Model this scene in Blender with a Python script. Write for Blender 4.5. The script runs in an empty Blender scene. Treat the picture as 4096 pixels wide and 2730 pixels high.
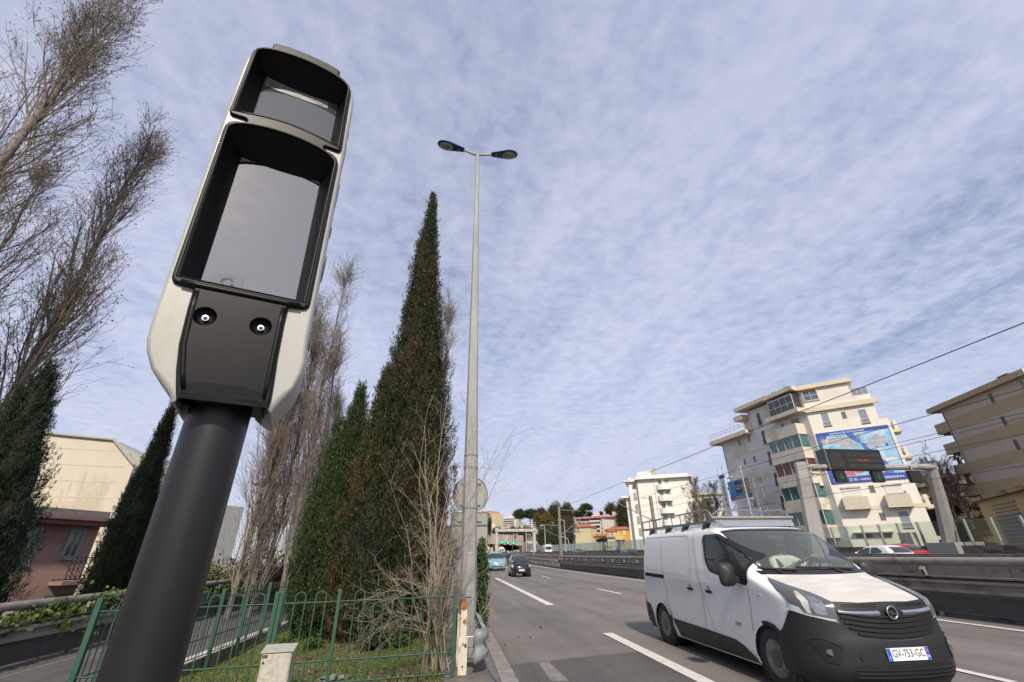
import bpy, bmesh, math, random
import numpy as np
from mathutils import Vector, Matrix
R = math.radians
scene = bpy.context.scene
COL = scene.collection
# ---------------------------------------------------------------- camera
F_, W_, H_ = 1707.0, 4096.0, 2730.0
EYE = 1.55
cam_d = bpy.data.cameras.new('camera'); cam_d.sensor_width = 36.0; cam_d.lens = F_ / W_ * 36.0
cam_d.clip_start = 0.05; cam_d.clip_end = 20000
cam = bpy.data.objects.new('camera', cam_d); COL.objects.link(cam); scene.camera = cam
RM = Matrix.Rotation(-R(7.7), 3, 'Z') @ Matrix.Rotation(math.pi / 2 + R(26.6), 3, 'X') @ Matrix.Rotation(R(-0.7), 3, 'Z')
cam.matrix_world = Matrix.Translation((0, 0, EYE)) @ RM.to_4x4()
def ray(x, y): return RM @ Vector(((x - W_ / 2) / F_, -(y - H_ / 2) / F_, -1.0))
# ---------------------------------------------------------------- world: sky with thin broken cloud
SUN_EL, SUN_AZ = 42.0, 181.5          # azimuth clockwise from +Y (the road's direction)
w = bpy.data.worlds.new('World'); scene.world = w; w.use_nodes = True
nt = w.node_tree; nt.nodes.clear()
def nd(nt, t, **kw):
    n = nt.nodes.new(t)
    for k, v in kw.items():
        if k.startswith('i_'): n.inputs[k[2:].replace('_', ' ')].default_value = v
        else: setattr(n, k, v)
    return n
def lk(nt, a, b): nt.links.new(a, b)
def mth(nt, op, a, b=None, clamp=False):
    n = nt.nodes.new('ShaderNodeMath'); n.operation = op; n.use_clamp = clamp
    for i, v in enumerate((a, b)):
        if v is None: continue
        if isinstance(v, (int, float)): n.inputs[i].default_value = v
        else: nt.links.new(v, n.inputs[i])
    return n.outputs[0]
def ramp(nt, fac, stops):
    n = nt.nodes.new('ShaderNodeValToRGB'); e = n.color_ramp.elements
    while len(e) < len(stops): e.new(0.5)
    for i, (p, c) in enumerate(stops):
        e[i].position = p; e[i].color = (c, c, c, 1) if isinstance(c, (int, float)) else (*c, 1)
    nt.links.new(fac, n.inputs[0]); return n.outputs[0]
def mixc(nt, fac, a, b, blend='MIX'):
    n = nt.nodes.new('ShaderNodeMix'); n.data_type = 'RGBA'; n.blend_type = blend
    for i, v in ((0, fac), (6, a), (7, b)):
        if isinstance(v, (int, float)): n.inputs[i].default_value = v
        elif isinstance(v, (tuple, list)): n.inputs[i].default_value = (*v[:3], 1)
        else: nt.links.new(v, n.inputs[i])
    return n.outputs[2]
sky = nd(nt, 'ShaderNodeTexSky'); sky.sky_type = 'NISHITA'; sky.sun_disc = False
sky.sun_elevation = R(SUN_EL); sky.sun_rotation = R(SUN_AZ); sky.air_density = 1.0; sky.dust_density = 1.0; sky.ozone_density = 1.6
tc = nd(nt, 'ShaderNodeTexCoord'); sp = nd(nt, 'ShaderNodeSeparateXYZ'); lk(nt, tc.outputs['Generated'], sp.inputs[0])
zz = mth(nt, 'ADD', mth(nt, 'MAXIMUM', sp.outputs[2], 0.0), 0.09)
cv = nd(nt, 'ShaderNodeCombineXYZ'); lk(nt, mth(nt, 'DIVIDE', sp.outputs[0], zz), cv.inputs[0]); lk(nt, mth(nt, 'DIVIDE', sp.outputs[1], zz), cv.inputs[1])
mp = nd(nt, 'ShaderNodeMapping'); mp.inputs['Rotation'].default_value = (0, 0, R(-62)); mp.inputs['Scale'].default_value = (1.0, 0.42, 1); lk(nt, cv.outputs[0], mp.inputs[0])
def noi(vec, scale, det, rough, dist=0.0, off=None):
    n = nd(nt, 'ShaderNodeTexNoise'); n.inputs['Scale'].default_value = scale; n.inputs['Detail'].default_value = det
    n.inputs['Roughness'].default_value = rough; n.inputs['Distortion'].default_value = dist; lk(nt, vec, n.inputs['Vector']); return n.outputs['Fac']
big = noi(mp.outputs[0], 0.75, 3, 0.5, 0.3)
mid = noi(mp.outputs[0], 3.2, 4, 0.55, 0.6)
fine = noi(cv.outputs[0], 16.0, 4, 0.6, 0.2)
s = mth(nt, 'ADD', mth(nt, 'MULTIPLY', big, 0.50), mth(nt, 'ADD', mth(nt, 'MULTIPLY', mid, 0.28), mth(nt, 'MULTIPLY', fine, 0.22)))
gap = nd(nt, 'ShaderNodeVectorMath'); gap.operation = 'DOT_PRODUCT'; gv = ray(3950, 1060).normalized(); gap.inputs[1].default_value = gv; lk(nt, tc.outputs['Generated'], gap.inputs[0])
s = mth(nt, 'SUBTRACT', s, mth(nt, 'MULTIPLY', ramp(nt, gap.outputs['Value'], [(0.90, 0.0), (1.0, 1.0)]), 0.10))
gap2 = nd(nt, 'ShaderNodeVectorMath'); gap2.operation = 'DOT_PRODUCT'; gap2.inputs[1].default_value = (0.14, -0.83, 0.54); lk(nt, tc.outputs['Generated'], gap2.inputs[0])  # added cloud gap in the unseen sky behind the camera, for the window's reflection
s = mth(nt, 'SUBTRACT', s, mth(nt, 'MULTIPLY', ramp(nt, gap2.outputs['Value'], [(0.93, 0.0), (1.0, 1.0)]), 0.11))
mask = ramp(nt, s, [(0.30, 0.30), (0.42, 0.76), (0.54, 0.95)])
low = ramp(nt, sp.outputs[2], [(0.0, 1.0), (0.30, 0.0)])
mask = mth(nt, 'MAXIMUM', mask, mth(nt, 'MULTIPLY', low, 0.86))
mott = ramp(nt, mth(nt, 'ADD', mth(nt, 'MULTIPLY', fine, 0.5), mth(nt, 'MULTIPLY', mid, 0.5)), [(0.36, (4.3, 4.8, 6.6)), (0.62, (5.35, 5.6, 7.1))])
mott = mixc(nt, 1.0, mott, ramp(nt, sp.outputs[2], [(0.0, (1.06, 1.04, .98)), (0.35, 1.0), (0.95, 0.84)]), 'MULTIPLY')
mott = mixc(nt, 1.0, mott, ramp(nt, gap2.outputs['Value'], [(0.75, 1.0), (1.0, (1.55, 1.45, 1.30))]), 'MULTIPLY')  # unseen clouds round that gap brightened and warmed for the same reflection
wcol = mixc(nt, mask, sky.outputs[0], mott)
bg = nd(nt, 'ShaderNodeBackground'); bg.inputs['Strength'].default_value = 0.10; lk(nt, wcol, bg.inputs[0])
wo = nd(nt, 'ShaderNodeOutputWorld'); lk(nt, bg.outputs[0], wo.inputs[0])
# ---------------------------------------------------------------- sun
sd = bpy.data.lights.new('sun', 'SUN'); sd.energy = 3.7; sd.angle = R(2.5); sd.color = (1.0, 0.90, 0.76)
so = bpy.data.objects.new('sun', sd); COL.objects.link(so)
sv = Vector((math.sin(R(SUN_AZ)) * math.cos(R(SUN_EL)), math.cos(R(SUN_AZ)) * math.cos(R(SUN_EL)), math.sin(R(SUN_EL))))
so.rotation_euler = (-sv).to_track_quat('-Z', 'Y').to_euler(); so.location = (0, -20, 30)
scene.view_settings.view_transform = 'Standard'; scene.view_settings.look = 'None'
scene.view_settings.gamma = 1; scene.view_settings.exposure = 0.32; scene.view_settings.use_curve_mapping = False
scene.render.engine = 'CYCLES'; scene.render.resolution_x = 1024; scene.render.resolution_y = 682
scene.cycles.max_bounces = 8; scene.cycles.transparent_max_bounces = 16; scene.cycles.caustics_reflective = False; scene.cycles.caustics_refractive = False

# ---------------------------------------------------------------- picture-to-place helpers (pixels of the 4096 x 2730 photograph)
def onz(x, y, z=0.0):
    d = ray(x, y); t = (z - EYE) / d.z; return Vector((0, 0, EYE)) + d * t
def atr(x, y, r):
    d = ray(x, y); return Vector((0, 0, EYE)) + d * (r / math.hypot(d.x, d.y))
def atx(x, y, X):
    d = ray(x, y); return Vector((0, 0, EYE)) + d * (X / d.x)
def aty(x, y, Y):
    d = ray(x, y); return Vector((0, 0, EYE)) + d * (Y / d.y)
def onplane(x, y, P, n):
    d = ray(x, y); C = Vector((0, 0, EYE)); return C + d * ((Vector(P) - C).dot(n) / d.dot(n))
def crop(ox, oy, s): return lambda x, y: (ox + x / s, oy + y / s)
def gz(y):                       # the road climbs gently in the distance
    if y < 40: return 0.0
    if y < 80: return 0.000175 * (y - 40) ** 2
    return 0.28 + 0.014 * (y - 80)

# ---------------------------------------------------------------- materials
MATS = {}
def M(name, col, rough=0.6, metal=0.0, var=0.12, scale=6.0, bump=0.0, bscale=None, col2=None, spec=0.5, det=6, stretch=None, c2lo=0.5, c2hi=0.62, c2scale=None, coat=0.0, emit=None, wavy=None):
    if name in MATS: return MATS[name]
    m = bpy.data.materials.new(name); MATS[name] = m; m.use_nodes = True
    t = m.node_tree; b = t.nodes['Principled BSDF']; b.inputs['Roughness'].default_value = rough; b.inputs['Metallic'].default_value = metal
    b.inputs['Specular IOR Level'].default_value = spec
    if coat: b.inputs['Coat Weight'].default_value = coat; b.inputs['Coat Roughness'].default_value = 0.05
    co = nd(t, 'ShaderNodeTexCoord'); mpp = nd(t, 'ShaderNodeMapping'); lk(t, co.outputs['Object'], mpp.inputs[0])
    if stretch: mpp.inputs['Scale'].default_value = stretch
    n = nd(t, 'ShaderNodeTexNoise'); n.inputs['Scale'].default_value = scale; n.inputs['Detail'].default_value = det; n.inputs['Roughness'].default_value = 0.6; lk(t, mpp.outputs[0], n.inputs['Vector'])
    lo = tuple(max(0, c * (1 - var)) for c in col); hi = tuple(min(1, c * (1 + var)) for c in col)
    c = ramp(t, n.outputs['Fac'], [(0.3, lo), (0.7, hi)])
    if col2 is not None:
        n2 = nd(t, 'ShaderNodeTexNoise'); n2.inputs['Scale'].default_value = c2scale or scale * 0.35; n2.inputs['Detail'].default_value = 8; n2.inputs['Roughness'].default_value = 0.65; lk(t, mpp.outputs[0], n2.inputs['Vector'])
        c = mixc(t, ramp(t, n2.outputs['Fac'], [(c2lo, 0.0), (c2hi, 1.0)]), c, col2)
    lk(t, c, b.inputs['Base Color'])
    if emit is not None:
        b.inputs['Emission Color'].default_value = (*emit[:3], 1); b.inputs['Emission Strength'].default_value = emit[3]
    if bump:
        nb = nd(t, 'ShaderNodeTexNoise'); nb.inputs['Scale'].default_value = bscale or scale * 6; nb.inputs['Detail'].default_value = 4; lk(t, mpp.outputs[0], nb.inputs['Vector'])
        bp = nd(t, 'ShaderNodeBump'); bp.inputs['Strength'].default_value = bump; bp.inputs['Distance'].default_value = 0.01; lk(t, nb.outputs['Fac'], bp.inputs['Height']); lk(t, bp.outputs[0], b.inputs['Normal'])
    return m
def glass(name, tint=(0.8, 0.9, 0.88), refl=0.10, rough=0.0, alpha=0.9):
    """thin window glass: mostly see-through, with a mirror share that grows at a slant"""
    if name in MATS: return MATS[name]
    m = bpy.data.materials.new(name); MATS[name] = m; m.use_nodes = True; t = m.node_tree; t.nodes.clear()
    tr = nd(t, 'ShaderNodeBsdfTransparent'); tr.inputs[0].default_value = (*tint, 1)
    gl = nd(t, 'ShaderNodeBsdfGlossy'); gl.inputs['Roughness'].default_value = rough; gl.inputs[0].default_value = (1, 1, 1, 1)
    ge = nd(t, 'ShaderNodeNewGeometry'); dp = nd(t, 'ShaderNodeVectorMath'); dp.operation = 'DOT_PRODUCT'; lk(t, ge.outputs['Incoming'], dp.inputs[0]); lk(t, ge.outputs['Normal'], dp.inputs[1])
    q = mth(t, 'SUBTRACT', 1.0, mth(t, 'ABSOLUTE', dp.outputs['Value']), True); q5 = mth(t, 'POWER', q, 5.0)
    f = mth(t, 'ADD', mth(t, 'MULTIPLY', q5, 0.8), refl, True)
    mx = nd(t, 'ShaderNodeMixShader'); lk(t, f, mx.inputs[0]); lk(t, tr.outputs[0], mx.inputs[1]); lk(t, gl.outputs[0], mx.inputs[2])
    last = mx.outputs[0]
    if alpha < 1.0:
        df = nd(t, 'ShaderNodeBsdfDiffuse'); df.inputs[0].default_value = (*[v * 0.7 for v in tint], 1)
        m2 = nd(t, 'ShaderNodeMixShader'); m2.inputs[0].default_value = 1 - alpha; lk(t, last, m2.inputs[1]); lk(t, df.outputs[0], m2.inputs[2]); last = m2.outputs[0]
    o = nd(t, 'ShaderNodeOutputMaterial'); lk(t, last, o.inputs[0]); return m

# ---------------------------------------------------------------- objects
def tag(o, label=None, cat=None, group=None, kind=None):
    if label: o['label'] = label
    if cat: o['category'] = cat
    if group: o['group'] = group
    if kind: o['kind'] = kind
    return o
def thing(name, label, cat, loc=(0, 0, 0), rz=0.0, group=None):
    o = bpy.data.objects.new(name, None); COL.objects.link(o); o.location = loc; o.rotation_euler = (0, 0, rz)
    o.empty_display_size = 0.2
    return tag(o, label, cat, group)
def copy_tree(o, parent=None):
    c = o.copy(); COL.objects.link(c); c.parent = parent
    for ch in list(o.children): copy_tree(ch, c)
    return c
class MB:
    """collects shapes and links them as ONE mesh object"""
    def __init__(s): s.v = []; s.f = []; s.mi = []; s.cm = 0
    def add(s, vs, fs):
        b = len(s.v); s.v.extend([tuple(p) for p in vs]); s.f.extend([tuple(b + i for i in f) for f in fs]); s.mi.extend([s.cm] * len(fs)); return s
    def box(s, x0, x1, y0, y1, z0, z1, m=None):
        vs = [Vector(p) for p in ((x0, y0, z0), (x1, y0, z0), (x1, y1, z0), (x0, y1, z0), (x0, y0, z1), (x1, y0, z1), (x1, y1, z1), (x0, y1, z1))]
        if m is not None: vs = [m @ v for v in vs]
        return s.add(vs, [(0, 3, 2, 1), (4, 5, 6, 7), (0, 1, 5, 4), (1, 2, 6, 5), (2, 3, 7, 6), (3, 0, 4, 7)])
    def hexa(s, lo, hi):            # lo, hi: 4 points each
        return s.add(list(lo) + list(hi), [(0, 3, 2, 1), (4, 5, 6, 7), (0, 1, 5, 4), (1, 2, 6, 5), (2, 3, 7, 6), (3, 0, 4, 7)])
    def prism(s, pts, d, cap=True):  # pts: 3D polygon, d: extrusion vector
        n = len(pts); d = Vector(d); a = [Vector(p) for p in pts]; b = [p + d for p in a]
        fs = [(i, (i + 1) % n, n + (i + 1) % n, n + i) for i in range(n)]
        if cap: fs += [tuple(range(n - 1, -1, -1)), tuple(range(n, 2 * n))]
        return s.add(a + b, fs)
    def tube(s, pts, r, n=8, cap=True, up=(0, 0, 1)):
        pts = [Vector(p) for p in pts]; k = len(pts); rr = r if isinstance(r, (list, tuple)) else [r] * k
        vs = []; prev = None
        for i, p in enumerate(pts):
            d = (pts[min(i + 1, k - 1)] - pts[max(i - 1, 0)])
            if d.length < 1e-9: d = Vector((0, 0, 1))
            d.normalize()
            if prev is None:
                u = Vector(up) - d * Vector(up).dot(d)
                if u.length < 1e-3: u = Vector((1, 0, 0)) - d * d.x
            else:
                u = prev - d * prev.dot(d)
            u.normalize(); prev = u; q = d.cross(u)
            for j in range(n):
                a = 2 * math.pi * j / n; vs.append(p + (u * math.cos(a) + q * math.sin(a)) * rr[i])
        fs = [(i * n + j, i * n + (j + 1) % n, (i + 1) * n + (j + 1) % n, (i + 1) * n + j) for i in range(k - 1) for j in range(n)]
        if cap: fs += [tuple(range(n - 1, -1, -1)), tuple((k - 1) * n + j for j in range(n))]
        return s.add(vs, fs)
    def lathe(s, prof, c=(0, 0, 0), ax='z', n=24, closed=False, cap=True):
        """prof: (radius, height) pairs"""
        vs = []; k = len(prof); c = Vector(c)
        for r, h in prof:
            for j in range(n):
                a = 2 * math.pi * j / n; x, y = r * math.cos(a), r * math.sin(a)
                p = {'z': (x, y, h), 'x': (h, x, y), 'y': (x, h, y)}[ax]; vs.append(c + Vector(p))
        kk = k if closed else k - 1
        fs = [(i * n + j, i * n + (j + 1) % n, ((i + 1) % k) * n + (j + 1) % n, ((i + 1) % k) * n + j) for i in range(kk) for j in range(n)]
        if not closed and cap: fs += [tuple(range(n - 1, -1, -1)), tuple((k - 1) * n + j for j in range(n))]
        return s.add(vs, fs)
    def quad(s, a, b, c, d): return s.add([a, b, c, d], [(0, 1, 2, 3)])
    def grid(s, fn, nu, nv):
        vs = [fn(i / nu, j / nv) for j in range(nv + 1) for i in range(nu + 1)]; w_ = nu + 1
        return s.add(vs, [(j * w_ + i, j * w_ + i + 1, (j + 1) * w_ + i + 1, (j + 1) * w_ + i) for j in range(nv) for i in range(nu)])
    def build(s, name, mat=None, parent=None, smooth=False, bevel=0.0, loc=None, rz=None, fixn=True, seg=2, subd=0, solid=0.0):
        me = bpy.data.meshes.new(name); me.from_pydata([tuple(v) for v in s.v], [], s.f)
        mats = mat if isinstance(mat, (list, tuple)) else [mat]
        for m in mats:
            if m: me.materials.append(m)
        if len(mats) > 1: me.polygons.foreach_set('material_index', s.mi)
        if fixn:
            bm = bmesh.new(); bm.from_mesh(me); bmesh.ops.recalc_face_normals(bm, faces=bm.faces); bm.to_mesh(me); bm.free()
        o = bpy.data.objects.new(name, me); COL.objects.link(o)
        if parent: o.parent = parent
        if loc is not None: o.location = loc
        if rz is not None: o.rotation_euler = (0, 0, rz)
        if smooth:
            me.polygons.foreach_set('use_smooth', [True] * len(me.polygons))
            if smooth != 'all': me.set_sharp_from_angle(angle=R(38 if smooth is True else smooth))
        if solid: md = o.modifiers.new('solid', 'SOLIDIFY'); md.thickness = solid
        if bevel: md = o.modifiers.new('bevel', 'BEVEL'); md.width = bevel; md.segments = seg; md.limit_method = 'ANGLE'; md.angle_limit = R(40); md.harden_normals = False
        if subd: md = o.modifiers.new('sub', 'SUBSURF'); md.levels = subd; md.render_levels = subd
        me.update(); return o
def fastmesh(name, verts, faces_n, nper, mat, parent=None, mi=None, mats=None, loc=None, smooth=False, tint=None):
    """verts: (N,3) array, faces: consecutive groups of nper vertices already indexed in faces_n (M,nper)"""
    me = bpy.data.meshes.new(name); verts = np.asarray(verts, np.float32); fc = np.asarray(faces_n, np.int32)
    me.vertices.add(len(verts)); me.vertices.foreach_set('co', verts.ravel())
    me.loops.add(fc.size); me.loops.foreach_set('vertex_index', fc.ravel())
    me.polygons.add(len(fc)); me.polygons.foreach_set('loop_start', np.arange(len(fc), dtype=np.int32) * nper)
    for m in (mats or [mat]): me.materials.append(m)
    if mi is not None: me.polygons.foreach_set('material_index', np.asarray(mi, np.int32))
    if smooth: me.polygons.foreach_set('use_smooth', np.ones(len(fc), bool))
    if tint is not None:
        at = me.attributes.new('tint', 'FLOAT', 'FACE'); at.data.foreach_set('value', np.asarray(tint, np.float32))
    me.update(calc_edges=True); me.validate()
    o = bpy.data.objects.new(name, me); COL.objects.link(o)
    if parent: o.parent = parent
    if loc is not None: o.location = loc
    return o
def text(s, name, mat, size, M4, parent=None, ext=0.002, align='CENTER', width=None, bold=0.0, valign='CENTER', shear=0.0):
    cu = bpy.data.curves.new(name, 'FONT'); cu.body = s; cu.size = size; cu.extrude = ext; cu.align_x = align; cu.align_y = valign; cu.offset = bold; cu.resolution_u = 3; cu.shear = shear
    to = bpy.data.objects.new(name, cu); COL.objects.link(to); bpy.context.view_layer.update()
    me = bpy.data.meshes.new_from_object(to.evaluated_get(bpy.context.evaluated_depsgraph_get())); bpy.data.objects.remove(to)
    me.name = name; me.materials.clear(); me.materials.append(mat)
    if width:
        xs = [v.co.x for v in me.vertices]; k = width / max(1e-6, max(xs) - min(xs)); me.transform(Matrix.Scale(k, 4, (1, 0, 0)))
    me.transform(M4); o = bpy.data.objects.new(name, me); COL.objects.link(o)
    if parent: o.parent = parent
    return o
def frame(P, u, n):
    """matrix with local x along u, y up, z along n, at P"""
    u = Vector(u).normalized(); n = Vector(n).normalized(); v = n.cross(u)
    m = Matrix((u, v, n)).transposed().to_4x4(); m.translation = Vector(P); return m

# palette
WHITE = M('white_paint', (0.74, 0.74, 0.70), 0.45, var=0.03)
BLACKP = M('black_plastic', (0.022, 0.023, 0.025), 0.5, var=0.1)
GALV = M('galvanised_steel', (0.34, 0.35, 0.36), 0.5, 0.6, var=0.15, scale=9)
DKMET = M('dark_metal', (0.09, 0.09, 0.095), 0.5, 0.5, var=0.15)
GREENP = M('green_fence_paint', (0.030, 0.085, 0.055), 0.45, var=0.2, scale=4, col2=(0.055, 0.10, 0.055), c2scale=3)
CONC = M('concrete', (0.27, 0.25, 0.23), 0.85, var=0.14, scale=3, bump=0.3, col2=(0.15, 0.14, 0.125), c2scale=1.2)
GLASSD = M('dark_window_glass', (0.05, 0.06, 0.065), 0.06, var=0.2, spec=0.8)
# ================================================================ SETTING: ground, road, markings
def asphalt(name, base, seed=0.0):
    m = bpy.data.materials.new(name); MATS[name] = m; m.use_nodes = True; t = m.node_tree; b = t.nodes['Principled BSDF']; b.inputs['Roughness'].default_value = 0.82
    co = nd(t, 'ShaderNodeTexCoord'); mpp = nd(t, 'ShaderNodeMapping'); mpp.inputs['Location'].default_value = (seed, seed, 0); lk(t, co.outputs['Object'], mpp.inputs[0])
    def n(sc, det, st=None):
        q = nd(t, 'ShaderNodeTexNoise'); q.inputs['Scale'].default_value = sc; q.inputs['Detail'].default_value = det; q.inputs['Roughness'].default_value = 0.65
        if st:
            m2 = nd(t, 'ShaderNodeMapping'); m2.inputs['Scale'].default_value = st; lk(t, mpp.outputs[0], m2.inputs[0]); lk(t, m2.outputs[0], q.inputs['Vector'])
        else: lk(t, mpp.outputs[0], q.inputs['Vector'])
        return q.outputs['Fac']
    g = ramp(t, n(75, 3), [(0.36, tuple(c * 0.5 for c in base)), (0.5, base), (0.66, tuple(c * 1.75 for c in base))])
    lanes = ramp(t, n(0.9, 3, (1.0, 0.05, 1)), [(0.4, 0.80), (0.6, 1.12)])
    blot = ramp(t, n(0.5, 5), [(0.35, 0.84), (0.65, 1.1)])
    c = mixc(t, 1.0, g, lanes, 'MULTIPLY'); c = mixc(t, 1.0, c, blot, 'MULTIPLY')
    lk(t, c, b.inputs['Base Color'])
    bp = nd(t, 'ShaderNodeBump'); bp.inputs['Strength'].default_value = 0.5; bp.inputs['Distance'].default_value = 0.006; lk(t, n(110, 3), bp.inputs['Height']); lk(t, bp.outputs[0], b.inputs['Normal'])
    return m
ASPH = asphalt('asphalt', (0.150, 0.136, 0.120)); ASPD = asphalt('asphalt_dark', (0.085, 0.079, 0.072), 3.0)
ROADW = M('road_paint', (0.60, 0.58, 0.53), 0.7, var=0.12, scale=30, col2=(0.22, 0.20, 0.18), c2lo=0.56, c2hi=0.70, c2scale=9)
BALL = M('railway_ballast', (0.16, 0.13, 0.11), 0.9, var=0.4, scale=14)
DIRT = M('ground_soil', (0.10, 0.085, 0.06), 0.95, var=0.3, scale=0.6, col2=(0.06, 0.085, 0.03), c2scale=0.3)
PAV = M('pavement_concrete', (0.13, 0.118, 0.105), 0.9, var=0.25, scale=5, bump=0.4, col2=(0.065, 0.06, 0.054), c2scale=1.6)
def strip(name, x0, x1, ys, dz, mat, kind='structure', zf=gz, thick=0.0):
    b = MB(); vs = []; n = len(ys)
    for y in ys: z = zf(y) + dz; vs += [(x0 if not callable(x0) else x0(y), y, z), (x1 if not callable(x1) else x1(y), y, z)]
    b.add(vs, [(2 * i, 2 * i + 1, 2 * i + 3, 2 * i + 2) for i in range(n - 1)])
    o = b.build(name, mat, solid=thick); tag(o, kind=kind) if kind else None; return o
YS = [-12, 0, 4, 8, 12, 20, 30, 40, 50, 60, 70, 80, 100, 140, 200, 260, 330]
g = MB(); g.add([(-9000, -9000, -1.45), (9000, -9000, -1.45), (9000, 9000, -1.45), (-9000, 9000, -1.45)], [(0, 1, 2, 3)])
tag(g.build('ground', DIRT), kind='structure')
strip('road', 0.93, 12.85, YS, 0.0, ASPH)
# darker resurfaced patch across the merging lane
b = MB(); A = crop(1700, 1850, 1.782)
P = [onz(*A(*p)) for p in [(590, 1450), (1100, 1392), (1300, 1373), (1440, 1358), (1604, 1440)]]
Pf = [(p.x, p.y, 0.004) for p in P]; b.add([Pf[0], Pf[1], Pf[2], Pf[3], (3.37, Pf[3][1], .004), (3.37, -4, 0.004), (0.95, -4, 0.004), (0.95, Pf[0][1], .004)], [tuple(range(8))])
tag(b.build('road_patch', ASPD, fixn=False), kind='structure')
b = MB(); P = [onz(*A(*p)) for p in [(810, 1432), (880, 1425), (1030, 1568), (900, 1568)]]
b.add([(p.x, p.y, 0.008) for p in P], [(0, 1, 2, 3)])
tag(b.build('road_repair_strip', M('asphalt_joint', (0.20, 0.185, 0.165), 0.85, var=0.25, scale=12, col2=(0.12, 0.11, 0.10), c2scale=5)), kind='structure')
# markings
mk = MB()
def dash(x, y0, y1, w_, dz=0.012):
    n = max(1, int((y1 - y0) / 4)); vs = []
    for i in range(n + 1):
        y = y0 + (y1 - y0) * i / n; vs += [(x - w_ / 2, y, gz(y) + dz), (x + w_ / 2, y, gz(y) + dz)]
    mk.add(vs, [(2 * i, 2 * i + 1, 2 * i + 3, 2 * i + 2) for i in range(n)])
for y0, y1 in ((-6, -1), (1.2, 10.75), (16.6, 36.4), (42.2, 61.6), (68, 86), (93, 110)): dash(3.46, y0, y1, 0.22 if y0 < 10 else 0.26)
for y0, y1 in ((6.0, 7.75), (20.2, 23.6), (34.6, 38.0), (47, 50), (60, 63), (73, 76)): dash(7.28, y0, y1, 0.16)
dash(11.95, -6, 120, 0.20)
tag(mk.build('road_markings', ROADW, fixn=False), kind='structure')
strip('median_kerb', 12.85, 13.35, YS, 0.10, PAV, thick=-0.5)
strip('railway_bed', 13.35, 21.9, YS, -0.45, BALL)
rl = MB()
for x in (14.6, 16.03, 18.2, 19.63): rl.box(x - .035, x + .035, -10, 200, -0.30, -0.16)
for i in range(120): rl.box(14.0, 16.6, i * 0.9, i * 0.9 + 0.25, -0.42, -0.30); rl.box(17.6, 20.2, i * 0.9, i * 0.9 + 0.25, -0.42, -0.30)
tag(rl.build('railway_track', M('rusty_rail', (0.12, 0.085, 0.065), 0.6, 0.3, var=0.3)), kind='structure')
strip('opposite_road', 22.3, 33.6, YS, 0.25, ASPH)
# kerb and narrow pavement on the near side
b = MB()
for y0, y1 in ((-6, 5.4), (5.42, 7.2), (7.22, 9.2), (9.22, 40), (40.02, 120)): b.box(0.72, 0.94, y0, y1, -0.6, 0.12)
tag(b.build('kerb', M('kerb_stone', (0.22, 0.205, 0.185), 0.85, var=0.2, scale=7, bump=0.3, col2=(0.12, 0.11, 0.10), c2scale=2.5), bevel=0.012), kind='structure')
b = MB(); b.box(-6.0, 0.72, -6, 5.0, -0.7, 0.095); b.box(0.0, 0.72, 5.0, 120, -0.7, 0.105)
tag(b.build('pavement', PAV), kind='structure')
# grass verge behind the fence: falls towards the ramp
def vz(x, y):
    t = min(1, max(0, (0.12 - x) / 4.4)); return 0.10 - 0.26 * t + 0.035 * math.sin(x * 2.1 + y * 1.3) * min(1, 2 * t) + 0.03 * math.sin(y * 0.8 + x)* min(1, 2 * t)
b = MB(); b.grid(lambda u, v: Vector((-4.32 + 4.40 * u, 4.9 + 55 * v * v, vz(-4.32 + 4.40 * u, 4.9 + 55 * v * v))), 44, 130)
m = bpy.data.materials.new('verge_soil_grass'); m.use_nodes = True; t = m.node_tree; bs = t.nodes['Principled BSDF']; bs.inputs['Roughness'].default_value = 0.95
co = nd(t, 'ShaderNodeTexCoord')
def n_(sc, det):
    q = nd(t, 'ShaderNodeTexNoise'); q.inputs['Scale'].default_value = sc; q.inputs['Detail'].default_value = det; q.inputs['Roughness'].default_value = 0.6; lk(t, co.outputs['Object'], q.inputs['Vector']); return q.outputs['Fac']
gr = ramp(t, n_(24, 5), [(0.35, (0.035, 0.060, 0.012)), (0.65, (0.11, 0.145, 0.03))]); sl = ramp(t, n_(30, 5), [(0.35, (0.05, 0.03, 0.018)), (0.65, (0.14, 0.085, 0.05))])
lk(t, mixc(t, ramp(t, n_(0.9, 6), [(0.50, 0.0), (0.58, 1.0)]), gr, sl), bs.inputs['Base Color'])
bp = nd(t, 'ShaderNodeBump'); bp.inputs['Strength'].default_value = 0.8; bp.inputs['Distance'].default_value = 0.03; lk(t, n_(30, 4), bp.inputs['Height']); lk(t, bp.outputs[0], bs.inputs['Normal'])
tag(b.build('verge', m, smooth='all'), kind='structure')
rng = np.random.default_rng(5)
def leafmat(name, lo, hi, rough=0.7, trans=0.15, tintcols=None, nscale=3.0):
    """foliage: colour varies per leaf (face attribute) and in clumps"""
    m = bpy.data.materials.new(name); m.use_nodes = True; t = m.node_tree; b = t.nodes['Principled BSDF']; b.inputs['Roughness'].default_value = rough; b.inputs['Specular IOR Level'].default_value = 0.25
    a = nd(t, 'ShaderNodeAttribute'); a.attribute_name = 'tint'
    c = ramp(t, a.outputs['Fac'], tintcols if tintcols else [(0.0, lo), (1.0, hi)])
    lk(t, c, b.inputs['Base Color']); return m
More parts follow.
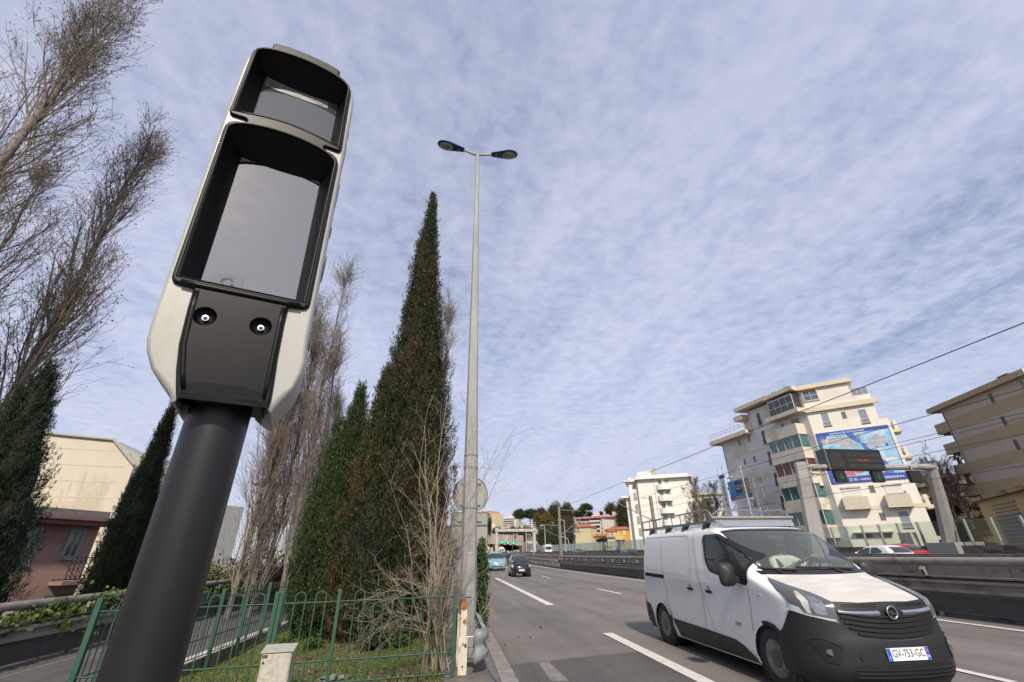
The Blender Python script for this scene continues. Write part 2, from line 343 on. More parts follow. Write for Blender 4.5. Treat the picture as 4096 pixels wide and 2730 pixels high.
# grass blades and a few broad weeds on the verge
N = 60000; gx = rng.uniform(-4.25, -0.02, N); gy = 5.0 + rng.uniform(0, 1, N) ** 1.4 * 13.0
pn = np.sin(gx * 2.3 + 1.0) * np.cos(gy * 1.7) + 0.6 * np.sin(gx * 5.1 + gy * 3.3); keep = pn + rng.normal(0, 0.5, N) > -0.35; gx, gy = gx[keep], gy[keep]; N = len(gx)
gzv = np.array([vz(a, c) for a, c in zip(gx, gy)]); h = rng.uniform(0.02, 0.065, N) * np.where(rng.random(N) < 0.04, 1.8, 1); a = rng.uniform(0, 6.283, N); wd = rng.uniform(0.003, 0.008, N)
base = np.stack([gx, gy, gzv - 0.005], 1); du = np.stack([np.cos(a), np.sin(a), 0 * a], 1) * wd[:, None]; lean = np.stack([rng.normal(0, .4, N) * h, rng.normal(0, .4, N) * h, h], 1)
V = np.stack([base - du, base + du, base + lean], 1).reshape(-1, 3); Fc = np.arange(N * 3).reshape(-1, 3)
tag(fastmesh('grass', V, Fc, 3, leafmat('grass_blades', (0.03, 0.055, 0.012), (0.15, 0.20, 0.045), tintcols=[(0, (0.035, 0.06, 0.012)), (0.7, (0.10, 0.16, 0.03)), (1, (0.22, 0.20, 0.08))]), tint=rng.random(N)), kind='stuff')
N = 2600; gx = rng.uniform(-4.1, 0.0, N); gy = 7.05 + rng.uniform(0, 1, N) ** 1.3 * 7; gzv = np.array([vz(a, c) for a, c in zip(gx, gy)]) + 0.012; a = rng.uniform(0, 6.283, N); sz = rng.uniform(0.012, 0.04, N)
e1 = np.stack([np.cos(a), np.sin(a), rng.normal(0, .3, N)], 1) * sz[:, None]; e2 = np.stack([-np.sin(a), np.cos(a), rng.normal(0, .3, N)], 1) * sz[:, None] * .6; c0 = np.stack([gx, gy, gzv], 1)
tag(fastmesh('fallen_leaves', np.stack([c0 - e1, c0 - e2, c0 + e1, c0 + e2], 1).reshape(-1, 3), np.arange(N * 4).reshape(-1, 4), 4, leafmat('dead_leaf', 0, 0, tintcols=[(0, (0.08, 0.045, 0.025)), (1, (0.26, 0.17, 0.10))]), tint=rng.random(N)), kind='stuff')
# ramp on the left, lower than the road
ramp_z = lambda y: -0.62
strip('ramp_road', -10.2, -4.55, [-6, 0, 10, 20, 40, 60], 0, ASPD, zf=ramp_z)
b = MB(); b.box(-9.17, -9.12, -6, 55, -0.62, -0.612)
tag(b.build('ramp_edge_line', M('worn_line', (.22, .21, .19), .8, var=.3, scale=6)), kind='structure')
# far wooded hill range, with haze put into its blue-green colour
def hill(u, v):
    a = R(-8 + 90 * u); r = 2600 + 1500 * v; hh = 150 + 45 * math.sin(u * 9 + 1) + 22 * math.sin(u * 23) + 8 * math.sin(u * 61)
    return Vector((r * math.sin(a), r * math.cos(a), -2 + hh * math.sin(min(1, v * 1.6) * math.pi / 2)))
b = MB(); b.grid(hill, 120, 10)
tag(b.build('hills', M('hill_forest_haze', (0.055, 0.085, 0.075), 0.95, var=0.3, scale=0.02, col2=(0.10, 0.12, 0.10), c2scale=0.01), smooth='all'), kind='structure')
# ================================================================ car bodies from stacked plan outlines
def itp(tab):
    zs = [a for a, _ in tab]; vs = [b for _, b in tab]
    return lambda z: float(np.interp(z, zs, vs))
class Body:
    """W half width, YF nose, DF depth of the front curve, YR tail, DR depth of the tail curve: all functions of height"""
    def __init__(s, W, YF, DF, YR, DR, n=2.5, nr=3.0):
        s.W, s.YF, s.DF, s.YR, s.DR, s.n, s.nr = itp(W), itp(YF), itp(DF), itp(YR), itp(DR), n, nr
    def P(s, ph, z):                 # front and flanks; |ph|>1 runs back along the flank in metres
        sg = 1 if ph >= 0 else -1; a = abs(ph); w_ = s.W(z); yf = s.YF(z); d = s.DF(z)
        if a <= 1: return Vector((sg * w_ * math.sin(a * math.pi / 2) ** (2 / s.n), yf + d * (1 - math.cos(a * math.pi / 2) ** (2 / s.n)), z))
        return s.S(yf + d + a - 1, z, sg)
    def S(s, y, z, sg=1):            # flank point at length y
        w_ = s.W(z); yf = s.YF(z); d = s.DF(z); t = (y - yf) / d
        if t < 1: w_ *= max(0.0, 1 - (1 - max(t, 0)) ** s.n) ** (1 / s.n)
        yr = s.YR(z); dr = s.DR(z); t = (yr - y) / dr
        if t < 1: w_ *= max(0.0, 1 - (1 - max(t, 0)) ** s.nr) ** (1 / s.nr)
        return Vector((sg * w_, y, z))
    def B(s, x, z):                  # tail
        w_ = s.W(z); r = min(1, abs(x) / w_); return Vector((x, s.YR(z) - s.DR(z) * (1 - (1 - r ** s.nr) ** (1 / s.nr)), z))
    def F(s, x, z):                  # nose
        w_ = s.W(z); r = min(1, abs(x) / w_); return Vector((x, s.YF(z) + s.DF(z) * (1 - (1 - r ** s.n) ** (1 / s.n)), z))
    def mesh(s, zs, ny, nf, name, mat, parent, holes=(), top=True):
        b = MB(); rings = []
        for z in zs:
            yf, d, yr, dr = s.YF(z), s.DF(z), s.YR(z), s.DR(z); pts = []
            for i in range(nf + 1): pts.append(s.P(i / nf, z))
            y0, y1 = yf + d, yr - dr
            for i in range(1, ny): pts.append(s.S(y0 + (y1 - y0) * i / ny, z))
            for i in range(nf + 1):
                a = (1 - i / nf) * math.pi / 2; pts.append(Vector((s.W(z) * math.sin(a) ** (2 / s.nr), yr - dr * (1 - math.cos(a) ** (2 / s.nr)), z)))
            pts += [Vector((-p.x, p.y, p.z)) for p in reversed(pts[1:-1])]
            rings.append(pts)
        k = len(rings[0]); vs = [p for r in rings for p in r]; fs = []
        for j in range(len(zs) - 1):
            for i in range(k):
                f = (j * k + i, j * k + (i + 1) % k, (j + 1) * k + (i + 1) % k, (j + 1) * k + i)
                if holes:
                    c = (vs[f[0]] + vs[f[1]] + vs[f[2]] + vs[f[3]]) / 4
                    if any(h(c) for h in holes): continue
                fs.append(f)
        if top: fs.append(tuple((len(zs) - 1) * k + i for i in range(k)))
        b.add(vs, fs); return b.build(name, mat, parent, smooth=30)
def pinp(poly, u, v):
    c = False; n = len(poly); j = n - 1
    for i in range(n):
        (xi, yi), (xj, yj) = poly[i], poly[j]
        if (yi > v) != (yj > v) and u < (xj - xi) * (v - yi) / (yj - yi) + xi: c = not c
        j = i
    return c
def patch(fn, poly, off, name, mat, parent, step=0.06, smooth=True, thick=0.0):
    """a polygon drawn on a body's parameter plane, laid over the body off metres proud"""
    bm = bmesh.new(); vs = [bm.verts.new((u, v, 0)) for u, v in poly]; bm.faces.new(vs)
    us = [p[0] for p in poly]; vv = [p[1] for p in poly]
    for ax, lo, hi in ((0, min(us), max(us)), (1, min(vv), max(vv))):
        n = int((hi - lo) / step)
        for i in range(1, n + 1):
            co = [0, 0, 0]; co[ax] = lo + (hi - lo) * i / (n + 1); no = [0, 0, 0]; no[ax] = 1
            bmesh.ops.bisect_plane(bm, geom=bm.verts[:] + bm.edges[:] + bm.faces[:], plane_co=co, plane_no=no)
    bmesh.ops.triangulate(bm, faces=bm.faces)
    cache = []
    for v in bm.verts:
        u, w_ = v.co.x, v.co.y; e = 0.004; p = fn(u, w_); a = fn(u + e, w_) - fn(u - e, w_); c = fn(u, w_ + e) - fn(u, w_ - e); n = a.cross(c)
        if n.length < 1e-12: n = Vector((0, 0, 1))
        n.normalize(); cc = p - Vector((0, p.y if abs(p.y) < 1.2 else max(1.0, min(p.y, 3.5)), 0.6))
        ctr = Vector((0, 2.0, 0.7))
        if n.dot(p - ctr) < 0: n = -n
        cache.append(p + n * off)
    for v, p in zip(bm.verts, cache): v.co = p
    me = bpy.data.meshes.new(name); bmesh.ops.recalc_face_normals(bm, faces=bm.faces); bm.to_mesh(me); bm.free(); me.materials.append(mat)
    o = bpy.data.objects.new(name, me); COL.objects.link(o)
    if parent: o.parent = parent
    if smooth: me.polygons.foreach_set('use_smooth', [True] * len(me.polygons))
    if thick: md = o.modifiers.new('s', 'SOLIDIFY'); md.thickness = thick; md.offset = -1
    return o
def densify(poly, step, closed=True):
    out = []; n = len(poly)
    for i in range(n if closed else n - 1):
        a, b_ = poly[i], poly[(i + 1) % n]; L = math.hypot(b_[0] - a[0], b_[1] - a[1]); k = max(1, int(L / step))
        out += [(a[0] + (b_[0] - a[0]) * j / k, a[1] + (b_[1] - a[1]) * j / k) for j in range(k)]
    if not closed: out.append(poly[-1])
    return out
def roundp(poly, r, k=4):
    out = []; n = len(poly)
    for i in range(n):
        p, a, c = Vector(poly[i]), Vector(poly[i - 1]), Vector(poly[(i + 1) % n]); da, dc = a - p, c - p; rr = min(r, da.length * .45, dc.length * .45)
        s_, e_ = p + da.normalized() * rr, p + dc.normalized() * rr
        for j in range(k + 1): t = j / k; q = s_ * (1 - t) ** 2 + p * 2 * t * (1 - t) + e_ * t * t; out.append((q.x, q.y))
    return out
def bandline(fn, poly, w0, w1, off, name, mat, parent, closed=True, step=0.05):
    """strip along a line on the body, from w0 inside to w1 outside of it"""
    ps = densify(poly, step, closed); n = len(ps); area = sum(ps[i][0] * ps[(i + 1) % n][1] - ps[(i + 1) % n][0] * ps[i][1] for i in range(n)); sg = 1 if area > 0 else -1
    b = MB(); vs = []
    for i, p in enumerate(ps):
        a = ps[i - 1] if closed or i else p; c = ps[(i + 1) % n] if closed or i < n - 1 else p; dx, dy = c[0] - a[0], c[1] - a[1]; L = math.hypot(dx, dy) or 1; nx, ny = dy / L * sg, -dx / L * sg
        for q in (-w0, w1):
            u, v = p[0] + nx * q, p[1] + ny * q; e = 0.004; P = fn(u, v); N = (fn(u + e, v) - fn(u - e, v)).cross(fn(u, v + e) - fn(u, v - e))
            N = N.normalized() if N.length > 1e-12 else Vector((0, 0, 1))
            if N.dot(P - Vector((0, 2.0, 0.7))) < 0: N = -N
            vs.append(P + N * off)
    k = n if closed else n - 1
    b.add(vs, [(2 * i, 2 * i + 1, 2 * ((i + 1) % n) + 1, 2 * ((i + 1) % n)) for i in range(k)])
    return b.build(name, mat, parent, smooth='all')
def wheel(parent, x, y, r, wd, side, rim, cover=True, hole=10, steel=None):
    """one wheel: tyre > rim, hub cap"""
    c = Vector((x, y, r)); s = side; b = MB()
    prof = [(r * .62, -wd / 2), (r * .9, -wd / 2), (r * .97, -wd * .42), (r, -wd * .3), (r, wd * .3), (r * .97, wd * .42), (r * .9, wd / 2), (r * .62, wd / 2), (r * .60, 0)]
    b.lathe([(a, h) for a, h in prof], c, 'x', 36, closed=True)
    wh = thing_part('wheel', parent); t = b.build('tyre', M('tyre_rubber', (0.022, 0.021, 0.02), 0.8, var=0.3, scale=20, col2=(0.05, 0.04, 0.032), c2lo=0.5, c2hi=0.8), wh, smooth=40)
    b = MB(); o = wd / 2 * s
    b.lathe([(r * .64, o - .004 * s), (r * .61, o - .03 * s), (r * .585, o - .045 * s), (r * .36, o - .02 * s), (r * .05, o - .014 * s)], c, 'x', 36)
    if hole:
        b.cm = 1
        for i in range(hole):
            a = 2 * math.pi * i / hole; q = c + Vector((0, r * .47 * math.cos(a), r * .47 * math.sin(a)))
            b.lathe([(r * .05, o - .026 * s), (r * .05, o - .018 * s)], q, 'x', 10)
    b.build('rim', [rim, BLACKP], wh, smooth=30)
    b = MB(); b.lathe([(r * .30, o - .012 * s), (r * .29, o + .004 * s), (r * .2, o + .012 * s), (0.001, o + .014 * s)], c, 'x', 24); b.build('hub_cap', steel or M('hub_grey', (0.07, 0.07, 0.07), 0.5), wh, smooth=30)
    return wh
def thing_part(name, parent):
    o = bpy.data.objects.new(name, None); COL.objects.link(o); o.parent = parent; o.empty_display_size = .05; return o
# ================================================================ white delivery van
VB = Body([(.18, .90), (.26, .93), (.35, .95), (.6, .955), (1.1, .95), (1.3, .935), (1.5, .905), (1.7, .87), (1.8, .85), (1.86, .825), (1.9, .79), (1.93, .73), (1.95, .65), (1.965, .5), (1.972, .25)],
          [(.18, .14), (.22, .07), (.30, .01), (.38, .0), (.60, .0), (.68, .02), (.80, .035), (.92, .05), (.99, .08), (1.02, .14), (1.07, .28), (1.12, .45), (1.17, .63), (1.22, .82), (1.26, .92), (1.5, 1.22), (1.75, 1.56), (1.86, 1.74), (1.91, 1.88), (1.945, 2.08), (1.965, 2.45), (1.972, 3.0)],
          [(.18, .72), (.6, .76), (.9, .68), (1.0, .64), (1.1, .56), (1.2, .45), (1.3, .36), (1.5, .32), (1.8, .30), (1.9, .35), (1.96, .4)],
          [(.18, 4.93), (.3, 4.99), (.6, 5.0), (1.0, 4.97), (1.7, 4.93), (1.88, 4.88), (1.93, 4.82), (1.972, 4.5)], [(.18, .15), (1.0, .15), (1.8, .18), (1.972, .3)], n=2.75)
van = thing('delivery_van', 'white delivery van with black bumper and dusty bonnet, carrying a ladder rack', 'van', (5.14, 5.25, 0))
VW = M('van_white_paint', (0.78, 0.79, 0.78), 0.25, var=0.02, scale=2, coat=0.4, col2=(0.66, 0.65, 0.62), c2lo=.52, c2hi=.8, c2scale=1.4, stretch=(1, .5, 1.6))
VH = M('van_bonnet_dusty', (0.52, 0.50, 0.45), 0.5, var=0.05, scale=2.5, stretch=(1, 3, 1), col2=(0.60, 0.58, 0.53), c2scale=1.3, coat=0.1)
PL = M('van_bumper_plastic', (0.015, 0.0155, 0.017), 0.5, var=0.12, scale=5, bump=0.05, bscale=200)
BK = M('gloss_black_trim', (0.012, 0.012, 0.014), 0.18)
SEAM = M('panel_gap', (0.05, 0.05, 0.05), 0.8)
CHR = M('chrome', (0.62, 0.63, 0.65), 0.16, 1.0, var=0.05)
win_side = roundp([(1.20, 1.13), (2.16, 1.28), (2.27, 1.42), (2.32, 1.80), (1.86, 1.80), (1.62, 1.69), (1.22, 1.47)], .07)
ws_f = [(-.52, 1.30), (.52, 1.30), (.60, 1.43), (.665, 1.64), (.735, 1.845), (.4, 1.872), (0, 1.88), (-.4, 1.872), (-.735, 1.845), (-.665, 1.64), (-.60, 1.43)]
def ws_hole(c):
    if not 1.27 < c.z < 1.90 or c.y > 2.15: return False
    t = (c.y - VB.YF(c.z)) / VB.DF(c.z)
    if t > .98: return False
    r = min(1, abs(c.x) / VB.W(c.z)); ph = 2 / math.pi * math.asin(r ** (VB.n / 2)) * (1 if c.x > 0 else -1)
    return pinp(ws_f, ph, c.z)
def side_hole(c): return 1.0 < c.z < 1.9 and c.y > 1.15 and abs(c.x) > .5 and pinp(win_side, c.y, c.z)
def arch_hole(c): return abs(c.x) > .3 and c.z < .8 and (math.hypot(c.y - .95, c.z - .33) < .385 or math.hypot(c.y - 4.12, c.z - .33) < .375)
zs = sorted(set([round(.18 + .035 * i, 4) for i in range(24)] + [round(1.0 + .0125 * i, 4) for i in range(24)] + [round(1.3 + .025 * i, 4) for i in range(23)] + [1.86, 1.875, 1.89, 1.90, 1.91, 1.92, 1.93, 1.9375, 1.945, 1.95, 1.955, 1.96, 1.965, 1.969, 1.972]))
VB.mesh(zs, 110, 36, 'body', VW, van, holes=(ws_hole, side_hole, arch_hole))
# bonnet laid over the nose
hood = [(-.535, 1.262), (-.57, 1.223), (-.512, 1.156), (-.412, 1.081), (-.384, 1.039), (-.356, .998), (-.25, .991), (-.14, .990), (0, .993), (.14, .990), (.25, .991), (.356, .998), (.384, 1.039), (.412, 1.081), (.512, 1.156), (.57, 1.223), (.535, 1.262), (.3, 1.255), (0, 1.25), (-.3, 1.255)]
patch(VB.P, hood, .008, 'bonnet', VH, van, .03)
cowl = [(-.60, 1.262), (-.535, 1.262), (-.3, 1.255), (0, 1.25), (.3, 1.255), (.535, 1.262), (.60, 1.262), (.66, 1.31), (.5, 1.305), (0, 1.305), (-.5, 1.305), (-.66, 1.31)]
patch(VB.P, cowl, .007, 'cowl', BK, van, .05)
# dark plastic bumper
bt = [(-1.06, .345), (-1.03, .60), (-.965, .68), (-.87, .86), (-.845, .90), (-.62, .853), (-.373, .80), (-.25, .672), (-.12, .638), (0, .626), (.12, .638), (.25, .672), (.373, .80), (.62, .853), (.845, .90), (.87, .86), (.965, .68), (1.03, .60), (1.06, .345), (1.04, .19), (.6, .19), (.3, .185), (0, .185), (-.3, .185), (-.6, .19), (-1.04, .19)]
bump = patch(VB.P, bt, .014, 'bumper', PL, van, .05)
lip = MB(); lip.tube([VB.P(-1 + 2 * i / 40, .20) + Vector((0, -.005, 0)) for i in range(41)], .022, 8); lip.build('bumper_lip', PL, van, smooth=True)
# grille
gr = [(-.356, .996), (-.14, .988), (0, .991), (.14, .988), (.356, .996), (.362, .9), (.368, .81), (.33, .745), (.25, .676), (.12, .643), (0, .631), (-.12, .643), (-.25, .676), (-.33, .745), (-.368, .81), (-.362, .9)]
grl = patch(VB.P, gr, .016, 'grille', M('grille_black', (0.010, 0.010, 0.011), 0.6), van, .04)
for zc, lim in ((.850, .352), (.803, .345), (.756, .328), (.709, .30), (.664, .245)):
    b = MB(); pts = [(-lim + 2 * lim * i / 30) for i in range(31)]
    f = lambda p: zc + .048 * min(1, abs(p) / .30) ** 1.5
    vs = []
    for p in pts:
        P = VB.P(p, f(p)); n = Vector((P.x * .8, -1, 0)).normalized()
        for dn, dz in ((.018, .013), (.036, .010), (.036, -.006), (.018, -.014)): vs.append(P + n * dn + Vector((0, 0, dz)))
    b.add(vs, [(4 * i + j, 4 * i + (j + 1) % 4, 4 * i + 4 + (j + 1) % 4, 4 * i + 4 + j) for i in range(30) for j in range(4)])
    b.build('grille_slat', PL, grl, smooth=30)
b = MB()
for i in range(46):                                      # small perforations row under the bonnet lip
    p = -.30 + .60 * i / 45
    if abs(p) < .035: continue
    for j in range(3):
        P = VB.P(p + .004 * (j % 2), .955 + .011 * j + .01 * abs(p)); b.box(P.x - .004, P.x + .004, P.y - .022, P.y - .018, P.z - .003, P.z + .003)
b.build('grille_mesh', M('hole_black', (0.002, 0.002, 0.002), 0.9), grl)
for s in (-1, 1):
    b = MB(); vs = []
    for i in range(17):
        p = s * (.048 + .302 * i / 16); hh = .026 - .004 * i / 16; zc = .892 + .022 * (i / 16) ** 2; P = VB.P(p, zc); n = Vector((P.x * .8, -1, 0)).normalized()
        for dn, dz in ((.018, hh), (.040, hh * .5), (.044, 0), (.036, -hh * .8), (.018, -hh)): vs.append(P + n * dn + Vector((0, 0, dz)))
    b.add(vs, [(5 * i + j, 5 * i + (j + 1) % 5, 5 * i + 5 + (j + 1) % 5, 5 * i + 5 + j) for i in range(16) for j in range(5)] + [tuple(range(5)), tuple(range(80, 85))])
    b.build('grille_bar', CHR, van, smooth=40)
# round badge with its bolt of lightning
lg = thing_part('badge', van); C0 = VB.P(0, .898) + Vector((0, -.052, 0))
b = MB(); b.tube([C0 + Vector((.062 * math.cos(a), 0, .062 * math.sin(a))) for a in [2 * math.pi * i / 32 for i in range(33)]], .0085, 8, cap=False); b.build('badge_ring', CHR, lg, smooth='all')
b = MB(); b.prism([C0 + Vector((x, -.004, z)) for x, z in ((-.085, .010), (.012, .014), (-.002, -.002), (.085, -.010), (-.012, -.016), (.002, 0.0))], (0, .008, 0)); b.build('badge_bolt', CHR, lg)
b = MB(); b.lathe([(.060, 0), (.060, .006)], C0 + Vector((0, .004, 0)), 'y', 24); b.build('badge_disc', BK, lg)
# headlights
HLG = glass('headlight_glass', (0.95, 0.96, 0.97), .02)
LB = M('lamp_bezel', (0.008, 0.008, 0.010), 0.22); LR = M('lamp_reflector', (0.38, 0.39, 0.40), 0.12, 0.9, var=0.25, scale=26)
for s in (-1, 1):
    hl = [(.575, 1.222), (.645, 1.188), (.767, 1.098), (.819, 1.023), (.830, .972), (.711, .934), (.62, .870), (.39, .822), (.374, .806), (.369, .865), (.358, .994), (.386, 1.037), (.414, 1.079), (.514, 1.153)]
    f = lambda p: [(s * a, c) for a, c in p]
    h = patch(VB.P, f(hl), .016, 'headlight', LB, van, .05); h['label'] = 'clear swept-back headlight with black upper wing'
    patch(VB.P, f([(.588, 1.077), (.53, 1.09), (.495, 1.084), (.362, .995), (.378, .83), (.504, .842), (.606, .872), (.664, .957), (.681, 1.013)]), .018, 'lamp_reflector', M('lamp_grey', (0.08, 0.08, 0.085), 0.2, 0.5, var=0.5, scale=14), h, .04)
    patch(VB.P, f([(.60, 1.075), (.55, 1.085), (.575, 1.03), (.605, .93), (.60, .875), (.64, .89), (.668, .957), (.668, 1.02)]), .021, 'daytime_lamp', M('lamp_white', (0.55, 0.55, 0.53), 0.25), h, .03)
    patch(VB.P, f([(.548, 1.035), (.479, 1.033), (.447, .99), (.455, .868), (.55, .878), (.585, .96)]), .022, 'main_beam', LR, h, .03)
    patch(VB.P, f([(.818, .972), (.711, .936), (.668, .88), (.389, .829), (.392, .812), (.62, .854), (.836, .905)]), .024, 'chrome_strip', M('chrome_soft', (0.75, 0.75, 0.76), 0.2, 0.5), h, .04)
    patch(VB.P, f([(.612, 1.07), (.585, 1.07), (.597, 1.04), (.615, 1.045)]), .0225, 'indicator', M('orange_lens', (0.55, 0.18, 0.04), 0.3), h, .03)
    patch(VB.P, f(hl), .030, 'lens', HLG, h, .05)
    # fog lamp pocket
    fo = patch(VB.P, f([(.703, .615), (.674, .635), (.56, .632), (.44, .572), (.428, .552), (.466, .455), (.493, .434), (.567, .437), (.621, .532)]), .017, 'fog_lamp_pocket', M('pocket_black', (0.008, 0.008, 0.009), 0.6), van, .04)
    bandline(VB.P, f([(.703, .615), (.674, .640), (.56, .642), (.43, .580), (.42, .552), (.458, .452), (.49, .424), (.57, .430), (.63, .532)]), .006, .016, .026, 'pocket_rim', PL, fo)
    P = VB.P(s * .545, .512); b = MB(); b.lathe([(.001, -.034), (.03, -.032), (.036, -.02), (.036, .02)], P, 'y', 20); b.build('fog_lamp', LR, fo, smooth=True)
# lower intake
vt = patch(VB.P, [(-.41, .285), (-.36, .39), (-.31, .415), (.31, .415), (.36, .39), (.41, .285), (.385, .262), (0, .262), (-.385, .262)], .0165, 'lower_intake', M('pocket_black', (0.008, 0.008, 0.009)), van, .05)
for zc in (.295, .33, .365):
    b = MB(); b.tube([VB.P(-.37 + .74 * i / 24, zc) + Vector((0, -.022, 0)) for i in range(25)], .0075, 6); b.build('intake_slat', PL, vt, smooth=True)
b = MB(); b.lathe([(.035, 0), (.035, .003)], VB.P(-.282, .481) + Vector((0, -.018, 0)), 'y', 20); o = b.build('towing_cover', PL, van)
# number plate
PW = M('plate_white', (0.78, 0.79, 0.79), 0.3, var=0.02); PB = M('plate_blue', (0.02, 0.10, 0.55), 0.35, var=0.05); INK = M('plate_ink', (0.01, 0.01, 0.012), 0.5)
def plate(parent, P, u, n, wd, ht, txt, dept=True):
    m4 = frame(P, u, n); pl = MB(); pl.box(-wd / 2, wd / 2, -ht / 2, ht / 2, -.006, 0, m4); p = pl.build('number_plate', PW, parent)
    b = MB(); k = wd * .085
    for x0 in (-wd / 2 + .002, wd / 2 - k - .002): b = MB(); b.box(x0, x0 + k, -ht / 2 + .002, ht / 2 - .002, .0, .0015, m4); b.build('plate_end', PB, p)
    text(txt, 'plate_number', INK, ht * .86, m4 @ Matrix.Translation((0, 0.004, .001)), p, .0006, width=wd * .76)
    if dept:
        text('F', 'plate_country', PW, ht * .28, m4 @ Matrix.Translation((-wd / 2 + k / 2, -ht * .25, .0016)), p, .0004)
        text('06', 'plate_department', PW, ht * .30, m4 @ Matrix.Translation((wd / 2 - k / 2, -ht * .22, .0016)), p, .0004, width=k * .8)
        b = MB(); b.box(wd / 2 - k * .75, wd / 2 - k * .25, ht * .08, ht * .36, .0016, .0022, m4); b.build('plate_crest', M('crest_red', (0.6, 0.08, 0.06), .5), p)
    return p
plate(van, VB.P(0, .508) + Vector((.008, -.026, 0)), (1, 0, 0.0), (0, -1, 0.03), .53, .118, 'GV-753-GC')
# side trims
for s in (-1, 1):
    S = lambda y, z, s=s: VB.S(y, z, s)
    patch(S, [(1.30, .20), (1.42, .28), (1.56, .36), (1.76, .415), (2.5, .44), (3.72, .465), (3.60, .30), (3.58, .20)], .010, 'sill_trim', PL, van, .12)
    patch(S, [(4.50, .20), (4.93, .22), (4.985, .5), (4.97, .9), (4.90, .80), (4.87, .66), (4.66, .60), (4.52, .33)], .010, 'rear_bumper_corner', PL, van, .1)
    patch(S, [(4.90, .80), (4.97, .9), (4.93, 1.2), (4.90, 1.7), (4.84, 1.92), (4.81, 1.90), (4.87, 1.7), (4.90, 1.2)], .009, 'rear_corner_seal', BK, van, .1)
    patch(S, [(3.87, 1.10), (4.92, 1.12), (4.92, 1.183), (3.87, 1.165)], .006, 'door_runner', M('hole_black', (0.002, 0.002, 0.002)), van, .15)
    bandline(S, win_side, .022, .016, .010, 'window_seal', BK, van)
    gw = patch(S, [p for p in win_side], .0, 'side_window', glass('cab_side_glass', (0.42, 0.48, 0.46), .05), van, .1)
    b = MB(); b.tube([VB.S(1.78, z, s) + Vector((-.012 * s, 0, 0)) for z in (1.2, 1.4, 1.6, 1.78)], .012, 5); b.build('window_bar', BK, gw)
    patch(S, [(1.20, 1.255), (1.235, 1.12), (1.48, 1.155), (1.50, 1.30), (1.36, 1.37), (1.27, 1.33)], .015, 'mirror_base', M('mirror_base_black', (0.014, 0.014, 0.015), .45), van, .08)
    # door gaps, panel creases
    for ln in ([(3.98, 1.90), (3.88, 1.12), (3.80, .67), (3.72, .47)], [(2.66, 1.90), (2.59, 1.5), (2.50, 1.02), (2.54, .44), (2.54, .26)], [(1.22, 1.10), (1.24, .85), (1.30, .58)]):
        bandline(S, ln, .0035, .0035, .006, 'door_gap', SEAM, van, closed=False, step=.1)
    bandline(S, [(2.72, 1.90), (2.62, 1.3), (2.46, .9), (2.34, .6), (2.30, .40)], .005, .005, .005, 'door_crease', M('van_crease', (0.42, 0.43, 0.42), .4), van, closed=False, step=.1)
    pan = roundp([(2.80, 1.825), (4.80, 1.85), (4.80, 1.40), (4.62, 1.265), (2.76, 1.185)], .09, 5)
    bandline(S, pan, .0, .03, .009, 'panel_ridge', VW, van, step=.08); patch(S, pan, .004, 'side_panel', M('van_white_panel', (0.72, 0.73, 0.725), 0.35, var=0.03, scale=2, coat=.2), van, .15)
    for (y, z) in ((2.86, .99), (2.26, .985)):
        b = MB(); P = VB.S(y, z, s); b.box(P.x - .012 + .012 * s, P.x + .012 + .03 * s, y - .095, y + .095, z - .022, z + .016); h = b.build('door_handle', BK, van, bevel=.008)
        b = MB(); b.lathe([(.06, 0), (.06, .004 * s)], P + Vector((.004 * s, 0, .025)), 'x', 20); b.build('handle_cup', M('van_cup', (0.36, 0.37, 0.37), .5), h, smooth=30)
    b = MB(); P = VB.S(1.0, 1.02, s); b.box(P.x - .004, P.x + .008 * 1, P.y - .035, P.y + .035, P.z - .02, P.z + .02); b.build('side_repeater', M('repeater', (0.6, 0.55, 0.48), .3), van, bevel=.006)
    # wheel arch lips and wells
    for cy, rr in ((.95, .385), (4.12, .375)):
        for lo, hi, m_ in (((-22, 76, VW), (76, 202, PL)) if cy < 2 else ((-22, 150, VW), (150, 202, PL))):
            arc = [(cy + rr * math.cos(a), max(.195, .33 + rr * math.sin(a))) for a in [R(lo + (hi - lo) * i / 16) for i in range(17)]]
            bandline(S, arc, .03, .018, .016, 'arch_lip', m_, van, closed=False, step=.04)
        b = MB(); b.lathe([(rr + .01, .93 * s), (rr + .01, .55 * s)], (0, cy, .33), 'x', 30, closed=False); b.build('wheel_well', M('well_black', (0.01, 0.01, 0.01), .9), van)
    # door mirror
    mm = thing_part('door_mirror', van); P = VB.S(1.42, 1.20, s)
    b = MB(); b.hexa([P + Vector((s * .0, -.07, -.05)), P + Vector((s * .16, -.06, -.03)), P + Vector((s * .16, .02, -.03)), P + Vector((0, .04, -.05))], [P + Vector((0, -.06, .03)), P + Vector((s * .16, -.06, .05)), P + Vector((s * .16, .02, .05)), P + Vector((0, .04, .03))]); b.build('mirror_arm', PL, mm, bevel=.012)
    b = MB(); c = P + Vector((s * .20, -.02, .06))
    b.grid(lambda u, v, c=c: c + Vector((s * .125 * (lambda a: math.copysign(abs(math.cos(a)) ** .55, math.cos(a)))(2 * math.pi * u) * (math.sin(math.pi * v) ** .5), -.13 + .16 * v if 0 < v < 1 else (-.13 if v == 0 else .03), .155 * (lambda a: math.copysign(abs(math.sin(a)) ** .55, math.sin(a)))(2 * math.pi * u) * (math.sin(math.pi * (.12 + .62 * v)) ** .5 if 0 < v < 1 else 0))), 28, 10)
    b.build('mirror_housing', M('mirror_black', (0.02, 0.02, 0.021), .5), mm, smooth='all')
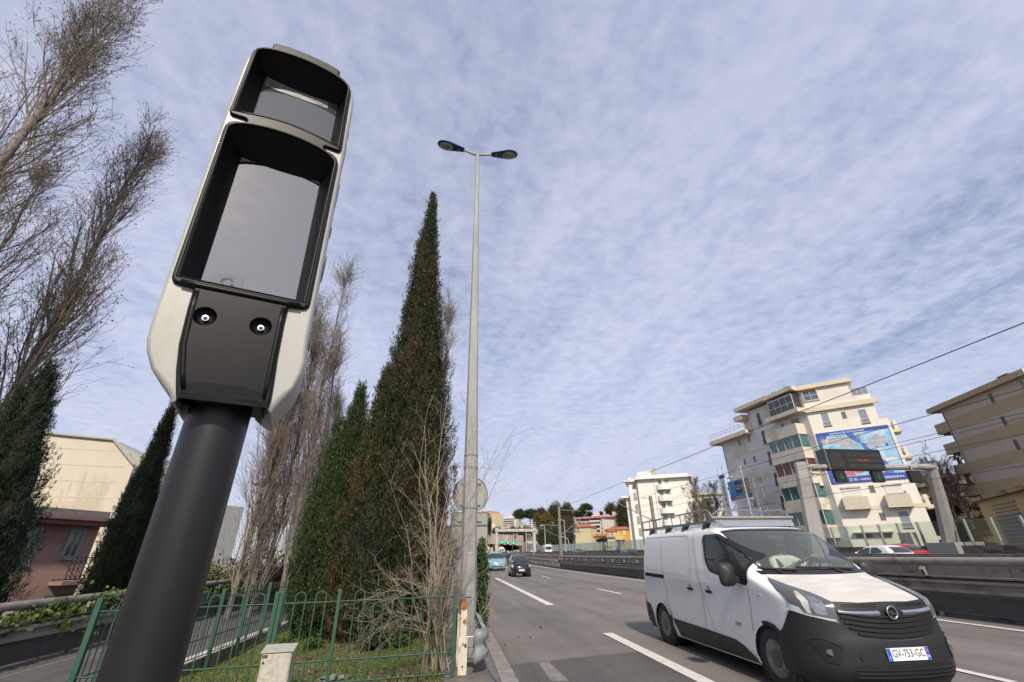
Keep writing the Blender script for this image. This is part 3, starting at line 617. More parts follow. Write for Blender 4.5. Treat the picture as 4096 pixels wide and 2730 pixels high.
    text('2900', 'model_badge', CHR, .075, frame(VB.S(1.62, .62, s) + Vector((.008 * s, 0, 0)), (0, -s, 0) if s > 0 else (0, -1, 0), (s, 0, 0)) if s < 0 else frame(VB.S(1.62, .62, s) + Vector((.008, 0, 0)), (0, 1, 0), (1, 0, 0)), van, .002)
    rim = M('steel_rim', (0.22, 0.21, 0.20), .5, .6, var=.3, scale=12, col2=(0.14, 0.09, 0.06))
    wheel(van, s * .835, .95, .33, .215, s, rim); wheel(van, s * .835, 4.12, .33, .215, s, rim)
# windscreen
patch(VB.P, ws_f, .002, 'windscreen', glass('windscreen_glass', (0.78, 0.86, 0.85), .03), van, .06)
bandline(VB.P, ws_f, .018, .008, .007, 'windscreen_surround', BK, van, step=.05)
patch(VB.P, [(-.50, 1.285), (.50, 1.285), (.55, 1.335), (.3, 1.325), (0, 1.32), (-.3, 1.325), (-.55, 1.335)], .006, 'windscreen_frit', BK, van, .05)
for a, c in ((-.60, -.14), (-.12, .36)):
    b = MB(); pts = [VB.P(a + (c - a) * i / 8, 1.34 - .03 * i / 8) + Vector((0, -.02, .012)) for i in range(9)]; b.tube(pts, .010, 6); b.tube([pts[4], VB.P((a + c) / 2 + .06, 1.275) + Vector((0, -.015, .01))], .014, 6); b.build('wiper', BLACKP, van)
for q in ([(-.567, 1.468), (-.49, 1.477), (-.491, 1.425), (-.56, 1.416)], [(-.552, 1.406), (-.492, 1.406), (-.498, 1.373), (-.561, 1.367)]):
    patch(VB.P, q, -.004, 'windscreen_sticker', M('sticker', (0.55, 0.66, 0.60), .5), van, .05)
# scrape of bright paint on the bonnet and old crease
patch(VB.P, [(.30, 1.225), (.36, 1.222), (.41, 1.205), (.43, 1.185), (.385, 1.19), (.345, 1.20), (.31, 1.212)], .0095, 'bonnet_scrape', M('scrape', (0.68, 0.71, 0.78), .5), van, .04)
# cab interior
IN = M('cab_dark_trim', (0.035, 0.04, 0.042), 0.8, var=.1); IG = M('cab_grey_trim', (0.22, 0.225, 0.22), .85)
b = MB(); b.box(-.86, .86, 1.1, 1.55, .5, 1.16); b.hexa([Vector((-.80, 1.0, 1.12)), Vector((.80, 1.0, 1.12)), Vector((.84, 1.62, 1.10)), Vector((-.84, 1.62, 1.10))], [Vector((-.76, 1.10, 1.225)), Vector((.76, 1.10, 1.225)), Vector((.80, 1.56, 1.20)), Vector((-.80, 1.56, 1.20))]); b.build('dashboard', IN, van, bevel=.03)
b = MB(); b.hexa([Vector((.28, 1.42, 1.16)), Vector((.62, 1.42, 1.16)), Vector((.62, 1.62, 1.16)), Vector((.28, 1.62, 1.16))], [Vector((.32, 1.46, 1.29)), Vector((.58, 1.46, 1.29)), Vector((.60, 1.62, 1.25)), Vector((.30, 1.62, 1.25))]); b.build('instrument_hood', IN, van, bevel=.02)
b = MB(); b.box(-.80, .80, 2.52, 2.56, .3, 1.86); b.build('bulkhead', M('bulkhead_grey', (0.10, 0.105, 0.105), .8), van)
b = MB(); b.box(-.84, .84, 1.0, 4.9, .32, .36); b.build('floor', IN, van)
b = MB(); b.box(-.68, .68, 1.95, 2.5, 1.85, 1.87); b.build('headliner', IG, van)
for s in (-1, 1): b = MB(); b.box(s * .885 - .01, s * .885 + .01, 1.15, 2.5, .36, 1.16); b.build('door_lining', IN, van)
for cx, wd in ((.44, .27), (-.44, .27), (-.02, .18)):
    st = thing_part('seat', van); b = MB(); b.box(cx - wd, cx + wd, 1.85, 2.35, .84, .98); b.build('seat_cushion', IN, st, bevel=.05)
    b = MB(); b.hexa([Vector((cx - wd, 2.26, .90)), Vector((cx + wd, 2.26, .90)), Vector((cx + wd, 2.40, .90)), Vector((cx - wd, 2.40, .90))], [Vector((cx - wd * .85, 2.40, 1.47)), Vector((cx + wd * .85, 2.40, 1.47)), Vector((cx + wd * .85, 2.50, 1.47)), Vector((cx - wd * .85, 2.50, 1.47))]); b.build('seat_back', IN, st, bevel=.05)
    b = MB(); b.box(cx - .13, cx + .13, 2.42, 2.50, 1.50, 1.69); b.build('headrest', IN, st, bevel=.04)
sw = thing_part('steering_wheel', van); c = Vector((.46, 1.68, 1.31)); ax = Vector((0, .80, .60)).normalized(); e1 = Vector((1, 0, 0)); e2 = ax.cross(e1)
b = MB(); b.tube([c + (e1 * math.cos(a) + e2 * math.sin(a)) * .19 for a in [2 * math.pi * i / 32 for i in range(33)]], .015, 8, cap=False); b.build('steering_rim', BLACKP, sw, smooth='all')
b = MB()
for a in (0, math.pi, -math.pi / 2): b.tube([c, c + (e1 * math.cos(a) + e2 * math.sin(a)) * .185], .014, 6)
b.tube([c, c - ax * .2], .05, 10); b.build('steering_hub', BLACKP, sw)
b = MB(); b.box(-.13, .13, 1.62, 1.66, 1.70, 1.78); b.build('rear_view_mirror', BLACKP, van, bevel=.02)
b = MB(); b.hexa([Vector((.30, 1.30, 1.235)), Vector((.55, 1.30, 1.235)), Vector((.55, 1.42, 1.225)), Vector((.30, 1.42, 1.225))], [Vector((.30, 1.30, 1.242)), Vector((.55, 1.30, 1.242)), Vector((.55, 1.42, 1.232)), Vector((.30, 1.42, 1.232))]); b.build('blue_cloth', M('cloth_blue', (0.06, 0.42, 0.70), .8), van)
# roof rack: rests on the roof and is bolted to it
rk = tag(thing_part('roof_rack', None), 'galvanised ladder rack with side rails fixed on the roof of the white van', 'roof rack'); rk.location = Vector(van.location) + Vector((0, 0, -.052))
GV = M('rack_galvanised', (0.30, 0.33, 0.36), .45, .7, var=.2, scale=12)
for s in (-1, 1):
    x = s * .72; L0, L1 = 2.12, 5.08
    b = MB(); b.box(x - .02, x + .02, L0, L1, 2.055, 2.095); b.build('side_beam', GV, rk)
    b = MB(); b.tube([(x, L1, 2.08), (x, L1, 2.235), (x, 4.6, 2.245), (x, 2.45, 2.27), (x, 2.28, 2.265), (x, 2.18, 2.20), (x, 2.12, 2.08)], .014, 8); b.build('side_rail', GV, rk, smooth=True)
    for i in range(7): b = MB(); y = 4.7 - i * .36; b.tube([(x, y, 2.08), (x, y, 2.255)], .010, 6); b.build('rail_upright', GV, rk)
    for y in (4.65, 3.85, 3.15, 2.4):
        b = MB(); b.hexa([Vector((s * .72, y - .03, 1.935)), Vector((s * .79, y - .03, 1.935)), Vector((s * .79, y + .03, 1.935)), Vector((s * .72, y + .03, 1.935))], [Vector((s * .66, y - .11, 2.055)), Vector((s * .75, y - .11, 2.055)), Vector((s * .75, y + .02, 2.055)), Vector((s * .66, y + .02, 2.055))]); b.build('foot', BLACKP, rk)
for y in (4.84, 4.2, 3.55, 2.9, 2.3):
    b = MB(); b.box(-.70, .70, y - .03, y + .03, 2.058, 2.085); b.build('cross_bar', GV, rk)
b = MB(); b.tube([(-.76, 2.10, 2.13), (.76, 2.10, 2.13)], .024, 10); b.build('front_roller', M('roller_grey', (0.27, 0.25, 0.22), .6), rk, smooth=True)
b = MB(); b.tube([(-.70, 2.12, 2.13), (-.70, 2.12, 2.19), (-.60, 2.12, 2.245), (.60, 2.12, 2.245), (.70, 2.12, 2.19), (.70, 2.12, 2.13)], .012, 6)
b.build('front_hoop', GV, rk, smooth=True)
b = MB(); b.add([(-.74, 2.12, 2.105), (.74, 2.12, 2.105), (.62, 1.93, 1.985), (-.62, 1.93, 1.985)], [(0, 1, 2, 3)]); b.build('wind_deflector', M('zinc_sheet', (0.36, 0.40, 0.43), .45, .5, var=.12, scale=18), rk, solid=.004)
# ================================================================ people: one continuous skinned body each
def skin_body(name, joints, bones, mat, parent=None, sub=2, root=0, mats=None):
    """joints: list of ((x,y,z), radius or (rx,ry)); bones: pairs"""
    me = bpy.data.meshes.new(name); me.from_pydata([j[0] for j in joints], bones, []); o = bpy.data.objects.new(name, me); COL.objects.link(o)
    md = o.modifiers.new('skin', 'SKIN'); md.use_smooth_shade = True; md.branch_smoothing = .3
    sk = me.skin_vertices[0].data
    for i, j in enumerate(joints):
        r = j[1] if isinstance(j[1], tuple) else (j[1], j[1]); sk[i].radius = r; sk[i].use_root = (i == root)
    md = o.modifiers.new('sub', 'SUBSURF'); md.levels = sub; md.render_levels = sub
    bpy.context.view_layer.update(); ev = bpy.data.meshes.new_from_object(o.evaluated_get(bpy.context.evaluated_depsgraph_get()))
    bpy.data.objects.remove(o); ev.materials.clear(); ev.materials.append(mat)
    ev.polygons.foreach_set('use_smooth', [True] * len(ev.polygons)); ev.name = name
    ob = bpy.data.objects.new(name, ev); COL.objects.link(ob)
    if parent: ob.parent = parent
    return ob
def ellip(name, c, r, mat, parent, n=20, cut=None, rot=None, dent=None):
    bm = bmesh.new(); bmesh.ops.create_uvsphere(bm, u_segments=n, v_segments=n // 2 + 2, radius=1)
    for v in bm.verts:
        p = Vector((v.co.x * r[0], v.co.y * r[1], v.co.z * r[2]))
        if dent: p = dent(p)
        if rot: p = rot @ p
        v.co = p + Vector(c)
    if cut: bmesh.ops.delete(bm, geom=[v for v in bm.verts if cut(v.co - Vector(c))], context='VERTS')
    me = bpy.data.meshes.new(name); bm.to_mesh(me); bm.free(); me.materials.append(mat); me.polygons.foreach_set('use_smooth', [True] * len(me.polygons))
    o = bpy.data.objects.new(name, me); COL.objects.link(o)
    if parent: o.parent = parent
    return o
SKIN = M('skin', (0.34, 0.19, 0.13), .55, var=.08); HAIR = M('dark_hair', (0.018, 0.014, 0.012), .7); SHIRT = M('cream_shirt', (0.60, 0.62, 0.52), .9, var=.06, scale=10)
dr = thing('person', 'driver in a cream shirt, dark sunglasses and beard holding the wheel of the white van', 'person', (5.14, 5.25, 0))
cx = .43
jt = [((cx, 2.20, 1.00), (.15, .12)), ((cx, 2.22, 1.16), (.15, .11)), ((cx, 2.22, 1.32), (.17, .11)), ((cx, 2.22, 1.44), (.12, .09)), ((cx, 2.20, 1.52), .058), ((cx, 2.17, 1.60), (.075, .085)), ((cx, 2.155, 1.68), (.078, .095)), ((cx, 2.16, 1.745), (.06, .07)),
      ((cx - .20, 2.20, 1.42), .062), ((cx - .27, 2.02, 1.24), .048), ((cx - .14, 1.80, 1.33), .036), ((cx - .10, 1.73, 1.37), .028),
      ((cx + .20, 2.20, 1.42), .062), ((cx + .30, 2.00, 1.30), .048), ((cx + .20, 1.80, 1.42), .036), ((cx + .17, 1.72, 1.46), .028),
      ((cx - .10, 1.98, 1.00), .085), ((cx - .12, 1.72, 1.02), .065), ((cx - .12, 1.62, .70), .05), ((cx - .12, 1.48, .62), .04), ((cx + .10, 1.98, 1.00), .085), ((cx + .12, 1.72, 1.02), .065), ((cx + .12, 1.62, .70), .05), ((cx + .12, 1.48, .62), .04)]
bn = [(0, 1), (1, 2), (2, 3), (3, 4), (4, 5), (5, 6), (6, 7), (3, 8), (8, 9), (9, 10), (10, 11), (3, 12), (12, 13), (13, 14), (14, 15), (0, 16), (16, 17), (17, 18), (18, 19), (0, 20), (20, 21), (21, 22), (22, 23)]
body = skin_body('body', jt, bn, SKIN, dr)
# shirt: same figure grown a little over torso and arms
jt2 = [(p, ((r[0] + .014, r[1] + .014) if isinstance(r, tuple) else r + .012)) for p, r in jt[:4]] + [(jt[4][0][:2] + (1.485,), .062)] + [(p, r + .012) for p, r in (jt[8], jt[9])] + [((cx - .17, 1.86, 1.30), .048)] + [(p, r + .012) for p, r in (jt[12], jt[13])] + [((cx + .225, 1.85, 1.395), .048)]
skin_body('shirt', jt2, [(0, 1), (1, 2), (2, 3), (3, 4), (3, 5), (5, 6), (6, 7), (3, 8), (8, 9), (9, 10)], SHIRT, dr)
ellip('hair', (cx, 2.178, 1.70), (.088, .105, .105), HAIR, dr, cut=lambda p: p.z < -.03 or (p.y < -.055 and p.z < .045))
ellip('beard', (cx, 2.12, 1.595), (.062, .062, .05), HAIR, dr, cut=lambda p: p.z > .028)
b = MB(); b.box(cx - .068, cx - .008, 2.052, 2.07, 1.668, 1.70); b.box(cx + .008, cx + .068, 2.052, 2.07, 1.668, 1.70); b.box(cx - .01, cx + .01, 2.055, 2.065, 1.685, 1.692); b.tube([(cx - .07, 2.06, 1.69), (cx - .082, 2.15, 1.69)], .004, 4); b.tube([(cx + .07, 2.06, 1.69), (cx + .082, 2.15, 1.69)], .004, 4)
b.build('sunglasses', BK, dr, bevel=.004)
b = MB(); b.prism([(cx - .011, 2.065, 1.665), (cx + .011, 2.065, 1.665), (cx + .016, 2.055, 1.637), (cx, 2.036, 1.632), (cx - .016, 2.055, 1.637)], (0, .02, 0)); b.build('nose', SKIN, dr, smooth='all')
for s in (-1, 1): ellip('ear', (cx + s * .080, 2.165, 1.67), (.012, .022, .032), SKIN, dr, 10)
def hand(parent, w0, d, up, curl, s, mat=SKIN):
    """palm and four fingers and thumb, each its own chain, grown from one wrist"""
    d = Vector(d).normalized(); up = Vector(up).normalized(); sd = d.cross(up) * s; J = [(tuple(w0), .024), (tuple(w0 + d * .045), (.036, .016)), (tuple(w0 + d * .085), (.038, .014))]; B = [(0, 1), (1, 2)]
    for i, L in enumerate((.066, .075, .070, .055)):
        p = w0 + d * .085 + sd * (.029 - .019 * i); k = len(J); J.append((tuple(p), .010)); B.append((2, k)); q = p; a = 0
        for j in range(3):
            a += curl; q = q + (d * math.cos(a) - up * math.sin(a)) * (L / 3); J.append((tuple(q), .0088 - .0006 * j)); B.append((k + j, k + j + 1))
    k = len(J); p = w0 + d * .03 + sd * .035; J.append((tuple(p), .013)); B.append((1, k)); q = p + (d * .6 + sd * .8 - up * .2).normalized() * .032; J.append((tuple(q), .011)); B.append((k, k + 1)); q = q + (d * .9 + sd * .1 - up * .5).normalized() * .03; J.append((tuple(q), .009)); B.append((k + 1, k + 2))
    return skin_body('hand', J, B, mat, parent, 1)
hand(dr, Vector((cx - .10, 1.73, 1.37)), (.05, -.5, .35), (0, .35, .6), .75, 1)
hand(dr, Vector((cx + .17, 1.72, 1.46)), (-.25, -.5, .25), (0, .35, .6), .75, -1)
b = MB(); b.prism([(cx - .20, 2.14, 1.44), (cx - .15, 2.12, 1.44), (cx + .13, 2.07, 1.05), (cx + .08, 2.07, 1.05)], (0, -.012, 0)); b.build('seat_belt', BLACKP, van)
# ================================================================ roadside speed camera on its pole (close to us)
def boolean(a, cutter, op='DIFFERENCE', solver='EXACT'):
    md = a.modifiers.new('b', 'BOOLEAN'); md.operation = op; md.object = cutter; md.solver = solver
    bpy.context.view_layer.update(); me = bpy.data.meshes.new_from_object(a.evaluated_get(bpy.context.evaluated_depsgraph_get()))
    a.modifiers.remove(md); old = a.data; a.data = me; me.name = a.name; bpy.data.objects.remove(cutter); return a
tq = thing('speed_camera', 'white and black roadside speed camera head on a thick dark pole, nearest to us', 'speed camera', (-.835, 1.594, 0), R(19))
ZB = 2.05; LEAN = -.034
def TL(x, y, z): return Vector((x + LEAN * (z - ZB) - .004 + .026 * max(0, min(1, (2.28 - z) / .26)) ** 1.5, y, z))
POLE = M('pole_anthracite', (0.010, 0.0097, 0.0095), .42, .0, var=.12, scale=3, bump=.012, bscale=900, spec=.5)
b = MB(); b.lathe([(.095, -1.2), (.095, 2.16)], (0, 0, 0), 'z', 64); pole = b.build('pole', POLE, tq, smooth=True)
b = MB(); b.lathe([(.17, .10), (.17, .12), (.10, .125)], (0, 0, 0), 'z', 40); b.build('base_plate', POLE, tq)
HW = M('housing_grey_white', (0.40, 0.40, 0.365), .42, var=.025, scale=3, bump=.008, bscale=700, coat=.05, col2=(0.34, 0.335, 0.295), c2lo=.5, c2hi=.75, c2scale=7, stretch=(1, 1, .25))
HB = M('housing_black', (0.0035, 0.0036, 0.004), .42, var=.1, scale=4, bump=.008, bscale=900, spec=.22)
FY = -.14
half = [(0, 3.855), (.15, 3.845), (.195, 3.81), (.23, 3.765), (.246, 3.70), (.250, 3.60), (.249, 3.3), (.246, 2.9), (.242, 2.5), (.240, 2.3), (.240, 2.20), (.232, 2.155), (.212, 2.10), (.186, 2.06), (.156, 2.022), (.142, 1.994), (.134, 1.996), (.131, 2.03), (.131, 2.09), (.131, 2.14), (0, 2.14)]
def ring_of(half): return half + [(-x, z) for x, z in reversed(half[1:-1])]
def sweep(loop_fn, ys):
    b = MB(); n = None; vs = []
    for y, k in ys:
        L = loop_fn(k); n = len(L); vs += [TL(x, y, z) for x, z in L]
    m = len(ys); fs = [(j * n + i, j * n + (i + 1) % n, (j + 1) * n + (i + 1) % n, (j + 1) * n + i) for j in range(m - 1) for i in range(n)]
    fs += [tuple(range(n)), tuple(range((m - 1) * n, m * n))]; b.add(vs, fs); return b
def shrink(L, k, c=(0, 2.95)):
    out = []
    for x, z in L:
        dx = min(abs(x), k) * (1 if x > 0 else -1 if x < 0 else 0); out.append((x - dx, z - k if z > 3.6 else z + (k if z < 2.1 and abs(x) > .125 else 0)))
    return out
loop = ring_of(half)
hs = sweep(lambda k: shrink(loop, k), [(FY, .016), (FY + .003, .009), (FY + .009, .003), (FY + .018, 0), (.10, .0), (.17, .012), (.205, .035), (.215, .06)]).build('housing', HW, tq, smooth=30)
# outline of the black face
pan = [(0, 3.872), (.09, 3.866), (.145, 3.852), (.158, 3.842), (.157, 3.808), (.19, 3.79), (.213, 3.765), (.226, 3.73), (.2285, 3.70), (.233, 3.33), (.233, 3.305), (.228, 3.288), (.218, 3.280), (.168, 3.282), (.160, 3.276), (.161, 3.266), (.170, 3.260), (.20, 3.252), (.220, 3.236), (.229, 3.21), (.231, 3.18), (.224, 2.45), (.222, 2.43), (.214, 2.415), (.203, 2.410), (.160, 2.408), (.152, 2.402), (.151, 2.33), (.148, 2.19), (.143, 2.10), (.137, 2.04), (.128, 1.996), (.118, 1.998), (.106, 2.045), (.05, 2.056), (0, 2.056)]
lp = ring_of(pan)
def inset(L, k):
    n = len(L); out = []
    for i in range(n):
        a, p, c = Vector(L[i - 1]), Vector(L[i]), Vector(L[(i + 1) % n]); d1 = (p - a).normalized(); d2 = (c - p).normalized(); nn = Vector((d1.y + d2.y, -(d1.x + d2.x)))
        nn = nn.normalized() if nn.length > 1e-6 else Vector((0, 0)); out.append((p.x + nn.x * -k, p.y + nn.y * -k))
    return out
ar = sum(lp[i][0] * lp[(i + 1) % len(lp)][1] - lp[(i + 1) % len(lp)][0] * lp[i][1] for i in range(len(lp))); SG = 1 if ar > 0 else -1
fp = sweep(lambda k: inset(lp, k * SG), [(FY - .016, .012), (FY - .0145, .006), (FY - .010, .002), (FY - .004, 0), (FY + .03, 0)]).build('front_panel', HB, tq, smooth=30)
rp = lambda pts, r: roundp(pts, r, 5)
def arch(hw0, z0, hw1, z1, zt, rb=.018, zb=None, n=14):
    """recess mouth: bottom corners (hw0,z0), top corners (hw1,z1), crown zt, bottom middle zb"""
    top = [(hw1 * math.cos(math.pi * i / n), z1 + (zt - z1) * math.sin(math.pi * i / n)) for i in range(n + 1)]
    bot = [(-hw0, z0)] + ([(-hw0 + 2 * hw0 * i / 8, z0 + (zb - z0) * math.sin(math.pi * i / 8)) for i in range(1, 8)] if zb else []) + [(hw0, z0)]
    return top + bot
U_m = arch(.217, 3.300, .213, 3.735, 3.815, zb=3.338); L_m = arch(.205, 2.437, .217, 3.195, 3.275)
U_g = arch(.174, 3.25, .171, 3.744, 3.712, zb=3.255); L_g = arch(.163, 2.40, .163, 3.172, 3.152)
for nm, mo, gl in (('upper_recess', U_m, U_g), ('lower_recess', L_m, L_g)):
    for tgt in (fp, hs):
        c = MB(); n = len(mo); c.prism([TL(x, FY - .05, z) for x, z in mo], (0, .17, 0)); co = c.build('cut', HB); co.parent = tq; co.matrix_parent_inverse = Matrix.Identity(4)
        boolean(tgt, co)
    b = MB(); vs = []; steps = [(0.0, FY - .0155, -.004), (.0, FY - .012, -.0), (.06, FY - .004, .0), (.35, FY + .035, 0), (1, FY + .105, 0)]
    for t, y, g_ in steps:
        for (x0, z0), (x1, z1) in zip(mo, gl): vs.append(TL((x0 * (1 - t) + x1 * t) * (1 - g_ * 4), y, (z0 * (1 - t) + z1 * t)))
    b.add(vs, [(j * n + i, j * n + (i + 1) % n, (j + 1) * n + (i + 1) % n, (j + 1) * n + i) for j in range(len(steps) - 1) for i in range(n)])
    rc = b.build(nm, HB, tq, smooth=40)
    b = MB(); gz_ = FY + .102; b.add([TL(x * 1.02, gz_, z) for x, z in gl], [tuple(range(n))])
    if nm[0] == 'l': gm = M('window_mirror', (0.33, 0.32, 0.305), .03, 1.0, var=.02, scale=1)
    else: gm = M('window_smoked', (0.055, 0.062, 0.060), .05, var=.05, scale=1, spec=1.0, coat=.7)
    gp = b.build('window', gm, rc, fixn=True)
    if nm[0] == 'u':
        b = MB(); b.add([TL(x, gz_ - .002, z) for x, z in ((-.166, 3.665), (.128, 3.672), (.126, 3.738), (-.02, 3.716), (-.166, 3.741))], [(0, 1, 2, 3, 4)]); b.build('label_strip', M('strip_grey', (0.17, 0.17, 0.17), .3, coat=.4), rc)
        pg = M('strip_patch', (0.11, 0.115, 0.11), .3, coat=.4)
        for x0, x1, z0, z1 in ((-.148, -.102, 3.680, 3.712), (-.088, 0.0, 3.676, 3.712), (.03, .075, 3.694, 3.708)):
            b = MB(); b.box(x0, x1, 0, .0006, z0, z1); b.v = [TL(p[0], gz_ - .0032 + p[1], p[2]) for p in b.v]; b.build('sensor_window', pg, rc)
        b = MB(); b.lathe([(.019, 0), (.019, .0008)], TL(.088, gz_ - .0036, 3.694), 'y', 20); b.build('sensor_window', pg, rc)
    else:
        q = roundp([(-.137, 2.49), (-.028, 2.49), (-.028, 2.555), (-.137, 2.555)], .014, 4); b = MB(); b.add([TL(x, gz_ - .0015, z) for x, z in q], [tuple(range(len(q)))]); sw_ = b.build('sensor_window', M('sensor_dim', (0.30, 0.29, 0.27), .06, 1.0, var=.06, scale=40), rc)
        b = MB()
        for r_ in (.022, .016): b.tube([TL(-.08 + r_ * math.cos(a), gz_ - .003, 2.515 + r_ * math.sin(a)) for a in [2 * math.pi * i / 24 for i in range(25)]], .0008, 4, cap=False)
        b.build('lens_ring', M('lens_ring', (0.45, 0.44, 0.42), .1, 1.0), sw_)
    # raised soft lip round the mouth
    b = MB(); pts = [TL(x, FY - .013, z) for x, z in mo] ; pts.append(pts[0]); b.tube(pts, .0065, 8, cap=False, up=(0, -1, 0)); b.build('recess_lip', HB, rc, smooth='all')
# lower apron: sunk plate between two ribs, with two bolt wells
for s in (-1, 1):
    b = MB(); b.tube([TL(s * .137, FY - .007, 2.395), TL(s * .136, FY - .008, 2.33), TL(s * .132, FY - .008, 2.19), TL(s * .122, FY - .008, 2.09), TL(s * .114, FY - .006, 2.035)], .012, 10); b.build('panel_rib', HB, fp, smooth='all')
b = MB(); b.tube([TL(-.19, FY - .012, 2.419), TL(-.14, FY - .014, 2.417), TL(.14, FY - .014, 2.417), TL(.19, FY - .012, 2.419)], .011, 10); b.build('panel_rib', HB, fp, smooth='all')
for x in (-.094, .078):
    z = 2.303
    c = MB(); c.lathe([(.0365, -.03), (.0355, .0), (.0285, .013), (.0175, .022)], TL(x, FY - .012, z), 'y', 32); co = c.build('cut', HB); co.parent = tq; boolean(fp, co); co = c.build('cut', HB); co.parent = tq; boolean(hs, co)
    b = MB(); b.lathe([(.037, -.0045), (.036, -.001), (.029, .012), (.018, .020), (.001, .0205)], TL(x, FY - .012, z), 'y', 32, cap=False); bw = b.build('bolt_well', HB, fp, smooth='all')
    b = MB(); b.lathe([(.011, .016), (.011, .012), (.0065, .0115), (.006, .014)], TL(x, FY - .012, z), 'y', 24); b.build('washer', M('zinc_bright', (0.65, 0.66, 0.68), .25, .9), bw, smooth=30)
    b = MB(); b.lathe([(.0058, .014), (.0058, .006), (.003, .005), (.0025, .009)], TL(x, FY - .012, z), 'y', 6); b.build('bolt', M('bolt_steel', (0.3, 0.3, 0.31), .3, .9), bw)
# ribbed cap on top
b = MB()
for i in range(5):
    x = -.115 + .0575 * i; b.tube([TL(x - .02, FY - .004, 3.862 - abs(x) * .12), TL(x - .012, FY + .06, 3.872 - abs(x) * .12), TL(x - .012, .17, 3.868 - abs(x) * .12)], [.010, .016, .014], 8)
b.hexa([TL(-.155, FY - .004, 3.80), TL(.155, FY - .004, 3.80), TL(.15, .17, 3.80), TL(-.15, .17, 3.80)], [TL(-.15, FY - .002, 3.856), TL(.15, FY - .002, 3.856), TL(.14, .16, 3.858), TL(-.14, .16, 3.858)])
b.build('top_cap', HB, tq, smooth=40, bevel=.004)
# collar and hinge lug between housing and pole
b = MB(); b.hexa([TL(-.10, -.13, 2.045), TL(.10, -.13, 2.045), TL(.11, .15, 2.045), TL(-.11, .15, 2.045)], [TL(-.118, -.13, 2.15), TL(.118, -.13, 2.15), TL(.118, .15, 2.15), TL(-.118, .15, 2.15)]); b.build('collar', HB, tq, bevel=.006)
b = MB(); b.hexa([TL(-.085, -.10, 2.01), TL(-.055, -.10, 2.02), TL(-.055, -.03, 2.02), TL(-.085, -.03, 2.01)], [TL(-.09, -.11, 2.05), TL(-.05, -.11, 2.05), TL(-.05, -.02, 2.05), TL(-.09, -.02, 2.05)]); b.build('lug', HB, tq, bevel=.003)
for s in (-1, 1): b = MB(); b.add([TL(s * .1295, -.12, 2.139), TL(s * .1295, .18, 2.139), TL(s * .1295, .18, 2.07), TL(s * .128, -.12, 2.005)], [(0, 1, 2, 3)]); b.build('inner_liner', HB, hs)
# nearly flush darker ovals down the flanks, painting the shade of moulded dips
for s in (-1, 1):
    for z0, ln in ((3.60, .05), (3.42, .14), (3.15, .16), (2.93, .06), (2.72, .14), (2.50, .05), (2.34, .06)):
        e = ellip('flank_dip_shade', TL(s * .2485, .02, z0), (.0035, .055 if ln > .1 else .028, ln * .5), M('dip_shade_tone', (0.33, 0.33, 0.30), .5), hs, 16)

for o in (hs, fp): md = o.modifiers.new('wn', 'WEIGHTED_NORMAL'); md.keep_sharp = True; md.weight = 100
# ================================================================ vegetation builders
def tubes_mesh(P, Rr, n):
    """P: (N,K,3) polylines, Rr: (N,K) radii -> verts, quads"""
    N, K, _ = P.shape; D = np.empty_like(P); D[:, 1:-1] = P[:, 2:] - P[:, :-2]; D[:, 0] = P[:, 1] - P[:, 0]; D[:, -1] = P[:, -1] - P[:, -2]
    D /= np.linalg.norm(D, axis=2, keepdims=True) + 1e-9; ref = np.where(np.abs(D[:, :1, 2:3]) > .9, np.array([1., 0, 0]), np.array([0., 0, 1.])); ref = np.broadcast_to(ref, P.shape)
    U = np.cross(D, ref); U /= np.linalg.norm(U, axis=2, keepdims=True) + 1e-9; V = np.cross(D, U)
    a = np.arange(n) * 2 * np.pi / n; ring = P[:, :, None, :] + (U[:, :, None, :] * np.cos(a)[:, None] + V[:, :, None, :] * np.sin(a)[:, None]) * Rr[:, :, None, None]
    idx = np.arange(N * K * n).reshape(N, K, n); nx = np.roll(idx, -1, axis=2)
    F = np.stack([idx[:, :-1], nx[:, :-1], nx[:, 1:], idx[:, 1:]], -1).reshape(-1, 4); return ring.reshape(-1, 3), F
def grow(rs, B, D, L, K, up, wob):
    """polylines from points B along D, bending upward"""
    N = len(B); P = np.empty((N, K, 3)); P[:, 0] = B; d = D / (np.linalg.norm(D, axis=1, keepdims=True) + 1e-9)
    for k in range(1, K):
        d = d + np.array([0, 0, 1.]) * up + rs.normal(0, wob, (N, 3)); d /= np.linalg.norm(d, axis=1, keepdims=True); P[:, k] = P[:, k - 1] + d * (L / (K - 1))[:, None]
    return P
def children_of(rs, P, Rr, m, t0, ang, t1=1.0):
    """m side shoots on each polyline: base points, directions, radius there, and how far along"""
    N, K, _ = P.shape; t = rs.uniform(t0, t1, (N, m)) * (K - 1); i = np.minimum(t.astype(int), K - 2); f = (t - i)[..., None]; ar = np.arange(N)[:, None]
    B = P[ar, i] * (1 - f) + P[ar, i + 1] * f; d = P[ar, i + 1] - P[ar, i]; d /= np.linalg.norm(d, axis=2, keepdims=True) + 1e-9
    q = rs.normal(0, 1, (N, m, 3)); q -= d * (q * d).sum(2, keepdims=True); q /= np.linalg.norm(q, axis=2, keepdims=True) + 1e-9; a = np.radians(ang) * rs.uniform(.6, 1.3, (N, m, 1))
    D = d * np.cos(a) + q * np.sin(a); r = Rr[ar, i] * (1 - f[..., 0]) + Rr[ar, i + 1] * f[..., 0]
    return B.reshape(-1, 3), D.reshape(-1, 3), r.ravel(), (t / (K - 1)).ravel()
BARK = M('poplar_bark', (0.19, 0.165, 0.14), .9, var=.35, scale=3, stretch=(1, 1, .3), bump=.6, col2=(0.09, 0.075, 0.06), c2scale=4)
TWIG = M('twig_brown', (0.19, 0.155, 0.125), .9, var=.3, scale=1.5)
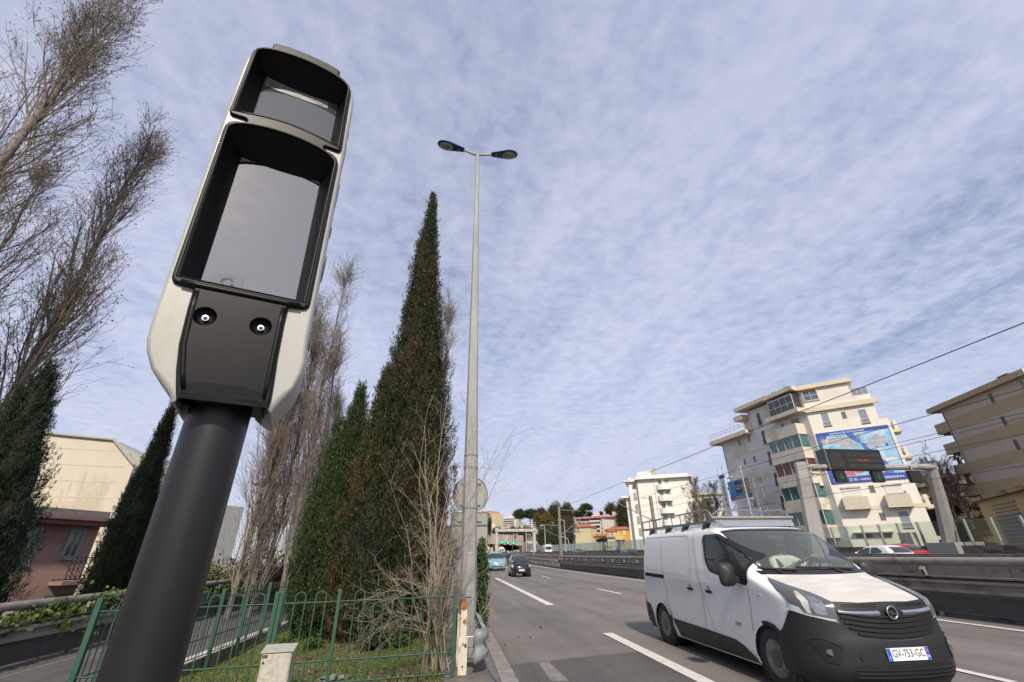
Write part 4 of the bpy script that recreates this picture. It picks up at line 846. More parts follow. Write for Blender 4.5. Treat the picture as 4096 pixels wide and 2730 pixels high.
def bare_tree(x, y, z0, H, label, seed, r0=.16, limbs=46, spread=.24, sub=11, tw=8, group=None, h0=.12, name='poplar_tree', ang=26, twr=.0052, leaves=0, up=.16, cat='tree', barkm=None, twigm=None, vary=1.0, kink=1.0, suba=30, twa=38, tl=1.0):
    rs = np.random.default_rng(seed); t = thing(name, label, cat, (x, y, z0), group=group)
    K = 14; tr = np.zeros((1, K, 3)); tr[0, :, 2] = np.linspace(-.3, H * .97, K); w_ = np.cumsum(rs.normal(0, .07 * kink, (K, 2)), axis=0); tr[0, :, :2] = w_ - w_[0]; rr = (r0 * (1 - np.linspace(0, 1, K)) ** .85 + .012)[None]
    v, f = tubes_mesh(tr, rr, 10); fastmesh('trunk', v, f, 4, barkm or BARK, t, smooth=True)
    B, D, r, s = children_of(rs, tr, rr, limbs, h0, ang, .97); L = H * spread * (1.15 - s) * rs.uniform(.6, 1.25 * vary, len(B)) + .5
    P1 = grow(rs, B, D, L, 8, up, .07 * kink); R1 = np.clip(r * .38, .009, .034)[:, None] * np.linspace(1, .22, 8)
    B, D, r, s2 = children_of(rs, P1, R1, sub, .15, suba); L2 = np.repeat(L, sub) * (.50 - .30 * s2) * rs.uniform(.5, 1.3, len(B)) + .18
    P2 = grow(rs, B, D, L2, 6, up * .8, .12 * kink); R2 = np.clip(r * .5, .005, .018)[:, None] * np.linspace(1, .4, 6)
    B, D, r, s3 = children_of(rs, P2, R2, tw, .1, twa); L3 = rs.uniform(.15, .62, len(B)) * min(1.3, H / 14) * tl
    P3 = grow(rs, B, D, L3, 4, up * .9, .20 * kink); R3 = np.full((len(P3), 1), twr) * np.linspace(1.1, .6, 4)
    v1, f1 = tubes_mesh(P1, R1, 6); v2, f2 = tubes_mesh(P2, R2, 4); v3, f3 = tubes_mesh(P3, R3, 3)
    V = np.concatenate([v1, v2, v3]); F = np.concatenate([f1, f2 + len(v1), f3 + len(v1) + len(v2)])
    mi = np.concatenate([np.zeros(len(f1)), np.ones(len(f2) + len(f3))]); fastmesh('branches', V, F, 4, None, t, mi=mi, mats=[barkm or BARK, twigm or TWIG])
    # little end clusters of buds
    tip = P3[:, -1]; k = rs.random(len(tip)) < .55; tip = tip[k]; leafcards('buds', tip, .022 * min(1.4, H / 14), 3, rs, BUDM, t, [0, 1])
    if leaves:
        lo = P3[rs.random(len(P3)) < .5][:, -1]; lo = lo[lo[:, 2] < H * leaves]; lo = lo[rs.random(len(lo)) < .35]; leafcards('last_leaves', lo, .05, 1, rs, YELM, t, [0, 1])
    return t
def leafcards(name, C, sz, per, rs, mat, parent, trange, jit=.6):
    n = len(C) * per; C = np.repeat(C, per, 0) + rs.normal(0, sz * jit, (n, 3)); a = rs.normal(0, 1, (n, 3)); a /= np.linalg.norm(a, axis=1, keepdims=True); c = np.cross(a, rs.normal(0, 1, (n, 3))); c /= np.linalg.norm(c, axis=1, keepdims=True)
    s = sz * rs.uniform(.5, 1.2, (n, 1)); V = np.stack([C - a * s, C - c * s * .55, C + a * s, C + c * s * .55], 1).reshape(-1, 3)
    return fastmesh(name, V, np.arange(n * 4).reshape(-1, 4), 4, mat, parent, tint=rs.uniform(trange[0], trange[1], n))
BUDM = leafmat('poplar_buds', 0, 0, tintcols=[(0, (0.12, 0.09, 0.065)), (1, (0.24, 0.18, 0.13))]); YELM = leafmat('yellow_leaves', 0, 0, tintcols=[(0, (0.16, 0.12, 0.02)), (.6, (0.30, 0.20, 0.04)), (1, (0.22, 0.22, 0.05))])
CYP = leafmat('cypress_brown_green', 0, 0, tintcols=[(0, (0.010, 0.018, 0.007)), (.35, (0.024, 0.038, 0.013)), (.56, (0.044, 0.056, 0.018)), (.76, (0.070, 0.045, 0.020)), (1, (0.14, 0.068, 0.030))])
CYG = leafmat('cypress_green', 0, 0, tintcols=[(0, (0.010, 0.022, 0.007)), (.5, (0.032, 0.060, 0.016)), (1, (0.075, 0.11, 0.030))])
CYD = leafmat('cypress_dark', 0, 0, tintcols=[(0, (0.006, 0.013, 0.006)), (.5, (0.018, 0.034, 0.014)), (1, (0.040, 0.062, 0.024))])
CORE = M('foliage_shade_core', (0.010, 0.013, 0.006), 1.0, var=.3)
def cypress(x, y, z0, H, prof, label, seed, mat, n=26000, sz=.055, tips=(), brown=0.0, name='cypress_tree', trunk=.11, split=0, group=None, lumps=1.0, th=1.0, cones=0, zlow=.06):
    """prof: list of (height share, radius); many leafy sprays set on a lumpy shell, each spray pointing up and out"""
    rs = np.random.default_rng(seed); t = thing(name, label, 'tree', (x, y, z0), group=group); ph = [p[0] for p in prof]; pr = [p[1] for p in prof]
    def rad(h, a):
        base = np.interp(h, ph, pr); lump = 1 + lumps * (.10 * np.sin(3 * a + 9 * h + seed) + .09 * np.sin(7 * a - 23 * h + 2 * seed) + .06 * np.sin(13 * a + 41 * h)); return base * lump
    m = n // 26; w_ = rs.random(m * 3); h = rs.random(m * 3); keep = rs.random(m * 3) < (np.interp(h, ph, pr) / max(pr)) * .9 + .10; h = h[keep][:m]; m = len(h); a = rs.uniform(0, 2 * np.pi, m); R_ = rad(h, a) * rs.uniform(.74, 1.05, m)
    C = np.stack([R_ * np.cos(a), R_ * np.sin(a), h * H], 1); out = np.stack([np.cos(a) * .35, np.sin(a) * .35, np.full(m, 1.)], 1) + rs.normal(0, .16, (m, 3)); out /= np.linalg.norm(out, axis=1, keepdims=True)
    # clump tint: slow patches of brown among green
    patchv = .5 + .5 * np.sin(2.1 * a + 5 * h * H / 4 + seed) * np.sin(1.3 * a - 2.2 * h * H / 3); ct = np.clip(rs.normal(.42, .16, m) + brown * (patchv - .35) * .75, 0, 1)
    k = 26; CC = np.repeat(C, k, 0); OO = np.repeat(out, k, 0); N = len(CC); L = sz * 5.2
    s = rs.uniform(-.5, 1., (N, 1)) * L * np.repeat(rs.uniform(.6, 1.3, m), k)[:, None]; jit = rs.normal(0, sz * .95, (N, 3)); P = CC + OO * s + jit * (1 - .75 * np.clip(s / L, 0, 1))
    d = OO + rs.normal(0, .45, (N, 3)); d /= np.linalg.norm(d, axis=1, keepdims=True); e = np.cross(d, rs.normal(0, 1, (N, 3))); e /= np.linalg.norm(e, axis=1, keepdims=True); q = sz * rs.uniform(.55, 1.25, (N, 1))
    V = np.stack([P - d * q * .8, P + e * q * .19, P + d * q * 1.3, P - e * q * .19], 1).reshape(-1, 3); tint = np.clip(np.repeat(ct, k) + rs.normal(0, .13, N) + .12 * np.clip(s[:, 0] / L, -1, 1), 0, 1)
    F = np.arange(N * 4).reshape(-1, 4)
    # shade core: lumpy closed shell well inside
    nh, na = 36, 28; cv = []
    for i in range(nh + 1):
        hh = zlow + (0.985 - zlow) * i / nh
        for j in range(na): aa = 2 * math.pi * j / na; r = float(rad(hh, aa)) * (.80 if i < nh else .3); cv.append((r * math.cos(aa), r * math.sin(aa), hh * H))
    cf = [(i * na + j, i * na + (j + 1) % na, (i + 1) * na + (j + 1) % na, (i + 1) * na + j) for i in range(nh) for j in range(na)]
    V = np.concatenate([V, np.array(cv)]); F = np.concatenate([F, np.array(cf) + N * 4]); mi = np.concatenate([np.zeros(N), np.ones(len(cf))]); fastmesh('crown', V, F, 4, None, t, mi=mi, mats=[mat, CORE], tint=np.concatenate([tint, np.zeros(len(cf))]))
    b = MB(); tops = [(0, 0)] if not split else [(-.12, 0), (.10, .05)]
    for tx, ty in tops: b.tube([(tx * .3, ty, -.3), (tx * .5, ty, H * .04), (tx, ty, H * .12), (tx * .3, ty, H * .4)], [trunk * 1.25, trunk, trunk * .8, trunk * .5], 10)
    b.build('trunk', M('cypress_bark', (0.17, 0.14, 0.115), .95, var=.35, scale=6, stretch=(1, 1, .2), bump=.7), t, smooth=True)
    if cones:
        cm = rs.random(cones) ; hh = rs.uniform(.15, .98, cones); aa = rs.uniform(0, 2 * np.pi, cones); rr = rad(hh, aa) * 1.05; leafcards('cones', np.stack([rr * np.cos(aa), rr * np.sin(aa), hh * H], 1), .022, 2, rs, leafmat('cone_tan', 0, 0, tintcols=[(0, (0.20, 0.15, 0.09)), (1, (0.36, 0.30, 0.21))]), t, [0, 1], .3)
    return t
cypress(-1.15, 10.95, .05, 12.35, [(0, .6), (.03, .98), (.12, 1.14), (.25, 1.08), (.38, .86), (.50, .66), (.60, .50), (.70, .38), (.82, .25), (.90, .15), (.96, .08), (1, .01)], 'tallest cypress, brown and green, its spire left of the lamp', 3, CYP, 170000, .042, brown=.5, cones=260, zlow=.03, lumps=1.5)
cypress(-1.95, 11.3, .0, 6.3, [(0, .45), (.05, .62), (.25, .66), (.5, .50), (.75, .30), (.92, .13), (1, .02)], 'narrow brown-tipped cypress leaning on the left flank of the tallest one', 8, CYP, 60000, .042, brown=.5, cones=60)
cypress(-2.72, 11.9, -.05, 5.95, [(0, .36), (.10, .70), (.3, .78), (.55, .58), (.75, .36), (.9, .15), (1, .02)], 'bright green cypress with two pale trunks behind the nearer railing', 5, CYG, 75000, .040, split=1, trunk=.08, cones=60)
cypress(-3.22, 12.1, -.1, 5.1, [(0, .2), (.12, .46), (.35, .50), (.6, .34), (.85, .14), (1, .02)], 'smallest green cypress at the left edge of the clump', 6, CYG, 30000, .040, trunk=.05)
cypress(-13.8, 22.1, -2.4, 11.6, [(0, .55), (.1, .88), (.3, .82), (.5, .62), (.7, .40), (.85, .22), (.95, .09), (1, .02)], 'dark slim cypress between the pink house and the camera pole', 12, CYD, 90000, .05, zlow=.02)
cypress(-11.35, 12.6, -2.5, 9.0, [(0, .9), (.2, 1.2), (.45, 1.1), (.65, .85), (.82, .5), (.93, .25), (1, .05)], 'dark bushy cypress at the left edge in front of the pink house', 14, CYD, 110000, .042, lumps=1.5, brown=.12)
# bare poplars
bare_tree(-13.3, 10.3, -2.5, 23.5, 'tallest bare poplar, rising out of the top left corner', 21, r0=.24, limbs=80, spread=.24, sub=10, tw=6, h0=.3, ang=26, leaves=.32, vary=1.2, twr=.0058)
bare_tree(-13.0, 13.9, -2.5, 21.0, 'bare poplar with a few yellow leaves, beside the camera head', 24, r0=.19, limbs=70, spread=.22, sub=9, tw=6, h0=.28, ang=24, leaves=.62, twr=.0055)
bare_tree(-14.9, 13.2, -2.5, 16.5, 'bare poplar low in the left edge, behind the tallest one', 29, r0=.18, limbs=44, spread=.26, sub=9, tw=6, h0=.25, ang=28, leaves=.7, vary=1.3)
for i, (bx, H, sd, lab) in enumerate(((540, 14.5, 31, 'bare poplar nearest the dark camera pole, on its right'), (575, 16.8, 32, 'second bare poplar right of the camera pole'), (612, 17.6, 33, 'third bare poplar right of the camera pole'), (640, 19.0, 34, 'bare poplar with the highest top, just right of the camera head'), (672, 15.0, 35, 'bare poplar leaning over the gap left of the green cypresses'), (705, 11.5, 36, 'shorter bare poplar in the gap left of the green cypresses'), (590, 12.0, 37, 'slim low bare poplar among the trunks by the camera pole'))):
    P = atr(bx * 1.7407, 1335 * 1.7407, 23.5 + 1.3 * (i % 3)); bare_tree(P.x, P.y, -1.6, H, lab, sd, r0=.12 - .008 * (i > 3) * i, limbs=44, spread=.24, sub=10, tw=5, h0=.10, ang=17, group='bare poplars beyond the ramp', leaves=.25, twr=.0058, suba=24, twa=34, tl=1.5, up=.15)
bare_tree(-.75, 25.2, -.2, 17.9, 'pale bare poplar seen between the tallest cypress and the lamp', 41, r0=.13, limbs=40, spread=.15, sub=9, tw=6, h0=.2, ang=14, twr=.006, suba=20, twa=30, tl=1.3, twigm=M('twig_pale', (0.26, 0.23, 0.20), .9))
# leafless shrub tangled in front of the lamp
def shrub():
    rs = np.random.default_rng(77); t = thing('bare_shrub', 'leafless pale shrub of many thin stems, tangled in front of the lamp pole', 'shrub', (-.12, 7.55, .08))
    n = 28; B = np.stack([rs.normal(.02, .10, n), rs.normal(.1, .16, n), np.zeros(n)], 1); D = np.stack([rs.normal(-.06, .22, n), rs.normal(.02, .16, n), np.ones(n)], 1); L = rs.uniform(1.3, 4.2, n)
    P1 = grow(rs, B, D, L, 12, .03, .085); R1 = rs.uniform(.0055, .014, n)[:, None] * np.linspace(1, .25, 12)
    n2 = 8; B2 = np.stack([rs.normal(-.1, .1, n2), rs.normal(0, .1, n2), rs.uniform(.2, .9, n2)], 1); D2 = np.stack([rs.uniform(-1.3, -.5, n2), rs.normal(-.1, .25, n2), rs.uniform(.5, 1.0, n2)], 1); P1b = grow(rs, B2, D2, rs.uniform(.6, 1.3, n2), 12, -.10, .08); R1b = np.full((n2, 1), .005) * np.linspace(1, .4, 12)
    PA = np.concatenate([P1, P1b]); RA = np.concatenate([R1, R1b])
    B, D, r, s = children_of(rs, PA, RA, 9, .2, 38); P2 = grow(rs, B, D, rs.uniform(.15, .8, len(B)), 7, .02, .16); R2 = np.clip(r * .6, .002, .006)[:, None] * np.linspace(1, .5, 7)
    B, D, r, s = children_of(rs, P2, R2, 3, .2, 45); P3 = grow(rs, B, D, rs.uniform(.06, .3, len(B)), 5, .0, .22); R3 = np.full((len(P3), 1), .0019) * np.linspace(1, .7, 5)
    a = tubes_mesh(PA, RA, 6); b_ = tubes_mesh(P2, R2, 4); c = tubes_mesh(P3, R3, 3); V = np.concatenate([a[0], b_[0], c[0]]); F = np.concatenate([a[1], b_[1] + len(a[0]), c[1] + len(a[0]) + len(b_[0])])
    fastmesh('stems', V, F, 4, M('shrub_bark', (0.30, 0.245, 0.19), .85, var=.3, scale=3), t)
    tip = P2[rs.random(len(P2)) < .07][:, -1]; leafcards('dry_leaves', tip, .018, 1, rs, leafmat('dry_leaf', 0, 0, tintcols=[(0, (0.14, 0.08, 0.05)), (1, (0.30, 0.20, 0.12))]), t, [0, 1])
shrub()
def bush(x, y, z0, rx, ry, h, label, seed, mat, n=9000, sz=.06, name='bush', cat='bush', lump=.28, group=None, stem=True, parent=None, zc=.5, full=False, core=.72):
    """rounded leafy mass: clumps of leaves through an uneven volume round a shaded core"""
    rs = np.random.default_rng(seed); t = thing(name, label, cat, (x, y, z0), group=group)
    m = n // 10; d = rs.normal(0, 1, (m, 3)); d /= np.linalg.norm(d, axis=1, keepdims=True)
    def lum(d): return 1 + lump * (np.sin(3.1 * d[:, 0] + seed) * np.cos(2.7 * d[:, 1] * 1.3 + seed) + .6 * np.sin(7 * d[:, 0] + 5 * d[:, 2]) * np.cos(6 * d[:, 1] - seed) + .4 * np.sin(13 * d[:, 2] + 11 * d[:, 0]))
    r = lum(d) * rs.uniform(.72, 1.03, m) ** .8; sc = np.array([rx, ry, h * .5]); C = d * r[:, None] * sc; C[:, 2] += h * zc
    if not full: C[:, 2] = np.maximum(C[:, 2], 0)
    cl = rs.uniform(.15, .85, m); leaf = np.repeat(C, 10, 0) + rs.normal(0, sz * 1.9, (m * 10, 3)); N = len(leaf)
    a = rs.normal(0, 1, (N, 3)); a /= np.linalg.norm(a, axis=1, keepdims=True); c = np.cross(a, rs.normal(0, 1, (N, 3))); c /= np.linalg.norm(c, axis=1, keepdims=True); s = sz * rs.uniform(.6, 1.3, (N, 1))
    V = np.stack([leaf - a * s, leaf - c * s * .6, leaf + a * s, leaf + c * s * .6], 1).reshape(-1, 3); F = np.arange(N * 4).reshape(-1, 4)
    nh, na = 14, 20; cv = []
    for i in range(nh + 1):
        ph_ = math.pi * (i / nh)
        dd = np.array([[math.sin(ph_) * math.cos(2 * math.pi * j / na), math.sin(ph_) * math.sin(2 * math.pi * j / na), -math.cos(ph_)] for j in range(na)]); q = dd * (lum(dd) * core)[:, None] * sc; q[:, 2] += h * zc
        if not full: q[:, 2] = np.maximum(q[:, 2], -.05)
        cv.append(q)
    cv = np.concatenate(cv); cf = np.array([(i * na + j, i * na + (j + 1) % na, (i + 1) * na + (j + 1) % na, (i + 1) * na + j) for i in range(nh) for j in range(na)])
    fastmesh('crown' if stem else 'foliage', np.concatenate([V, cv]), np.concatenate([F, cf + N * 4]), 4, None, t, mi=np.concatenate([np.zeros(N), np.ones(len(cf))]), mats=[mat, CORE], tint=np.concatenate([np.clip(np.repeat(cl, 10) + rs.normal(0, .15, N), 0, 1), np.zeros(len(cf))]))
    if stem: b = MB(); b.tube([(0, 0, -.3), (0.05, 0, h * .25), (0, .05, h * .5)], [.05 * h * .35 + .01, .04 * h * .3 + .01, .01], 8); b.build('trunk' if cat == 'tree' else 'stem', BARK, t, smooth=True)
    return t
LEAFG = leafmat('leaf_mid_green', 0, 0, tintcols=[(0, (0.015, 0.03, 0.008)), (.6, (0.045, 0.085, 0.02)), (1, (0.09, 0.14, 0.03))])
LEAFV = leafmat('leaf_vine', 0, 0, tintcols=[(0, (0.02, 0.045, 0.01)), (.7, (0.05, 0.09, 0.016)), (1, (0.15, 0.19, 0.03))])
bush(.62, 9.7, .1, .12, .6, 1.7, 'narrow evergreen bush growing between the lamp pole and the road', 91, LEAFG, 9000, .020, lump=.2)
bush(-1.35, 9.75, .0, .28, .25, .75, 'small dark shoot at the foot of the tallest cypress', 92, CYD, 3000, .03)
for px, py, r_, lab, sd in ((1250, 2590, .16, 'leafy weed tuft at the foot of the twin pale trunks', 1), (1600, 2600, .22, 'clump of broad weeds with yellow flowers under the tallest cypress', 2), (1150, 2580, .12, 'small weed tuft left of the twin pale trunks', 3)):
    P = onz(px, py, 0); bush(P.x, P.y, vz(P.x, P.y), r_, r_, .16, lab, 93 + sd, LEAFV if sd > 1 else LEAFG, 700, .022, name='weed', cat='weed', stem=False)
# ivy over the ramp parapet, hedge and undergrowth behind it
def vine(name, label, segs, seed, mat, n, sz, cat='climbing plant'):
    rs = np.random.default_rng(seed); t = thing(name, label, cat, segs[0][:3]); C = []
    for (x, y, z, ry, rz_, w_) in segs:
        k = max(4, int(n * w_)); C.append(np.stack([rs.normal(x, .10, k), rs.normal(y, ry, k), rs.normal(z, rz_, k)], 1))
    C = np.concatenate(C) - np.array(segs[0][:3]); N = len(C); nrm = rs.normal(0, .5, (N, 3)) + np.array([.8, -.6, .5]); nrm /= np.linalg.norm(nrm, axis=1, keepdims=True)
    a = np.cross(nrm, rs.normal(0, 1, (N, 3))); a /= np.linalg.norm(a, axis=1, keepdims=True); c = np.cross(nrm, a); s = sz * rs.uniform(.5, 1.2, (N, 1))
    an = np.arange(5) * 2 * np.pi / 5; V = np.stack([C + (a * math.cos(q) + c * math.sin(q)) * s for q in an], 1).reshape(-1, 3)
    fastmesh('leaves', V, np.arange(N * 5).reshape(-1, 5), 5, mat, t, tint=rs.random(N))
    for _ in range(8):
        b = MB(); p = C[rs.integers(N)]; b.tube([p, p + np.array([.02, rs.normal(0, .3), -.1]), p + np.array([.02, rs.normal(0, .6), rs.normal(-.1, .2)])], .006, 4); b.build('stem', M('vine_stem', (.1, .08, .05), .9), t)
vine('ivy', 'yellow-green vine leaves hanging over the ramp parapet', [(-9.78, 13.2, .36, 1.2, .07, .35), (-9.9, 14.6, .42, .7, .1, .3), (-9.75, 15.6, .55, .5, .12, .15), (-9.65, 14.3, .1, .15, .12, .05), (-9.66, 12.2, .25, .6, .1, .1), (-9.66, 15.2, -.1, .2, .2, .04)], 61, LEAFV, 750, .05)
vine('ivy', 'green vine leaves on the ramp parapet behind the farther railing', [(-9.75, 19, .35, 2.2, .12, .4), (-9.85, 24, .4, 2.5, .15, .3), (-9.85, 28, .5, 2.5, .2, .3)], 62, LEAFV, 1300, .06)
bush(-10.9, 14.6, -2.0, .5, 1.9, 1.7, 'low dark hedge behind the ramp parapet', 63, CYD, 16000, .07, stem=False, name='hedge', cat='hedge')
bush(-11.2, 23.0, -2.0, 1.2, 3.5, 3.6, 'tangled green undergrowth right of the camera pole, behind the ramp parapet', 64, leafmat('undergrowth', 0, 0, tintcols=[(0, (0.03, 0.03, 0.012)), (.5, (0.07, 0.08, 0.02)), (1, (0.17, 0.19, 0.04))]), 12000, .06, stem=False, lump=.45, core=.5)
bush(-9.2, 29.0, -1.8, 3.0, 2.5, 3.4, 'brown undergrowth at the feet of the poplar row', 65, leafmat('undergrowth_brown', 0, 0, tintcols=[(0, (0.035, 0.025, 0.015)), (.6, (0.09, 0.065, 0.035)), (1, (0.13, 0.12, 0.04))]), 16000, .07, stem=False, lump=.4, core=.6)
bush(-5.2, 29.0, -1.5, 2.6, 2.0, 3.6, 'dark undergrowth behind the green cypresses', 66, CYD, 12000, .07, stem=False, lump=.35)
# ================================================================ near things: railings, cabinet, lamp, signs, guard rails
def hoop_panel(name, P0, P1, ztop, zr, zl, zb, pitch, r, parent, mat=GREENP):
    P0, P1 = Vector(P0), Vector(P1); d = P1 - P0; L = Vector((d.x, d.y, 0)).length; u = d / L; b = MB(); n = max(1, int((L - .06) / pitch)); m = (L - n * pitch) / 2
    at = lambda t, z: P0 + u * t + Vector((0, 0, z))
    for i in range(n):
        t0 = m + pitch * (i + .25); t1 = m + pitch * (i + .75); rr = (t1 - t0) / 2; c = (t0 + t1) / 2
        pts = [at(t0, zb)] + [at(t0, zb + (ztop - rr - zb) * k / 2) for k in (1, 2)] + [at(c - rr * math.cos(a), ztop - rr + rr * math.sin(a)) for a in [math.pi * k / 8 for k in range(1, 8)]] + [at(t1, ztop - rr), at(t1, zb)]
        b.tube(pts, r, 6)
    o = b.build(name, mat, parent, smooth=True)
    for z in (zr, zl) + ((zb,) if zb > -.9 else ()):
        q = MB(); q.tube([at(0, z), at(L, z)], r * 1.15, 4); q.build('rail', mat, parent)
    return o
fn = thing('metal_fence', 'nearer green hoop-topped railing crossing the grass between pole and rusty post', 'fence')
fy = lambda x: 7.06 + (x - .1) * .09
def fpost(x, y, z0, z1, w_, parent, mat=GREENP, rz=0.09):
    b = MB(); b.box(-w_ / 2, w_ / 2, -w_ / 2, w_ / 2, z0, z1); o = b.build('post', mat, parent, bevel=.003); o.location = (x, y, 0); o.rotation_euler = (0, 0, rz); return o
tops = lambda x: 1.17 + .0095 * (x - .1) - 0
for x, w_ in ((.1, .042), (-1.45, .042), (-2.165, .05), (-2.222, .05), (-3.4, .042), (-4.2, .06)): fpost(x, fy(x), -.3, tops(x), w_, fn)
for a, c in ((.1, -1.45), (-1.45, -2.165), (-2.222, -3.4), (-3.4, -4.2)):
    hoop_panel('hoop_panel', (a, fy(a), .0095 * (a - .1)), (c, fy(c), .0095 * (c - .1)), 1.155, 1.03, .385, .155, .255, .0085, fn)
ff = thing('metal_fence', 'farther green railing running along the ramp on a low white-topped wall', 'fence')
fx = lambda y: -4.27 + .034 * (y - 6.7)
ys = [6.7 + 1.06 * i for i in range(18)]
for i, y in enumerate(ys):
    if i: fpost(fx(y), y, -.45, 1.04, .06, ff)
    if i: hoop_panel('hoop_panel', (fx(ys[i - 1]) - .04, ys[i - 1], 0), (fx(y) - .04, y, 0), 1.02, .90, .30, .04, .21, .0075, ff)
lw = thing('low_wall', 'low concrete wall with white painted top under the farther green railing', 'wall')
b = MB(); b.hexa([Vector((-4.56, 6.2, -.7)), Vector((-4.33, 6.2, -.7)), Vector((-3.9, 27, -.7)), Vector((-4.13, 27, -.7))], [Vector((-4.56, 6.2, -.03)), Vector((-4.33, 6.2, -.03)), Vector((-3.9, 27, -.03)), Vector((-4.13, 27, -.03))]); b.build('wall', CONC, lw)
b = MB(); b.hexa([Vector((-4.57, 6.2, -.03)), Vector((-4.32, 6.2, -.03)), Vector((-3.89, 27, -.03)), Vector((-4.14, 27, -.03))], [Vector((-4.57, 6.2, .0)), Vector((-4.32, 6.2, .0)), Vector((-3.89, 27, .0)), Vector((-4.14, 27, .0))]); b.build('coping', M('coping_white', (0.5, 0.48, 0.43), .8, var=.15, col2=(.3, .28, .25)), lw)
# cabinet
cb = thing('utility_cabinet', 'small cream utility cabinet with black lock standing in front of the nearer railing', 'utility cabinet', (-1.865, 6.13, 0), R(7.5))
CBM = M('cabinet_cream', (0.46, 0.44, 0.37), .75, var=.14, scale=24, bump=.3, bscale=90, col2=(0.36, 0.33, 0.27), c2scale=9)
b = MB(); b.box(-.155, .155, 0, .21, .0, .60); b.build('body', CBM, cb, bevel=.006)
b = MB(); b.hexa([Vector((-.17, -.02, .60)), Vector((.17, -.02, .60)), Vector((.17, .23, .60)), Vector((-.17, .23, .60))], [Vector((-.17, -.02, .612)), Vector((.17, -.02, .612)), Vector((.17, .23, .650)), Vector((-.17, .23, .650))]); b.build('lid', M('cabinet_lid', (0.34, 0.33, 0.29), .7, var=.12, scale=20), cb, bevel=.003)
b = MB(); b.box(-.147, .147, -.012, -.003, .03, .59); dq = b.build('door', CBM, cb, bevel=.004)
b = MB(); b.lathe([(.011, 0), (.011, -.008), (.004, -.009)], (-.145 + .02, -.012, .515), 'y', 16); b.build('lock', BLACKP, dq, smooth=30)
b = MB(); b.box(-.146, -.092, -.0145, -.012, .555, .583); lb = b.build('label_plate', M('label_brown', (0.03, 0.02, 0.02), .5), dq)
text('68 1', 'label_text', M('label_ink', (0.30, 0.28, 0.25), .6), .022, frame((-.119, -.0146, .569), (1, 0, 0), (0, -1, 0)), lb, .0005)
b = MB(); b.box(.156, .159, .03, .05, .40, .55); b.build('vent_slot', BLACKP, cb)
# rock half sunk in the grass
b = MB(); P = onz(1330, 2712, .09); b.v = []
bm = bmesh.new(); bmesh.ops.create_icosphere(bm, subdivisions=3, radius=1)
for v in bm.verts: v.co = Vector((v.co.x * .17, v.co.y * .09, v.co.z * .035)) * (1 + .25 * math.sin(v.co.x * 7 + v.co.y * 5) * math.cos(v.co.z * 6))
me = bpy.data.meshes.new('stone'); bm.to_mesh(me); bm.free(); me.materials.append(M('stone_grey_green', (0.16, 0.18, 0.15), .85, var=.3, scale=20, bump=.5)); o = bpy.data.objects.new('stone', me); COL.objects.link(o); o.location = (P.x, P.y, .085); o.rotation_euler = (0, 0, .3)
tag(o, 'flat grey-green stone lying in the grass behind the nearer railing', 'stone')
# tall double lamp
lp_ = thing('street_lamp', 'tall grey double-headed street lamp with two blue lanterns against the sky', 'street lamp', (.36, 8.85, 0))
PG = M('lamp_pole_grey', (0.34, 0.34, 0.32), .5, .15, var=.10, scale=2.5, stretch=(1, 1, .3), col2=(0.44, 0.43, 0.40), c2scale=1.2)
b = MB(); b.lathe([(.150, .05), (.140, 3.0), (.105, 6.0), (.076, 9.0), (.048, 12.12)], (0, 0, 0), 'z', 8); pl = b.build('pole', PG, lp_); pl.rotation_euler = (0, R(-.55), 0)
for z in (2.35, 3.1, 3.35): b = MB(); b.lathe([(.151 - (z - 2.3) * .005, z), (.151 - (z - 2.3) * .005, z + .03)], (0, 0, 0), 'z', 8); b.build('steel_band', GALV, pl)
b = MB(); b.box(-.05, .05, -.16, -.14, .9, 1.6); b.build('access_door', PG, pl, bevel=.006)
T = Vector((-.12, 0, 12.12))
BL = M('lantern_blue', (0.012, 0.055, 0.16), .35, var=.1, coat=.3); LG = M('lantern_bowl', (0.28, 0.27, 0.25), .15, var=.15, scale=6, coat=.8)
for s, dz, L in ((-1, .20, 1.0), (1, .09, 1.0)):
    arm = thing_part('arm', lp_); b = MB(); e = T + Vector((s * .42, 0, dz * .75)); b.tube([T, T + Vector((s * .12, 0, .02)), T + Vector((s * .25, 0, dz * .35)), e], .032, 8); b.build('arm_tube', PG, arm, smooth=True)
    d = Vector((s, -.06, dz * .75)).normalized(); up = Vector((0, 0, 1)) - d * d.z; up.normalize(); sd = d.cross(up)
    def lan(u, v, e=e, d=d, up=up, sd=sd):
        t = u; w_ = .175 * (min(1, .42 + .9 * t) * (1 - max(0, (t - .55) / .45) ** 2.6) ** .5 if t < 1 else 0); h = .085 * (min(1, .6 + .8 * t) * (1 - max(0, (t - .6) / .4) ** 2.4) ** .5 if t < 1 else 0); a = 2 * math.pi * v
        return e + d * (-.02 + .80 * t) + sd * w_ * math.cos(a) + up * (h * (1.0 if math.sin(a) > 0 else .45) * math.sin(a))
    b = MB(); b.grid(lan, 22, 24); lb = b.build('lantern', BL, arm, smooth='all')
    m4 = frame(e + d * .50 - up * .030, d, -up); b = MB()
    b.grid(lambda u, v: m4 @ Vector((.20 * (u ** .9) * math.cos(2 * math.pi * v), .125 * (u ** .9) * math.sin(2 * math.pi * v), .05 * math.sqrt(max(0, 1 - u * u)))), 8, 24); b.build('glass_bowl', LG, lb, smooth='all')
    b = MB(); b.box(.10, .16, -.015, .03, .025, .045, frame(e, d, -up)); b.build('latch', M('latch_grey', (.3, .28, .24)), lb)
